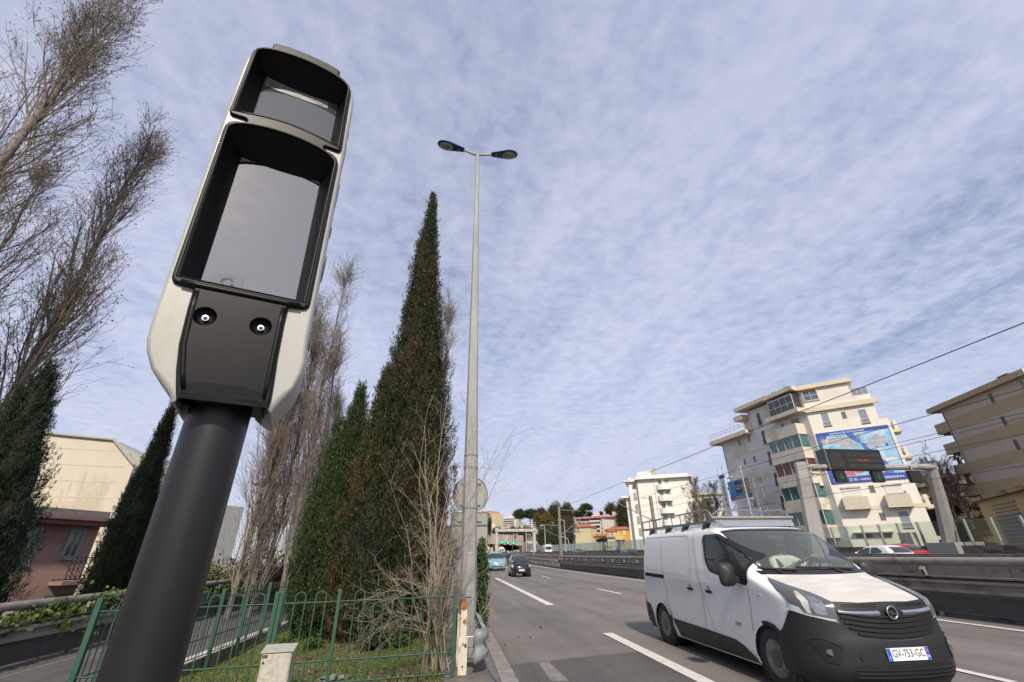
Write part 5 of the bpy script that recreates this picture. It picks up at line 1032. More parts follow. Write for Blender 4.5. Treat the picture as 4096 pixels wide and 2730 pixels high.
# road signs seen from behind
sg = thing('road_sign', 'grey backs of one round and two rectangular road signs behind the tall lamp', 'road sign', (.44, 11.6, 0))
SB = M('sign_back_grey', (0.32, 0.325, 0.31), .45, .25, var=.07, scale=3); SE = M('sign_edge', (0.13, 0.135, 0.14), .5, .4)
b = MB(); b.box(-.04, .04, .03, .11, .0, 3.3); b.build('post', GALV, sg)
b = MB(); b.lathe([(.44, 0), (.44, .02)], (0, 0, 2.94), 'y', 48); dsc = b.build('round_sign', SB, sg, bevel=.004)
b = MB(); b.tube([Vector((.44 * math.cos(a), -.004, 2.94 + .44 * math.sin(a))) for a in [2 * math.pi * i / 48 for i in range(49)]], .010, 6, cap=False); b.build('rim', SE, dsc)
for z in (3.2, 2.68): b = MB(); b.box(-.26, .26, -.022, -.002, z - .02, z + .02); b.build('channel', SE, dsc)
for z0, z1 in ((2.22, 2.51), (1.74, 2.20)):
    b = MB(); q = roundp([(-.46, z0), (.46, z0), (.46, z1), (-.46, z1)], .05, 4); b.prism([(x, 0, z) for x, z in q], (0, .02, 0)); p = b.build('panel_sign', SB, sg)
    b = MB(); b.tube([Vector((x, -.002, z)) for x, z in q + q[:1]], .010, 6, cap=False); b.build('rim', SE, p)
    if z0 > 2.2:
        for z in (2.30,): b = MB(); b.box(-.30, .30, -.022, -.002, z - .015, z + .015); b.build('channel', SE, p)
# W-beam guard rail with its buffer nose and rusty white end post
WB = M('wbeam_zinc', (0.22, 0.245, 0.26), .6, .25, var=.15, scale=10, col2=(0.16, 0.14, 0.12), c2scale=2)
def wbeam(b, x, y0, y1, z, s, hgt=.31, dep=.08, ny=None, zf=gz):
    """corrugated rail along y; s: side it bulges to"""
    prof = [(0, hgt / 2), (.9, hgt * .36), (.95, hgt * .22), (.1, hgt * .07), (.1, -hgt * .07), (.95, -hgt * .22), (.9, -hgt * .36), (0, -hgt / 2)]
    ny = ny or max(1, int((y1 - y0) / 6)); vs = []
    for i in range(ny + 1):
        y = y0 + (y1 - y0) * i / ny; vs += [Vector((x + s * dep * a, y, z + c + zf(y))) for a, c in prof]
    k = len(prof); b.add(vs, [(i * k + j, i * k + j + 1, (i + 1) * k + j + 1, (i + 1) * k + j) for i in range(ny) for j in range(k - 1)])
wr = thing('guard_rail', 'zinc guard rail with curled end along the kerb beside the tall lamp', 'guard rail')
b = MB(); wbeam(b, .50, 7.25, 60, .45, 1, .36, .10); b.build('rail_beam', WB, wr, smooth=True, solid=.004)
# curled end: same section turned back round the end
prof = [(0, .18), (.075, .13), (.085, .075), (.012, .022), (.012, -.022), (.085, -.075), (.075, -.13), (0, -.18)]
b = MB(); vs = []; na = 10
for i in range(na + 1):
    a = R(118) * i / na; c = Vector((.46, 7.25, .45 - .05 * i / na)); e = Vector((math.cos(a), -math.sin(a) * .9, 0))
    for d, z in prof: vs.append(c + e * (.055 + d * (.9 - .45 * i / na)) + Vector((-.012 * i / na * 3, 0, z * (1 + .22 * i / na))))
k = len(prof); b.add(vs, [(i * k + j, i * k + j + 1, (i + 1) * k + j + 1, (i + 1) * k + j) for i in range(na) for j in range(k - 1)]); b.build('end_nose', WB, wr, smooth='all', solid=.005)
b = MB(); b.box(.28, .50, 7.34, 7.50, .38, .52); b.build('spacer', GALV, wr, bevel=.01)
for y in (8.3, 10.1, 12.1, 14.1, 16.1, 20, 24, 28): b = MB(); b.box(.36, .46, y - .04, y + .04, .05, .60); b.build('rail_post', GALV, wr)
rp_ = thing('steel_post', 'rusty white square steel post carrying the end of a thick round handrail', 'post', (.235, 7.24, 0))
RW = M('rusty_white', (0.60, 0.55, 0.45), .6, var=.18, scale=14, stretch=(1, 1, .30), col2=(0.33, 0.14, 0.05), c2lo=.52, c2hi=.66, c2scale=16)
b = MB(); b.box(-.062, .062, -.055, .055, .04, .52); b.build('post', RW, rp_, bevel=.004)
b = MB(); b.box(-.045, .045, -.048, .048, .52, .86); b.build('upper_post', RW, rp_, bevel=.004)
b = MB(); b.prism([(.01, -.053, .745), (.033, -.053, .72), (.01, -.053, .695), (-.013, -.053, .72)], (0, -.014, 0)); b.build('nut', M('rust', (0.32, 0.12, 0.04), .8, var=.35, scale=30), rp_)
b = MB(); b.lathe([(.012, -.062), (.011, -.056)], (0, 0, .20), 'y', 12); b.build('bolt_hole', BLACKP, rp_)
b = MB(); b.lathe([(.013, -.068), (.013, -.056)], (0, 0, .455), 'y', 8); b.build('bolt_head', GALV, rp_)
b = MB(); b.lathe([(.017, -.075), (.017, -.056)], (.035, 0, .44), 'y', 8); b.build('bolt_head', M('rust_dark', (0.07, 0.035, 0.02), .9), rp_)
b = MB(); b.lathe([(.052, -.06), (.052, -.05), (.030, -.05), (.030, .02)], (0, 0, .905), 'y', 10); b.build('pipe_end', M('rust', (0.32, 0.12, 0.04), .8, var=.35, scale=30), rp_)
b = MB(); b.tube([(0, -.05, .905), (0, .5, .905), (-.02, 3, .905), (-.02, 12, .905)], .048, 12); b.build('handrail', M('handrail_dirty', (0.13, 0.11, 0.09), .7, var=.3, scale=8, col2=(.22, .12, .07)), rp_, smooth=True)
b = MB(); b.box(-.075, -.04, .45, .54, .04, .75); b.build('back_post', RW, rp_)
b = MB()
b.tube([Vector((.60 + .004 * i, 7.25 - .035 * i, .11 + (.22 * (1 - i / 7) ** 2 if i < 7 else .0) + .006)) for i in range(18)], .006, 5); tag(b.build('cable', M('cable_blue', (0.05, 0.13, 0.22), .5), smooth=True), 'thin blue cable trailing from the curled guard rail end onto the kerb', 'cable')
# heavy parapet rails: round tube on fins, corrugated beam, dark skirt
MEDM = M('parapet_steel', (0.25, 0.23, 0.205), .6, .2, var=.18, scale=4, col2=(0.15, 0.13, 0.11), c2scale=1.5); SKT = M('skirt_grey', (0.055, 0.052, 0.050), .7, var=.2, scale=2)
def parapet(label, x, s, y0, y1, zo, fin=2.5, zf=gz):
    t = thing('guard_rail', label, 'guard rail'); n = max(2, int((y1 - y0) / 6)); ys = [y0 + (y1 - y0) * i / n for i in range(n + 1)]
    b = MB(); b.tube([(x - s * .10, y, 1.27 + zo + zf(y)) for y in ys], .098, 16); b.build('top_tube', MEDM, t, smooth=True)
    b = MB(); wbeam(b, x + s * .02, y0, y1, .71 + zo, s, .36, .10, zf=zf); b.build('rail_beam', MEDM, t, smooth=True, solid=.004)
    b = MB(); b.hexa([Vector((x - .16, y0, .915 + zo)), Vector((x + .10, y0, .915 + zo)), Vector((x + .10, y1, .915 + zo + zf(y1))), Vector((x - .16, y1, .915 + zo + zf(y1)))], [Vector((x - .16, y0, .93 + zo)), Vector((x + .10, y0, .93 + zo)), Vector((x + .10, y1, .93 + zo + zf(y1))), Vector((x - .16, y1, .93 + zo + zf(y1)))]); b.build('shelf_plate', M('shelf_rust', (0.15, 0.115, 0.09), .7, var=.25, scale=6), t)
    y = y0; 
    while y < y1:
        b = MB(); b.box(x + s * .005 - .006, x + s * .005 + .006, y, min(y + 3.98, y1), .12 + zo + zf(y), .515 + zo + zf(y)); b.build('skirt_panel', SKT, t); y += 4
    y = y0 + .6
    while y < y1:
        z = zo + zf(y); b = MB(); q = [(-s * .10 - .05, 1.20), (-s * .10 + .05, 1.20), (.06, 1.10), (.11, .98), (.12, .93), (-.06, .93), (-.05, 1.0), (-.09, 1.1)]
        if s > 0: q = [(-a, c) for a, c in q]
        for k in (-.045, .035): b.prism([(x + (a if s < 0 else a), y + k, c + z) for a, c in q], (0, .012, 0))
        b.prism([(x + q[1][0], y - .045, q[1][1] + z), (x + q[2][0], y - .045, q[2][1] + z), (x + q[3][0], y - .045, q[3][1] + z), (x + q[4][0], y - .045, q[4][1] + z), (x + q[4][0] - .01, y - .045, q[4][1] + z), (x + q[3][0] - .01 , y - .045, q[3][1] + z), (x + q[2][0] - .012, y - .045, q[2][1] + z), (x + q[1][0] - .014, y - .045, q[1][1] + z)], (0, .09, 0)); b.build('fin', MEDM, t)
        b = MB(); b.box(x - s * .06 - .05, x - s * .06 + .05, y - .05, y + .05, zo + zf(y) - .1, .92 + z); b.build('rail_post', MEDM, t)
        y += fin
    return t
parapet('long dark parapet rail with thick round tube along the median beyond the white van', 12.78, -1, -4, 55, 0.0)
parapet('dark parapet rail with round tube along the ramp, in front of the pink house', -9.8, 1, 2, 40, -.66, zf=lambda y: 0.0)
# ================================================================ railway corridor, opposite carriageway, gantries
c1 = crop(2850, 1500, 3.137); c2 = crop(3450, 1500, 2.613); c3 = crop(2450, 1850, 4.48); c5 = crop(3200, 1450, 1.96); cc = crop(1850, 1980, 3.137); c7 = crop(2850, 1880, 5.2275); c8 = crop(1900, 2000, 6.723); c9 = crop(3240, 1680, 5.115)
lt = thing('lattice_fence', 'cream post-and-rail railing continuing the median beyond the dark parapet', 'fence')
LC = M('cream_rail', (0.42, 0.38, 0.30), .75, var=.2, scale=3, col2=(0.24, 0.17, 0.11), c2scale=2)
for y in [55 + 1.7 * i for i in range(56)]:
    b = MB(); z = gz(y); b.box(12.74, 12.90, y - .09, y + .09, z - .1, z + 1.36); b.build('post', LC, lt)
for zz_, h in ((1.36, .16), (.95, .10), (.25, .12)):
    b = MB(); ys = [55 + 8 * i for i in range(12)]; b.add([v for y in ys for v in (Vector((12.72, y, gz(y) + zz_ - h / 2)), Vector((12.92, y, gz(y) + zz_ - h / 2)), Vector((12.92, y, gz(y) + zz_ + h / 2)), Vector((12.72, y, gz(y) + zz_ + h / 2)))], [(4 * i + j, 4 * i + (j + 1) % 4, 4 * i + 4 + (j + 1) % 4, 4 * i + 4 + j) for i in range(11) for j in range(4)]); b.build('rail', LC, lt)
b = MB(); wbeam(b, 12.62, 55, 143, .72, -1, .34, .09); b.build('rail_beam', MEDM, lt, smooth=True, solid=.004)
oz = lambda y: .15 + .0078 * y
ow = thing('retaining_wall', 'long stained grey concrete wall between the railway and the opposite carriageway', 'wall', (22.1, 0, 0))
CW = M('wall_concrete', (0.215, 0.195, 0.172), .9, var=.16, scale=1.2, bump=.4, col2=(0.12, 0.105, 0.09), c2scale=.8, stretch=(1, 1, 2.2))
for i in range(50):
    y = -6 + 4.5 * i; b = MB(); b.hexa([Vector((-.1, y, -.7)), Vector((.2, y, -.7)), Vector((.2, y + 4.47, -.7)), Vector((-.1, y + 4.47, -.7))], [Vector((-.1, y, oz(y) + 1.08)), Vector((.2, y, oz(y) + 1.08)), Vector((.2, y + 4.47, oz(y + 4.5) + 1.08)), Vector((-.1, y + 4.47, oz(y + 4.5) + 1.08))]); b.build('wall_panel', CW, ow)
for y in (44, 52, 61, 75, 92): b = MB(); b.box(-.12, -.105, y, y + .8, oz(y) + .35, oz(y) + 1.0); b.build('patch_panel', M('wall_patch', (0.15, 0.165, 0.18), .8), ow)
nb = thing('noise_barrier', 'greenish glass noise barrier with pale posts on a low concrete base', 'noise barrier', (34, 0, 0))
NB = M('barrier_base', (0.13, 0.115, 0.10), .9, var=.3, scale=1.2, col2=(0.06, 0.05, 0.045), c2scale=1.5, stretch=(1, 1, 2)); NP = M('barrier_post', (0.36, 0.38, 0.34), .6, .2, var=.1); NG = glass('barrier_glass', (0.70, 0.78, 0.70), .05, .02, .93); NG2 = glass('barrier_glass_far', (0.48, 0.60, 0.55), .10, .03, .72)
nbz = lambda y: 1.62 + .0055 * y; ntz = lambda y: 3.15 + .0075 * y; ys = [14 + 1.6 * i for i in range(26)] + [56 + 3.2 * i for i in range(42)]
b = MB(); b.add([v for y in (10, 60, 120, 190) for v in (Vector((-.3, y, -1)), Vector((.5, y, -1)), Vector((.5, y, nbz(y))), Vector((-.3, y, nbz(y))))], [(4 * i + j, 4 * i + (j + 1) % 4, 4 * i + 4 + (j + 1) % 4, 4 * i + 4 + j) for i in range(3) for j in range(4)]); b.build('base_wall', NB, nb)
for i, y in enumerate(ys):
    q = .055 if y < 56 else .07
    b = MB(); b.box(-q * 1.2, q * 1.2, y - q, y + q, nbz(y) - .05, ntz(y) + .02); b.build('post', NP, nb)
    if i: y0 = ys[i - 1]; b = MB(); b.add([(0, y0, nbz(y0)), (0, y, nbz(y)), (0, y, ntz(y)), (0, y0, ntz(y0))], [(0, 1, 2, 3)]); b.build('glass_panel', NG if y < 60 else NG2, nb)
# road sign gantry of thick tube on two leaning legs
gt = thing('sign_gantry', 'grey tubular gantry over the opposite carriageway, its two legs leaning inwards', 'gantry', (0, 0, 0))
GC = M('gantry_grey', (0.33, 0.32, 0.30), .55, .15, var=.07, scale=1.5, col2=(0.26, 0.25, 0.23), c2scale=.8)
YG = 26.6
for nm, bot, top, r0, r1 in (('leg', (34.3, 28.6, 1.0), (33.15, YG, 6.95), .62, .34), ('leg', (21.6, 25.8, -.5), (22.45, 25.9, 6.75), .62, .40)):
    B0, T0 = Vector(bot), Vector(top); b = MB(); n = 8; vs = []
    for t, r in ((0, r0), (.06, r0), (1, r1)):
        c = B0.lerp(T0, t)
        for j in range(n): a = 2 * math.pi * (j + .5) / n; vs.append(c + Vector((r * math.cos(a), r * .8 * math.sin(a), 0)))
    b.add(vs, [(i * n + j, i * n + (j + 1) % n, (i + 1) * n + (j + 1) % n, (i + 1) * n + j) for i in range(2) for j in range(n)] + [tuple(range(n)), tuple(range(2 * n, 3 * n))]); lg_ = b.build(nm, GC, gt, smooth=25)
    for t in (.28, .55, .8):
        c = B0.lerp(T0, t); r = r0 + (r1 - r0) * t + .004; b = MB(); b.add([c + Vector((r * math.cos(2 * math.pi * (j + .5) / n), r * .8 * math.sin(2 * math.pi * (j + .5) / n), dz)) for dz in (-.012, .012) for j in range(n)], [(j, (j + 1) % n, n + (j + 1) % n, n + j) for j in range(n)]); b.build('leg_seam', M('seam_dark', (.12, .115, .11), .8), lg_)
b = MB(); b.tube([(22.3, 26.0, 6.40), (23.2, 26.2, 6.52), (25, 26.3, 6.56), (29, 26.45, 6.62), (31.2, 26.5, 6.66), (32.0, YG, 6.72), (33.2, YG, 6.72)], [.19, .19, .19, .19, .19, .20, .22], 16); b.build('cross_tube', GC, gt, smooth=True)
b = MB(); b.box(33.3, 35.6, 27.4, 29.4, .9, 1.98); b.build('foot_block', M('foot_block_grey', (.25, .26, .25), .7), gt, bevel=.02)
b = MB(); b.box(33.0, 33.5, 29.9, 30.9, 1.2, 2.7); tag(b.build('roadside_cabinet', M('cabinet_grey', (.34, .33, .29), .6), bevel=.02), 'grey roadside cabinet next to the right leg of the gantry', 'cabinet')
vm = thing('message_sign', 'dark electronic message sign showing 15:41, mounted on the tubular gantry', 'message sign', (0, 0, 0))
VB_ = M('vms_black', (0.010, 0.012, 0.013), .5); VS = M('vms_screen', (0.026, 0.025, 0.017), .35); m4 = Matrix.Translation((0, 26.1, 0))
x0, x1, z0, z1 = 24.62, 28.82, 6.32, 7.72
b = MB(); b.box(x0, x1, 26.0, 26.45, z0, z1); b.build('housing', VB_, vm, bevel=.05)
b = MB(); b.box(x0 - .10, x0 + .02, 25.95, 26.7, z0 + .03, z1 - .02); b.build('side_cover', M('vms_side', (0.10, 0.11, 0.105), .6), vm)
b = MB(); b.box(x0 + .2, x0 + 1.12, 25.985, 25.998, z0 + .22, z1 - .25); b.build('picture_panel', VS, vm)
LEDO = M('led_dim', (0.034, 0.032, 0.022), .5)
for r in range(3):
    b = MB(); zc = z1 - .40 - r * .36; b.box(x0 + 1.42, x1 - .18, 25.985, 25.998, zc - .13, zc + .13); row = b.build('text_row', VS, vm)
    for i in range(15): b = MB(); xx = x0 + 1.47 + i * .172; b.box(xx, xx + .12, 25.98, 25.9845, zc - .11, zc + .11); b.build('led_cell', LEDO, row)
text('15:41', 'clock_digits', M('led_orange', (0.30, 0.04, 0.01), .5, emit=(1.0, .16, .03, .12)), .24, frame((x0 + 2.62, 25.975, z1 - .76), (1, 0, 0), (0, -1, 0)), vm, .002, width=.72)
LEDG = M('led_green', (0.01, 0.12, 0.06), .5, emit=(.03, .55, .28, .12)); LEDR = M('led_off', (0.05, 0.012, 0.01), .5)
for k, (xa, xb, lab) in enumerate(((24.95, 25.72, 'left of the two lane signals with a green arrow under the message sign'), (27.72, 28.48, 'right of the two lane signals with a green arrow under the message sign'), (30.55, 31.40, 'unlit lane signal hanging near the right leg of the gantry'))):
    t = thing('lane_signal', lab, 'lane signal', ((xa + xb) / 2, 26.2, 5.96), group='lane signals on the tubular gantry'); h = (xb - xa) / 2
    b = MB(); b.box(-h, h, -.12, .16, -.38, .34 if k < 2 else .42); b.build('housing', VB_, t, bevel=.03)
    b = MB(); b.box(-.05, .05, .0, .08, .3, .75); b.build('bracket', GC, t)
    if k < 2:
        b = MB(); b.box(-.02, .02, -.128, -.122, -.16, .20); b.hexa([Vector((-.02, -.128, -.20)), Vector((.02, -.128, -.20)), Vector((.02, -.122, -.20)), Vector((-.02, -.122, -.20))], [Vector((-.20, -.128, -.03)), Vector((-.15, -.128, -.03)), Vector((-.15, -.122, -.03)), Vector((-.20, -.122, -.03))]); b.hexa([Vector((-.02, -.128, -.20)), Vector((.02, -.128, -.20)), Vector((.02, -.122, -.20)), Vector((-.02, -.122, -.20))], [Vector((.15, -.128, -.03)), Vector((.20, -.128, -.03)), Vector((.20, -.122, -.03)), Vector((.15, -.122, -.03))])
        b.build('arrow', LEDG, t)
    else: b = MB(); b.box(-.2, .2, -.128, -.122, -.2, .2); b.build('lens_field', M('led_off_field', (0.025, 0.012, 0.010), .5), t)
cmx = thing('traffic_camera', 'white traffic cameras on a bracket below the left end of the gantry tube', 'traffic camera', (23.0, 25.7, 5.75))
b = MB(); b.tube([(0, .1, .7), (0, .1, .1)], .03, 8); b.build('bracket', GC, cmx); b = MB(); b.tube([(-.15, 0, .28), (.30, -.12, .22)], .07, 12); b.build('bullet_camera', M('cam_grey', (.3, .3, .3), .4), cmx, smooth=True)
CWH = M('cam_white', (.55, .53, .46), .4); b = MB(); b.lathe([(.05, .22), (.12, .12), (.13, -.05), (.02, -.06)], (.25, -.05, -.45), 'z', 16); dc = b.build('dome_camera', CWH, cmx, smooth=True); b = MB(); b.lathe([(.12, -.05), (.10, -.13), (.03, -.18), (.001, -.18)], (.25, -.05, -.45), 'z', 16); b.build('dome_glass', BK, dc, smooth=True)
# ---- railway masts and wires
MST = M('mast_grey', (0.20, 0.19, 0.17), .7, .2, var=.12, scale=3)
def mast(x, y, z0, z1, label, w_=.30, arms=(), tilt=0.0):
    t = thing('railway_mast', label, 'mast', (x, y, 0), group='railway electrification masts')
    b = MB(); b.box(-w_ / 2, w_ / 2, -.10, -.08, z0, z1); b.box(-w_ / 2, w_ / 2, .08, .10, z0, z1); b.box(-.02, .02, -.08, .08, z0, z1); o = b.build('mast', MST, t); o.rotation_euler = (0, R(tilt), 0)
    for (ax, az, bx, bz, r) in arms: b = MB(); b.tube([(ax, 0, az), (bx, 0, bz)], r, 6); b.build('arm', MST, t)
    return t
mast(16.9, 71.5, -.5, 8.3, 'grey railway mast left of the street lamps, taller of the two in the distance', .34, ((0, 7.9, 3.6, 7.7, .05), (0, 2.9 + 1.2, 4.6, 7.3, .06), (-.1, 4.6, 3.8, 4.7, .03)))
mast(21.3, 91, -.5, 7.0, 'thin railway mast standing right behind the first distant street lamps', .30, ((0, 6.6, -3.6, 6.9, .05), (0, 4.6, -4.0, 6.4, .05)))
mast(21.5, 47.2, -.6, 7.15, 'thick railway mast in front of the plain white apartment block', .32, ((0, 3.7 + .9, -4.2, 6.6, .045), (0, 4.7, -.9, 5.0, .05), (0, 6.9, -1.0, 6.95, .03)))
WR = M('overhead_wire', (0.05, 0.05, 0.055), .5, .5)
for i, (x, z, r, lab) in enumerate(((15.0, 7.0, .016, 'highest overhead cable, crossing the sky above the white block'), (19.0, 6.40, .013, 'overhead cable passing just above the poster'), (19.3, 5.72, .010, 'upper of the close pair of wires crossing behind the message sign'), (19.0, 5.50, .010, 'lower of the close pair of wires crossing behind the message sign'), (18.5, 4.92, .010, 'overhead wire ending at the hanging loop, above the gantry tube'), (18.5, 3.97, .010, 'lowest overhead wire, crossing in front of the gantry legs'))):
    b = MB(); pts = [(x, y, z + .0068 * (y - 10) + .02 * math.sin(y * .7)) for y in range(2, 146, 6)]; b.tube(pts, r, 5); tag(b.build('overhead_wire', WR, smooth='all'), lab, 'wire', 'overhead railway wires')
b = MB(); P = atx(*c2(590, 690), 19.2); Q = atx(*c2(690, 840), 18.6); b.tube([P, P + Vector((0, -.25, -.35)), Q + Vector((0, .2, .2)), Q], .009, 5); P = atx(*c2(655, 675), 19.2); b.tube([P, P + Vector((0, .15, -.35)), Q + Vector((0, .1, .35)), Q + Vector((0, .1, 0))], .009, 5)
tag(b.build('jumper_wire', WR, smooth='all'), 'looped jumper wire hanging between two overhead wires right of the poster', 'wire')
# ---- railway signal gantry with two diamond boards
rg = thing('signal_gantry', 'pale railway gantry with railings across the tracks in the distance', 'gantry', (0, 124, 0)); PGY = M('pale_grey_steel', (0.42, 0.39, 0.35), .7, var=.1, scale=1)
for x in (12.0, 22.15): b = MB(); b.box(x - .32, x + .32, -.25, .25, -.3, 8.0); b.build('leg', PGY, rg)
b = MB(); b.box(11.6, 22.6, -.4, .4, 7.05, 7.75); b.build('beam', PGY, rg)
for z in (8.25, 8.75, 9.3): b = MB(); b.tube([(11.6, -.4, z), (22.6, -.4, z)], .05, 5); b.build('handrail', PGY, rg)
for i in range(14): b = MB(); x = 11.6 + i * .846; b.tube([(x, -.4, 7.7), (x, -.4, 9.3)], .045, 5); b.build('rail_upright', PGY, rg)
for x in (17.0, 20.6):
    q = thing_part('signal', rg)
    for dx in (-.55, .55): b = MB(); b.tube([(x + dx, 0, 7.1), (x + dx, 0, 5.0)], .06, 5); b.build('hanger', PGY, q)
    b = MB(); b.box(x - .6, x + .6, -.1, .1, 5.0, 5.1); b.box(x - .6, x + .6, -.1, .1, 6.3, 6.4); b.build('tray', PGY, q); b = MB(); b.box(x - .3, x + .3, -.1, .2, 5.3, 6.2); b.build('signal_head', M('signal_dark', (.08, .08, .07), .6), q)
DY = M('diamond_cream', (0.62, 0.60, 0.40), .6, var=.05)
for i, x in enumerate((15.2, 18.75)):
    t = thing('speed_board', ('left' if i == 0 else 'right') + ' of two diamond boards reading 50 on the railway gantry', 'sign', (x, 123.5, 8.42), group='diamond speed boards')
    b = MB(); b.prism([(0, 0, -.66), (.62, 0, 0), (0, 0, .66), (-.62, 0, 0)], (0, .04, 0)); b.build('border', INK, t)
    b = MB(); b.prism([(0, -.012, -.54), (.50, -.012, 0), (0, -.012, .54), (-.50, -.012, 0)], (0, .012, 0)); fc_ = b.build('board', DY, t); text('50', 'digits', INK, .62, frame((0, -.02, 0), (1, 0, 0), (0, -1, 0)), fc_, .003, width=.58, bold=.012)
    b = MB(); b.box(-.26, .26, -.02, .02, -1.25, -.72); b.build('sub_plate', M('sub_white', (.6, .6, .6), .6), t)
# ---- distant street lamps over the opposite carriageway
LPM = M('far_lamp_grey', (0.40, 0.40, 0.38), .6, var=.06)
def lamp_far(x, y, h, label, side=-1, curved=False, r=.09):
    z0 = oz(y); t = thing('street_lamp', label, 'street lamp', (x, y, z0), group='street lamps in the distance'); b = MB()
    if curved: b.tube([(0, 0, 0), (0, 0, h * .72), (side * .25, 0, h * .88), (side * .9, 0, h * .97), (side * 1.9, 0, h)], [r, r * .8, r * .7, r * .6, r * .5], 6); ex = side * 1.9
    else: b.tube([(0, 0, 0), (0, 0, h)], [r, r * .6], 6); b.tube([(0, 0, h), (side * .9, 0, h + .05)], r * .5, 5); ex = side * .9
    b.build('pole', LPM, t, smooth=True); b = MB(); b.box(min(ex, ex + side * .8), max(ex, ex + side * .8), -.16, .16, h - .02, h + .16); b.build('lantern', M('far_lantern', (.55, .55, .54), .5), t)
for (px, py, bx, by, X, cv, sd, lab) in ((1030, 390, 1040, 705, 30, 0, -1, 'straight street lamp right of the railway gantry, behind the concrete wall'), (1275, 320, 1297, 705, 30, 0, -1, 'taller straight street lamp between the two railway masts'), (797, 460, 802, 690, 30, 0, -1, 'straight street lamp seen under the railway gantry'), (880, 442, 885, 660, 30, 0, -1, 'straight street lamp touching the right leg of the railway gantry'), (990, 490, 995, 640, 38, 1, -1, 'curved street lamp left of the straight one by the gantry'), (1328, 530, 1330, 610, 40, 1, -1, 'curved street lamp in front of the cream house')):
    T0 = atx(*cc(px, py), X); T0.z = max(T0.z, 6); lamp_far(X, T0.y, T0.z - oz(T0.y), lab, sd, bool(cv), .11 + T0.y * .0004)
# ================================================================ buildings on the right
class Face:
    """a wall plane: x along it, y up, z out of it"""
    def __init__(s, P, Q, out): s.P = Vector((*P, 0)); s.u = (Vector((*Q, 0)) - s.P); s.L = s.u.length; s.u.normalize(); n = Vector((s.u.y, -s.u.x, 0)); s.n = n if n.dot(Vector((*out, 0))) > 0 else -n; s.m = Matrix((s.u, (0, 0, 1), s.n)).transposed().to_4x4(); s.m.translation = s.P
    def at(s, a, z, d=0.0): return s.P + s.u * a + s.n * d + Vector((0, 0, z))
    def q(s, p): X = onplane(p[0], p[1], s.P, s.n); return ((X - s.P).dot(s.u), X.z)
    def box(s, b, a0, a1, z0, z1, d0, d1): b.box(a0, a1, z0, z1, d0, d1, s.m); return b
    def part(s, name, mat, parent, a0, a1, z0, z1, d0, d1, bevel=0): b = MB(); s.box(b, a0, a1, z0, z1, d0, d1); return b.build(name, mat, parent, bevel=bevel)
PANE = M('window_pane', (0.09, 0.12, 0.14), .08, var=.3, scale=.8, spec=.9); PANEG = M('pane_green', (0.06, 0.13, 0.12), .08, var=.45, scale=1.2, spec=.8, col2=(0.13, 0.20, 0.19), c2scale=.9); PANEL = M('pane_light', (0.26, 0.29, 0.36), .15, var=.15, scale=1); FRW = M('frame_white', (0.55, 0.54, 0.50), .6); FRG = M('frame_grey', (0.30, 0.31, 0.31), .5, .3); RAILD = M('rail_dark', (0.12, 0.12, 0.12), .5); BRICKG = M('glass_brick', (0.13, 0.14, 0.14), .2, var=.5, scale=9)
def window(f, parent, a0, a1, z0, z1, pane=None, frm=None, fr=.06, bars=0, rows=0, rail=0.0, railm=None, d=.0, deep=.03, sill=True):
    w_ = thing_part('window', parent); frm = frm or FRW
    f.part('pane', pane or PANE, w_, a0 + fr * .5, a1 - fr * .5, z0 + fr * .5, z1 - fr * .5, d - .05, d + .012)
    b = MB(); f.box(b, a0, a0 + fr, z0, z1, d, d + deep); f.box(b, a1 - fr, a1, z0, z1, d, d + deep); f.box(b, a0 + fr, a1 - fr, z1 - fr, z1, d, d + deep); f.box(b, a0 + fr, a1 - fr, z0, z0 + fr, d, d + deep)
    for i in range(bars): x = a0 + (a1 - a0) * (i + 1) / (bars + 1); f.box(b, x - fr * .35, x + fr * .35, z0 + fr, z1 - fr, d, d + deep * .9)
    for i in range(rows): z = z0 + (z1 - z0) * (i + 1) / (rows + 1); f.box(b, a0 + fr, a1 - fr, z - fr * .35, z + fr * .35, d, d + deep * .8)
    b.build('frame', frm, w_)
    if rail:
        b = MB(); f.box(b, a0 - .04, a1 + .04, z0 + rail, z0 + rail + .05, d + .10, d + .14); f.box(b, a0 - .04, a1 + .04, z0 + .02, z0 + .06, d + .10, d + .14); n = int((a1 - a0) / .13)
        for i in range(n + 1): x = a0 + (a1 - a0) * i / n; f.box(b, x - .014, x + .014, z0, z0 + rail, d + .11, d + .13)
        b.build('window_rail', railm or FRW, w_)
    if sill: f.part('sill', frm, w_, a0 - .06, a1 + .06, z0 - .06, z0 - .002, d, d + .07)
    return w_
def prismz(name, pts, z0, z1, mat, parent, bevel=0): b = MB(); b.prism([(p[0], p[1], z0) for p in pts], (0, 0, z1 - z0)); return b.build(name, mat, parent, bevel=bevel)
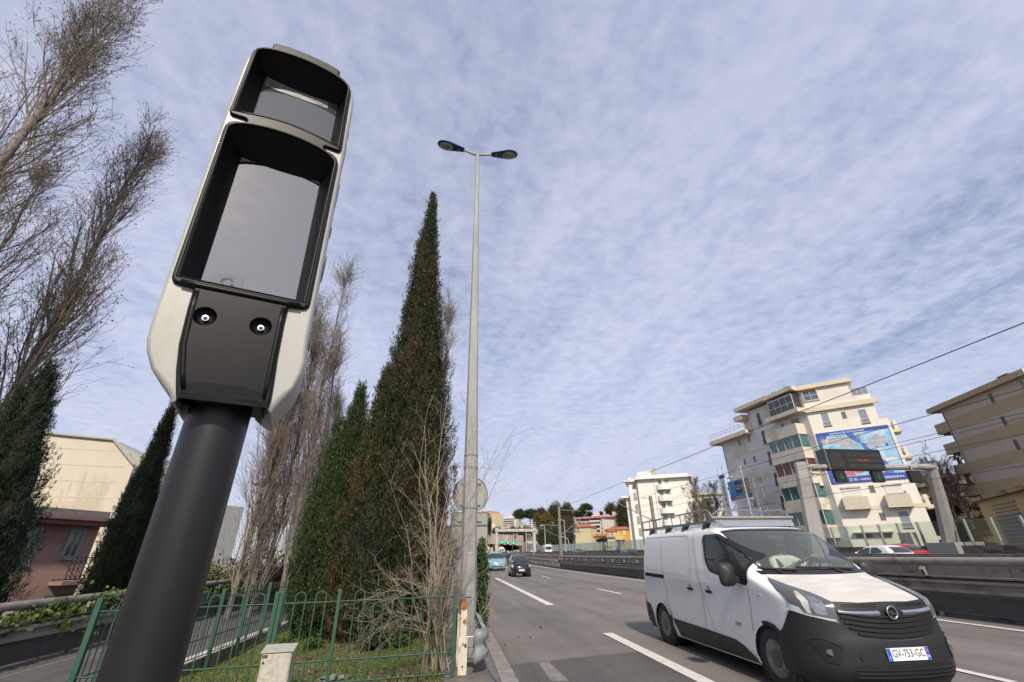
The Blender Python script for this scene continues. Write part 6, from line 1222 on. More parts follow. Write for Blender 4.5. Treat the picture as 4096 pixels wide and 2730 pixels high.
# ---- the large white block with the poster
WL = M('render_white', (0.76, 0.72, 0.64), .85, var=.03, scale=.4, col2=(0.68, 0.64, 0.56), c2scale=.25); WLS = M('render_white_cool', (0.66, 0.645, 0.62), .88, var=.05, scale=.6, col2=(0.58, 0.54, 0.46), c2scale=.35); BG = M('render_beige', (0.66, 0.59, 0.45), .85, var=.05, scale=.6, col2=(0.58, 0.50, 0.38), c2scale=.4)  # side wall gets a cooler, greyer copy of the white render
bb = thing('apartment_block', 'large stepped white apartment block with beige bands and the circus poster', 'apartment block')
C0_, R0_, L0_ = (42.2, 45.3), (47.5, 40.6), (40.6, 61.0); FS = Face(C0_, L0_, (-1, 0)); FF = Face(C0_, R0_, (-.7, -.7))
fp2 = lambda f, a, d: (f.at(a, 0, d).x, f.at(a, 0, d).y)
prismz('wall', [C0_, fp2(FF, 7.2, 0), fp2(FF, 7.2, -9), fp2(FS, 15.75, -9), fp2(FS, 15.75, 0)], -1, 14.75, WL, bb)
prismz('wall', [C0_, fp2(FF, 6.45, 0), fp2(FF, 6.45, -8), fp2(FS, 15.75, -8), fp2(FS, 15.75, 0)], 14.75, 16.7, WL, bb)
prismz('wall', [fp2(FF, .02, -.02), fp2(FF, 4.85, -.02), fp2(FF, 4.85, -7), fp2(FS, 9.3, -6), fp2(FS, 9.3, -.02), fp2(FS, .05, -.02)], 16.7, 19.45, WL, bb)
FS.part('wall_skin', WLS, bb, .02, 15.73, -1, 16.4, 0, .02); FS.part('wall_skin', WLS, bb, 4.4, 9.28, 17, 19.45, -.02, .02)
prismz('roof_slab', [fp2(FF, -.35, .30), fp2(FF, 5.25, .30), fp2(FF, 5.25, -7), fp2(FS, 4.4, -6), fp2(FS, 4.4, 1.5), fp2(FS, -.3, 1.45)], 19.45, 19.95, BG, bb)
prismz('roof_slab', [fp2(FS, 4.25, 1.0), fp2(FS, 4.25, -6), fp2(FS, 10.6, -6), fp2(FS, 10.6, 1.0)], 19.75, 20.25, BG, bb)
FS.part('roof_slab', BG, bb, 9.35, 17.3, 16.42, 16.98, -8, 1.0); FS.part('terrace_box', BG, bb, 9.5, 11.2, 18.5, 19.15, -1.5, .9); FS.part('terrace_wall', WLS, bb, 9.3, 10.9, 16.98, 18.6, -5, -.5)
b = MB()
for z in (17.5, 17.9): FS.box(b, 9.4, 17.2, z, z + .04, .85, .89)
for i in range(9): FS.box(b, 9.5 + i * .95, 9.54 + i * .95, 16.98, 17.9, .85, .89)
b.build('terrace_rail', FRW, bb)
FF.part('floor_band', BG, bb, -.1, 6.95, 16.55, 17.10, 0, .28); FS.part('floor_slab', BG, bb, -.1, 5.1, 16.7, 17.2, .02, 1.35)
FF.part('parapet', WL, bb, 4.87, 6.5, 17.1, 17.75, -3, -.05)
b = MB()
for i in range(4): FF.box(b, 4.87 + i * .5, 4.92 + i * .5, 17.75, 18.65, -.1, -.05)
FF.box(b, 4.87, 6.45, 18.6, 18.66, -.1, -.05); b.build('terrace_rail', FRW, bb)
FF.part('terrace_glass', PANEL, bb, 4.93, 6.4, 17.76, 18.6, -.085, -.07)
for z in (14.05, 11.2, 8.35, 5.5): FS.part('floor_stripe', BG, bb, 5.9, 15.72, z - .18, z + .18, .02, .026)
FF.part('floor_band', BG, bb, .02, 7.6, 5.42, 5.82, 0, .03)
for z in (13.15, 10.3, 5.3, 2.4): FF.part('side_balcony', BG, bb, 7.22, 7.95, z, z + .35, -2.2, -.2)
for z in (13.5, 10.65, 5.65): FF.part('balcony_screen', WLS, bb, 7.5, 7.8, z, z + 1.0, -2.1, -.4)
for z in (14.2, 11.35, 8.5, 5.65, 2.8):
    bal = thing_part('balcony', bb); FS.part('parapet', M('parapet_beige', (0.62, 0.56, 0.46), .85, var=.04, scale=.8, col2=(.43, .39, .32), c2scale=.5), bal, .85, 5.9, z, z + 1.3, .02, 1.3)
    if z < 14:
        gl = thing_part('glazing', bal); FS.part('pane', PANEG if z != 8.5 else M('pane_curtain', (0.13, 0.045, 0.03), .3, var=.5, scale=1.5), gl, .95, 5.8, z + 1.3, z + 2.85, .03, 1.17)
        b = MB()
        for i in range(5): x = .93 + i * 1.2; FS.box(b, x, x + .07, z + 1.3, z + 2.85, 1.13, 1.21)
        FS.box(b, .93, 5.83, z + 2.78, z + 2.85, 1.171, 1.20); FS.box(b, .93, 5.83, z + 1.3, z + 1.36, 1.171, 1.20); b.build('mullions', FRW, gl)
pt = thing_part('penthouse_glazing', bb); FS.part('pane', M('pane_dark', (0.05, 0.05, 0.055), .1, spec=.8), pt, .3, 4.1, 17.3, 19.1, .03, 1.2)
b = MB()
for i in range(5): x = .25 + i * .95; FS.box(b, x, x + .08, 17.2, 19.15, 1.18, 1.26)
FS.box(b, .25, 4.15, 18.95, 19.12, 1.2, 1.25); FS.box(b, .25, 4.15, 17.95, 18.02, 1.27, 1.31)
b.build('mullions', FRW, pt); b = MB()
for i in range(26): x = .3 + i * .15; FS.box(b, x, x + .03, 17.2, 17.97, 1.27, 1.30)
b.build('railing', RAILD, pt)
FF.part('awning', M('awning_orange', (.45, .17, .07), .8), bb, -.2, 1.7, 19.32, 19.42, .0, .32)
window(FF, bb, .12, 1.72, 17.95, 19.25, PANE, FRW, .09, 1, 1, d=.0, deep=.1)
window(FS, bb, 1.3, 2.5, 15.55, 16.4, PANEG, FRW, .06, 1, d=.02)
for a, z0, z1 in ((7.35, 17.05, 18.8), (7.35, 14.5, 16.3), (7.3, 11.8, 13.5), (7.25, 9.1, 10.7), (7.2, 6.3, 7.9), (7.2, 3.5, 5.1)): window(FS, bb, a - .32, a + .32, z0, z1, M('pane_recess', (0.05, 0.055, 0.06), .2), FRW, .05, 0, 0, .55, RAILD, d=.02); 
for a, z0, z1 in ((5.0, 18.4, 19.15), (3.92, 15.6, 16.35), (12.05, 15.35, 16.15), (10.1, 15.45, 16.25), (11.98, 12.6, 13.4), (10.05, 12.6, 13.4), (10.03, 9.85, 10.6), (10.05, 7.0, 7.8), (12, 7.0, 7.8), (10, 4.2, 5.0)): window(FS, bb, a - .2, a + .2, z0, z1, BRICKG, FRG, .04, 0, 1, d=.02, sill=False)
for a0, a1, z0, z1, k in ((1.33, 1.99, 14.7, 16.25, 'w'), (4.88, 5.56, 14.45, 16.05, 'w'), (4.94, 5.68, 3.55, 5.1, 'w'), (3.27, 3.68, 15.3, 16.1, 'g'), (3.29, 3.76, 7.1, 7.85, 'g'), (3.34, 3.78, 4.35, 5.1, 'g')):
    if k == 'w': window(FF, bb, a0, a1, z0, z1, PANEL, FRG, .07, 0, 0, .45, FRW)
    else: window(FF, bb, a0, a1, z0, z1, BRICKG, FRG, .03, 2, 3, sill=False)
for a0, a1 in ((.62, 2.85), (4.3, 6.35)):
    sh = thing_part('shuttered_bay', bb); FF.part('shutter', M('shutter_white', (0.62, 0.60, 0.57), .7), sh, a0 + .25, a1 - .3, 6.9, 7.72, 0, .04); FF.part('shutter_box', FRW, sh, a0 + .2, a1 - .25, 7.72, 7.9, 0, .14)
    FF.part('balcony_front', M('balcony_cream', (0.57, 0.52, 0.40), .85), sh, a0, a1, 5.5, 6.75, .03, .75)
for i in range(2): window(FF, bb, 4.62 + i * .85, 5.4 + i * .85, 6.78, 7.1, PANEL, FRG, .04, sill=False)
FF.part('canopy', BG, bb, .6, 4.0, 3.2, 3.3, 0, .5)
for a0, a1 in ((.72, 2.22), (2.7, 3.78)): window(FF, bb, a0, a1, 2.7, 3.12, M('vent_dark', (.07, .07, .07), .7), FRW, .04, 1, sill=False)
for a in (9.4, 5.9, 4.15, 2.0): ch = thing_part('chimney', bb); FS.part('stack', WL, ch, a - .35, a + .35, 19.9, 20.6, -1.2, -.3); FS.part('cap', FRW, ch, a - .45, a + .45, 20.68, 20.76, -1.3, -.2)
b = MB(); b.tube([FS.at(9.0, 16.4, .12), FS.at(9.0, 19.6, .12)], .05, 6); b.tube([FS.at(4.55, 17.2, .12), FS.at(4.55, 19.7, .12)], .05, 6); b.tube([FS.at(15.7, -1, .1), FS.at(15.7, 16.3, .1)], .05, 6); b.build('downpipe', FRW, bb)
# the poster on its front
po = thing('poster', 'big blue circus festival poster fixed on the front of the large white block', 'poster')
PSK = M('poster_sky', (0.16, 0.44, 0.66), .6, var=.15, scale=.5, col2=(0.55, 0.68, 0.78), c2lo=.45, c2hi=.62, c2scale=.35); PNV = M('poster_navy', (0.045, 0.075, 0.36), .6); PDR = M('poster_drape', (0.07, 0.16, 0.52), .6, var=.35, scale=2.5, stretch=(1, 1, .3)); POR = M('poster_orange', (0.60, 0.16, 0.04), .6); PWH = M('poster_white', (0.68, 0.68, 0.66), .6); PGD = M('poster_gold', (0.55, 0.42, 0.10), .6)
A0, A1, Z0, Z1 = .17, 6.92, 8.28, 13.98; FF.part('sheet', PSK, po, A0, A1, Z0, Z1, .05, .10); D = .102
def pq(f, pts, d, name, mat, parent, th=.004): b = MB(); b.prism([f.at(a, z, d) for a, z in pts], f.n * th); return b.build(name, mat, parent)
for a0, a1, z0, z1 in ((A0, A1, Z1 - .42, Z1), (A0, A1, Z0, Z0 + .62), (A0, A0 + .07, Z0 + .62, Z1 - .42), (A1 - .07, A1, Z0 + .62, Z1 - .42)): FF.part('border', PNV, po, a0, a1, z0, z1, .10, .106)
pq(FF, [(2.9, 13.56), (3.6, 13.56), (4.1, 12.6), (3.95, 12.3), (3.3, 12.9)], D, 'drape', PDR, po); pq(FF, [(4.0, 12.4), (4.25, 12.35), (5.0, 11.0), (5.9, 9.6), (5.9, 8.9), (4.6, 8.9), (4.3, 10.8)], D, 'drape', PDR, po); pq(FF, [(.24, 13.56), (1.2, 13.56), (1.0, 13.2), (.6, 13.05), (.45, 12.2), (.24, 11.2)], D, 'drape', PDR, po); pq(FF, [(.24, 12.0), (.42, 12.0), (.85, 10.6), (1.1, 8.9), (.24, 8.9)], D, 'drape', PDR, po)
def ring_pts(ca, cz, ra, rz_, n=24): return [(ca + ra * math.cos(2 * math.pi * i / n), cz + rz_ * math.sin(2 * math.pi * i / n)) for i in range(n)]
pq(FF, ring_pts(.72, 12.95, .22, .26), D + .004, 'medal', PGD, po)
pq(FF, ring_pts(4.05, 13.05, .14, .34), D + .006, 'figure', M('poster_tan', (.42, .24, .14), .6), po); pq(FF, ring_pts(.8, 12.0, .14, .3), D + .006, 'figure', PWH, po); pq(FF, ring_pts(6.1, 10.3, .55, .25), D + .003, 'cloud', PWH, po); pq(FF, ring_pts(5.3, 11.8, .22, .07), D + .006, 'figure', M('poster_red', (.5, .08, .05), .6), po); pq(FF, ring_pts(6.2, 11.9, .09, .2), D + .006, 'figure', PNV, po); pq(FF, ring_pts(2.3, 11.9, .25, .08), D + .006, 'figure', PGD, po); pq(FF, ring_pts(2.4, 11.2, .33, .4), D + .006, 'figure', M('poster_tan', (.42, .24, .14), .6), po)
pq(FF, [(1.6, 8.95), (2.6, 8.95), (2.5, 9.5), (1.9, 9.6)], D + .004, 'ring_tent', M('poster_pink', (.55, .16, .2), .6, var=.6, scale=5, stretch=(4, 4, .5)), po); pq(FF, ring_pts(3.0, 9.45, .45, .3), D + .004, 'animal', M('poster_ginger', (.52, .20, .06), .6, var=.4, scale=3), po); pq(FF, ring_pts(4.75, 9.2, .5, .16), D + .006, 'hoop', M('poster_cream', (.62, .55, .3), .6), po); pq(FF, ring_pts(2.2, 9.75, .4, .14), D + .005, 'plumes', M('poster_lime', (.25, .42, .08), .6), po)
def ptext(s, a, z, size, mat, wd, d=.112, al='CENTER', outline=None, sh=0.0):
    if outline: text(s, 'lettering_edge', outline, size, frame(FF.at(a, z, d - .004), -FF.u if FF.n.cross(FF.u).z < 0 else FF.u, FF.n), po, .0015, al, wd, .022, shear=sh)
    return text(s, 'lettering', mat, size, frame(FF.at(a, z, d), -FF.u if FF.n.cross(FF.u).z < 0 else FF.u, FF.n), po, .002, al, wd, .006, shear=sh)
ptext('Ensemble pour fêter les 50 ans du Festival', 3.1, Z1 - .23, .26, PWH, 3.3, sh=.3)
ptext('46ème FESTIVAL', 2.15, 13.12, .34, POR, 2.0, outline=PWH); ptext('INTERNATIONAL', 2.3, 12.68, .36, POR, 2.3, outline=PWH); ptext('DU CIRQUE', 2.9, 12.24, .38, POR, 1.55, outline=PWH)
ptext('NEW', 5.6, 13.0, .26, POR, .5, outline=PWH); ptext('GENERATION', 5.65, 12.72, .26, POR, 1.4, outline=PWH); ptext('MONTE-CARLO', 5.5, 12.18, .42, POR, 2.3, outline=PWH)
ptext('Tel. 92 05 23 45 - www.montecarlofestival.mc', 3.5, Z0 + .28, .42, PWH, 6.2)
# ---- striped brown block at the right edge
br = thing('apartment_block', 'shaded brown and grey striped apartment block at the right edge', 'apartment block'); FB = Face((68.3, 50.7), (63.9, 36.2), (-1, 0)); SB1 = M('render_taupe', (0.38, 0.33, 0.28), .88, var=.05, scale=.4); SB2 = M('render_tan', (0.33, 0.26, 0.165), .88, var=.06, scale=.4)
prismz('wall', [fp2(FB, .4, 0), fp2(FB, 13.8, 0), fp2(FB, 13.8, -10), fp2(FB, .4, -10)], -1, 19.2, SB1, br)
for z0, z1 in ((16.25, 17.72), (13.45, 14.9), (10.7, 12.0), (7.9, 9.2)):
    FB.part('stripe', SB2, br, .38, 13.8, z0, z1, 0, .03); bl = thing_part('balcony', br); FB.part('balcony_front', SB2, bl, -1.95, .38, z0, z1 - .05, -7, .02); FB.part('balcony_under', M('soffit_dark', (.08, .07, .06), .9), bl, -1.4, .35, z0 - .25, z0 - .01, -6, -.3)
prismz('roof_slab', [fp2(FB, -1.2, .7), fp2(FB, 14.6, .7), fp2(FB, 14.6, -10), fp2(FB, -1.2, -10)], 19.2, 19.85, SB2, br)
for a, z in ((8.6, 18.3), (8.6, 15.4), (8.6, 12.55), (8.5, 9.8)): window(FB, br, a - .28, a + .28, z - .6, z + .6, M('pane_black', (.03, .03, .028), .3), SB2, .05, sill=True)
PT_ = M('pipe_tan', (.36, .32, .26), .7); b = MB(); b.tube([FB.at(.55, -1, .1), FB.at(.55, 18.9, .1)], .07, 6); b.build('downpipe', PT_, br); b = MB(); b.tube([FB.at(13.0, 10, .15), FB.at(13.0, 18.9, .15), FB.at(12.2, 19.6, .75)], .07, 6); b.build('downpipe', PT_, br)
ch = thing_part('chimney', br); FB.part('stack', M('stack_cream', (.52, .45, .34), .8), ch, 9.5, 10.6, 19.85, 20.55, -2.2, -1.2); FB.part('cap', M('cap_red', (.20, .06, .05), .8), ch, 9.3, 10.8, 20.55, 20.67, -2.4, -1.0)
FE = Face(fp2(FB, 13.8, 0), fp2(FB, 13.8, -8), (0, -1)); FE.part('end_wall', M('render_taupe_sunlit', (.46, .40, .31), .88), br, .01, 8, 3, 19.2, 0, .03); FE.part('roof_edge', BG, br, -.7, 8, 19.22, 19.83, .02, .82)  # sunlight painted in: end wall and roof edge use lighter copies of the block's paint
# ---- low ochre building in front of it
oc = thing('outbuilding', 'low ochre building with a grey louvred opening, below the striped block', 'building'); P0 = atr(*c2(1230, 1400), 58); P1 = atr(*c2(1700, 1345), 50); FO = Face((P0.x, P0.y), (P1.x + (P1.x - P0.x) * .8, P1.y + (P1.y - P0.y) * .8), (-1, -.3)); ZT = 5.6
prismz('wall', [fp2(FO, 0, 0), fp2(FO, FO.L, 0), fp2(FO, FO.L, -6), fp2(FO, 0, -6)], -1, ZT - .3, M('render_ochre', (0.42, 0.30, 0.14), .88, var=.06, scale=.6), oc)
prismz('roof_edge', [fp2(FO, -.4, .4), fp2(FO, FO.L + .4, .4), fp2(FO, FO.L + .4, -6), fp2(FO, -.4, -6)], ZT - .3, ZT, M('roof_edge_stained', (0.30, 0.23, 0.13), .9, var=.3, scale=1.5, col2=(0.07, 0.05, 0.03), c2scale=1), oc)
q0 = FO.q(c2(1400, 1480)); 
lv = thing_part('louvre', oc); FO.part('louvre_panel', M('louvre_dark', (.10, .105, .10), .6), lv, q0[0], q0[0] + 4.6, 2.0, min(q0[1], ZT - .6), .0, .04)
b = MB()
for i in range(11): z = 2.05 + i * .27; FO.box(b, q0[0] + .1, q0[0] + 4.5, z, z + .07, .04, .10)
b.build('louvre_slats', M('louvre_grey', (.19, .20, .20), .6), lv)
# ---- plain white apartment block
wb = thing('apartment_block', 'plain white apartment block with green shuttered windows and curved balconies', 'apartment block'); K = 119 / 80.; PC = atr(*c3(435, 320), 119); PR = atr(*c3(1355, 265), 119 * 1.0); PL2 = atr(*c3(275, 355), 121); FW = Face((PC.x, PC.y), (PR.x, PR.y), (-.5, -1)); FZ = lambda p: FW.q(c3(*p))
WW2 = M('render_warm_white', (0.76, 0.73, 0.67), .85, var=.03, scale=.3); ZR = FZ((435, 318))[1]
prismz('wall', [fp2(FW, 0, 0), fp2(FW, FW.L, 0), fp2(FW, FW.L, -12), fp2(FW, 0, -12)], -1, ZR, WW2, wb)
a0 = FZ((275, 360))[0]; prismz('stair_wing', [fp2(FW, a0, -1.2), fp2(FW, .0, -1.2), fp2(FW, 0, -11), fp2(FW, a0, -11)], -1, ZR - .1, WW2, wb)
a00 = FZ((265, 640))[0]; prismz('rear_wing', [fp2(FW, a00 - .6, -3), fp2(FW, a0, -3), fp2(FW, a0, -11), fp2(FW, a00 - .6, -11)], -1, FZ((265, 620))[1], WW2, wb); prismz('rear_wing_roof', [fp2(FW, a00 - 1.6, -2.2), fp2(FW, a0, -2.2), fp2(FW, a0, -11), fp2(FW, a00 - 1.6, -11)], FZ((265, 620))[1], FZ((265, 620))[1] + .5, WW2, wb)
prismz('roof_slab', [fp2(FW, -.5, .9), fp2(FW, FW.L + .9, .9), fp2(FW, FW.L + .9, -12), fp2(FW, -.5, -12)], ZR, ZR + .35, WW2, wb); prismz('roof_parapet', [fp2(FW, -.3, .2), fp2(FW, FW.L, .2), fp2(FW, FW.L, -12), fp2(FW, -.3, -12)], ZR + .35, ZR + .9, WW2, wb)
prismz('roof_slab', [fp2(FW, a0 - 1.0, -.5), fp2(FW, -.5, -.5), fp2(FW, -.5, -11), fp2(FW, a0 - 1, -11)], ZR - .25, ZR + .15, WW2, wb); prismz('roof_parapet', [fp2(FW, a0, -1), fp2(FW, -.5, -1), fp2(FW, -.5, -11), fp2(FW, a0, -11)], ZR + .15, ZR + .75, WW2, wb)
p, q = FZ((435, 160)), FZ((760, 150)); prismz('lift_house', [fp2(FW, p[0], -1.5), fp2(FW, q[0], -1.5), fp2(FW, q[0], -6), fp2(FW, p[0], -6)], ZR, p[1], WW2, wb)
for (px, py) in ((730, 90), (935, 160)): a, z = FZ((px, py)); FW.part('chimney', M('stack_grey', (.4, .37, .33), .8), wb, a - .5, a + .5, ZR + .5, z, -2, -1)
GRN = M('blind_green', (0.20, 0.34, 0.13), .7, var=.1); PDG = M('pane_dkgreen', (0.03, 0.07, 0.05), .2, spec=.7)
for (y0, y1, xa, xb, m1, m2) in ((310, 400, 800, 915, PANE, GRN), (518, 605, 832, 950, GRN, PANE), (730, 825, 870, 988, PDG, PANEG), (950, 1040, 908, 1025, PDG, PDG), (1165, 1240, 945, 1062, PDG, GRN)):
    for x, w_, m_, dy in ((xa, 76, m1, 0), (xb, 78, m2, -28)):
        s0, z1 = FZ((x, y0)); s1 = FZ((x + w_, y0))[0]; z0 = FZ((x + w_ / 2 + 5, y1 + dy))[1]; window(FW, wb, s0, s1, z0, z1, m_, FRW, .1, 1)
    bl = thing_part('balcony', wb); s0 = FZ((xa - 25, y1))[0]; s1 = FZ((xa + 240, y1))[0]; zt = FZ((xa + 100, y1 + 2))[1]; zb = FZ((xa + 100, y1 + 95))[1]; b = MB(); n = 12
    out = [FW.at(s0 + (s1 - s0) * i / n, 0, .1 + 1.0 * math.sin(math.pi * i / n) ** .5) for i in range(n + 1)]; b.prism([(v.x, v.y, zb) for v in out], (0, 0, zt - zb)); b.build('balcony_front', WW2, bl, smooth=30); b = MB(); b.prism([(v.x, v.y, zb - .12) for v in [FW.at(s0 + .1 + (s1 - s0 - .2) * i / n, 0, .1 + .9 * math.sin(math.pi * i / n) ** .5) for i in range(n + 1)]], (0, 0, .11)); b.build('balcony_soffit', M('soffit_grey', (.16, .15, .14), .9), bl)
FZ2 = Face(fp2(FW, a0, -1.2), fp2(FW, 0, -1.2), (-.5, -1))
for (y0, y1, x0) in ((385, 485, 345), (545, 690, 367), (750, 905, 397), (965, 1115, 427), (1180, 1330, 460)):
    s0, z1 = FZ2.q(c3(x0, y0)); s1 = FZ2.q(c3(x0 + 58, y0))[0]; z0 = FZ2.q(c3(x0 + 30, y1))[1]; window(FZ2, wb, s0, s1, z0, z1, M('stair_glass_brick', (0.22, 0.21, 0.16), .3, var=.3, scale=3), FRW, .08, 2, 5, sill=False)
for x in (740, 1010): s = FZ((x, 400))[0]; FW.part('downpipe', M('pipe_pale', (.5, .46, .42), .7), wb, s, s + .12, -1, ZR, 0, .12)
bk = thing('apartment_block', 'white building half hidden behind the bare plane tree', 'apartment block'); P = atr(*c3(1400, 600), 150); FBk = Face((P.x, P.y), (atr(*c3(2000, 580), 150).x, atr(*c3(2000, 580), 150).y), (-.5, -1)); prismz('wall', [fp2(FBk, 0, 0), fp2(FBk, FBk.L, 0), fp2(FBk, FBk.L, -8), fp2(FBk, 0, -8)], -1, P.z, WW2, bk)
for r_ in range(3):
    s0, z1 = FBk.q(c3(1650, 640 + r_ * 150)); window(FBk, bk, s0, s0 + 3.6, z1 - 2, z1, PANE, FRW, .12, 2)
prismz('roof_slab', [fp2(FBk, -.5, .6), fp2(FBk, FBk.L, .6), fp2(FBk, FBk.L, -8), fp2(FBk, -.5, -8)], P.z, P.z + .5, BG, bk)
# ---- advertising in front of the big block
XA = 36.5; sb_ = thing('banner_sign', 'tall white vertical banner with blue letters ROBAT beside the plane tree', 'banner'); LB_ = M('letter_navy', (0.03, 0.05, 0.17), .6)
tp = atx(*c7(150, 200), XA); bt_ = atx(*c7(340, 1060), XA); tr_ = atx(*c7(255, 185), XA); wdt = abs(tr_.y - tp.y); yc = (tp.y + tr_.y) / 2
b = MB(); b.box(XA - .05, XA + .05, yc - wdt / 2, yc + wdt / 2, bt_.z - 1.5, tp.z); b.build('banner', M('banner_white', (.66, .66, .64), .6), sb_); b = MB(); b.box(XA - .06, XA + .06, yc - wdt / 2, yc + wdt / 2, tp.z + .02, tp.z + .45); b.build('banner_top', LB_, sb_)
for ch_, py in (('R', 375), ('O', 497), ('B', 622), ('A', 745), ('T', 880)): z = atx(*c7(300, py), XA).z; text(ch_, 'letter', LB_, .78, frame((XA - .055, yc, z), (0, -1, 0), (-1, 0, 0)), sb_, .004, bold=.01)
b = MB(); z = atx(*c7(220, 275), XA).z; b.prism([(XA - .056, yc + .3, z - .15), (XA - .056, yc - .3, z - .15), (XA - .056, yc - .25, z + .12), (XA - .056, yc, z + .02), (XA - .056, yc + .2, z + .15)], (-.004, 0, 0)); b.build('emblem', M('emblem_cyan', (.08, .45, .62), .6), sb_)
ys_ = [atx(*c7(*p), XA) for p in ((365, 260), (805, 155), (935, 640), (465, 650))]; yl, yr = (ys_[0].y + ys_[3].y) / 2, (ys_[1].y + ys_[2].y) / 2; zt_, zb_ = (ys_[0].z + ys_[1].z) / 2, (ys_[2].z + ys_[3].z) / 2
bl_ = thing('billboard', 'billboard with a blue sea picture and dark badge on scaffolding', 'billboard'); xp = XA - .4; hh = zt_ - zb_; ln = yl - yr
def bbx(name, u0, u1, v0, v1, mat, d=0.0, parent=bl_): b = MB(); b.box(xp - .03 - d, xp - d, yl - ln * u1, yl - ln * u0, zb_ + hh * v0, zb_ + hh * v1); return b.build(name, mat, parent)
bbx('sea_picture', 0, .55, .28, 1, M('sea_blue', (0.04, 0.20, 0.42), .6, var=.4, scale=.8, col2=(.16, .4, .6), c2scale=.5)); bbx('town_picture', .552, 1, .28, .93, M('town_picture', (0.30, 0.26, 0.20), .6, var=.6, scale=2.5, col2=(.12, .16, .10), c2scale=1.2)); bbx('sky_strip', .552, 1, .932, 1, M('sea_sky', (.1, .34, .6), .6)); bbx('navy_band', 0, 1, .09, .278, LB_); bbx('white_strip', 0, 1, 0, .088, M('banner_white', (.66, .66, .64), .6))
q = roundp([(xp, 0), (0, 0)], .1) if 0 else None
bd = bbx('badge', .33, .64, .38, .96, LB_, .04); bbx('badge_line', .37, .60, .55, .60, M('badge_orange', (.6, .3, .04), .6), .075, bl_); text('Cimi', 'badge_letters', PWH, hh * .14, frame((xp - .08, yl - ln * .485, zb_ + hh * .70), (0, -1, 0), (-1, 0, 0)), bl_, .003, width=ln * .24)
for v_, u0, u1 in ((.235, .22, .8), (.19, .05, .95), (.13, .2, .78), (.045, .18, .8)):
    b = MB(); n = int((u1 - u0) * 42)
    for i in range(n):
        if (i * 7) % 5: b.box(xp - .036, xp - .031, yl - ln * (u0 + (u1 - u0) * (i + .7) / n), yl - ln * (u0 + (u1 - u0) * i / n), zb_ + hh * (v_ - .012), zb_ + hh * (v_ + .012))
    b.build('fine_print', PWH if v_ > .1 else POR, bl_)
sc_ = thing('scaffolding', 'thin steel scaffolding with red-tipped standards round the billboard', 'scaffolding'); SCM = M('scaffold_steel', (.33, .32, .31), .5, .4)
for (px, top_) in ((215, 0), (330, -60), (800, 110), (935, 120)):
    P = atx(*c7(px, 600), XA + .6); T1 = atx(*c7(px, top_), XA + .6).z; b = MB(); b.tube([(XA + .6, P.y, -.5), (XA + .6, P.y, T1)], .035, 5); b.tube([(XA + 1.6, P.y, -.5), (XA + 1.6, P.y, T1)], .035, 5); b.build('standard', SCM, sc_); b = MB(); b.tube([(XA + .6, P.y, T1), (XA + .6, P.y, T1 + .3)], .05, 5); b.build('red_tip', M('tip_red', (.5, .12, .08), .6), sc_)
yA = atx(*c7(215, 600), XA + .6).y; yB = atx(*c7(935, 600), XA + .6).y
for z in (3.5, 5.4, 7.3, 9.2): b = MB(); b.tube([(XA + .6, yA, z), (XA + .6, yB, z)], .03, 5); b.build('ledger', SCM, sc_)
for z, t0, t1 in ((9.3, 0, .35), (6.2, .85, 1.0), (3.4, .7, 1.0)): b = MB(); b.box(XA + .6, XA + 1.6, yA + (yB - yA) * t1, yA + (yB - yA) * t0, z, z + .06); b.build('deck_board', M('deck_grey', (.14, .15, .16), .8), sc_)
ys_ = [atx(*c7(*p), 35.2) for p in ((700, 850), (1000, 815), (1045, 1010), (740, 1030))]; b = MB(); b.box(35.18, 35.24, min(v.y for v in ys_), max(v.y for v in ys_), ys_[2].z - 1.2, ys_[0].z); ws_ = b.build('banner', M('banner_pale', (.55, .54, .57), .6, var=.1, scale=1, col2=(.5, .42, .46), c2scale=.6)); tag(ws_, 'small white banner with faint red writing on a fence below the billboard', 'banner'); 
tl_ = atx(*c7(590, 0), 33); lt2 = thing('street_lamp', 'thin pale street lamp pole crossing in front of the billboard', 'street lamp', (33, tl_.y, 1.3)); tz = atx(*c1(335, 1130), 33).z; b = MB(); b.tube([(0, 0, 0), (0, 0, 9.2)], [.11, .06], 8); b.build('pole', LPM, lt2, smooth=True); b = MB(); b.tube([(0, 0, 7.95), (-.3, .5, 8.1), (-.5, 1.4, 8.15)], .04, 6); b.build('arm', LPM, lt2); b = MB(); b.box(-.62, -.34, 1.2, 2.1, 8.08, 8.24); b.build('lantern', M('far_lantern', (.55, .55, .54), .5), lt2, bevel=.04)
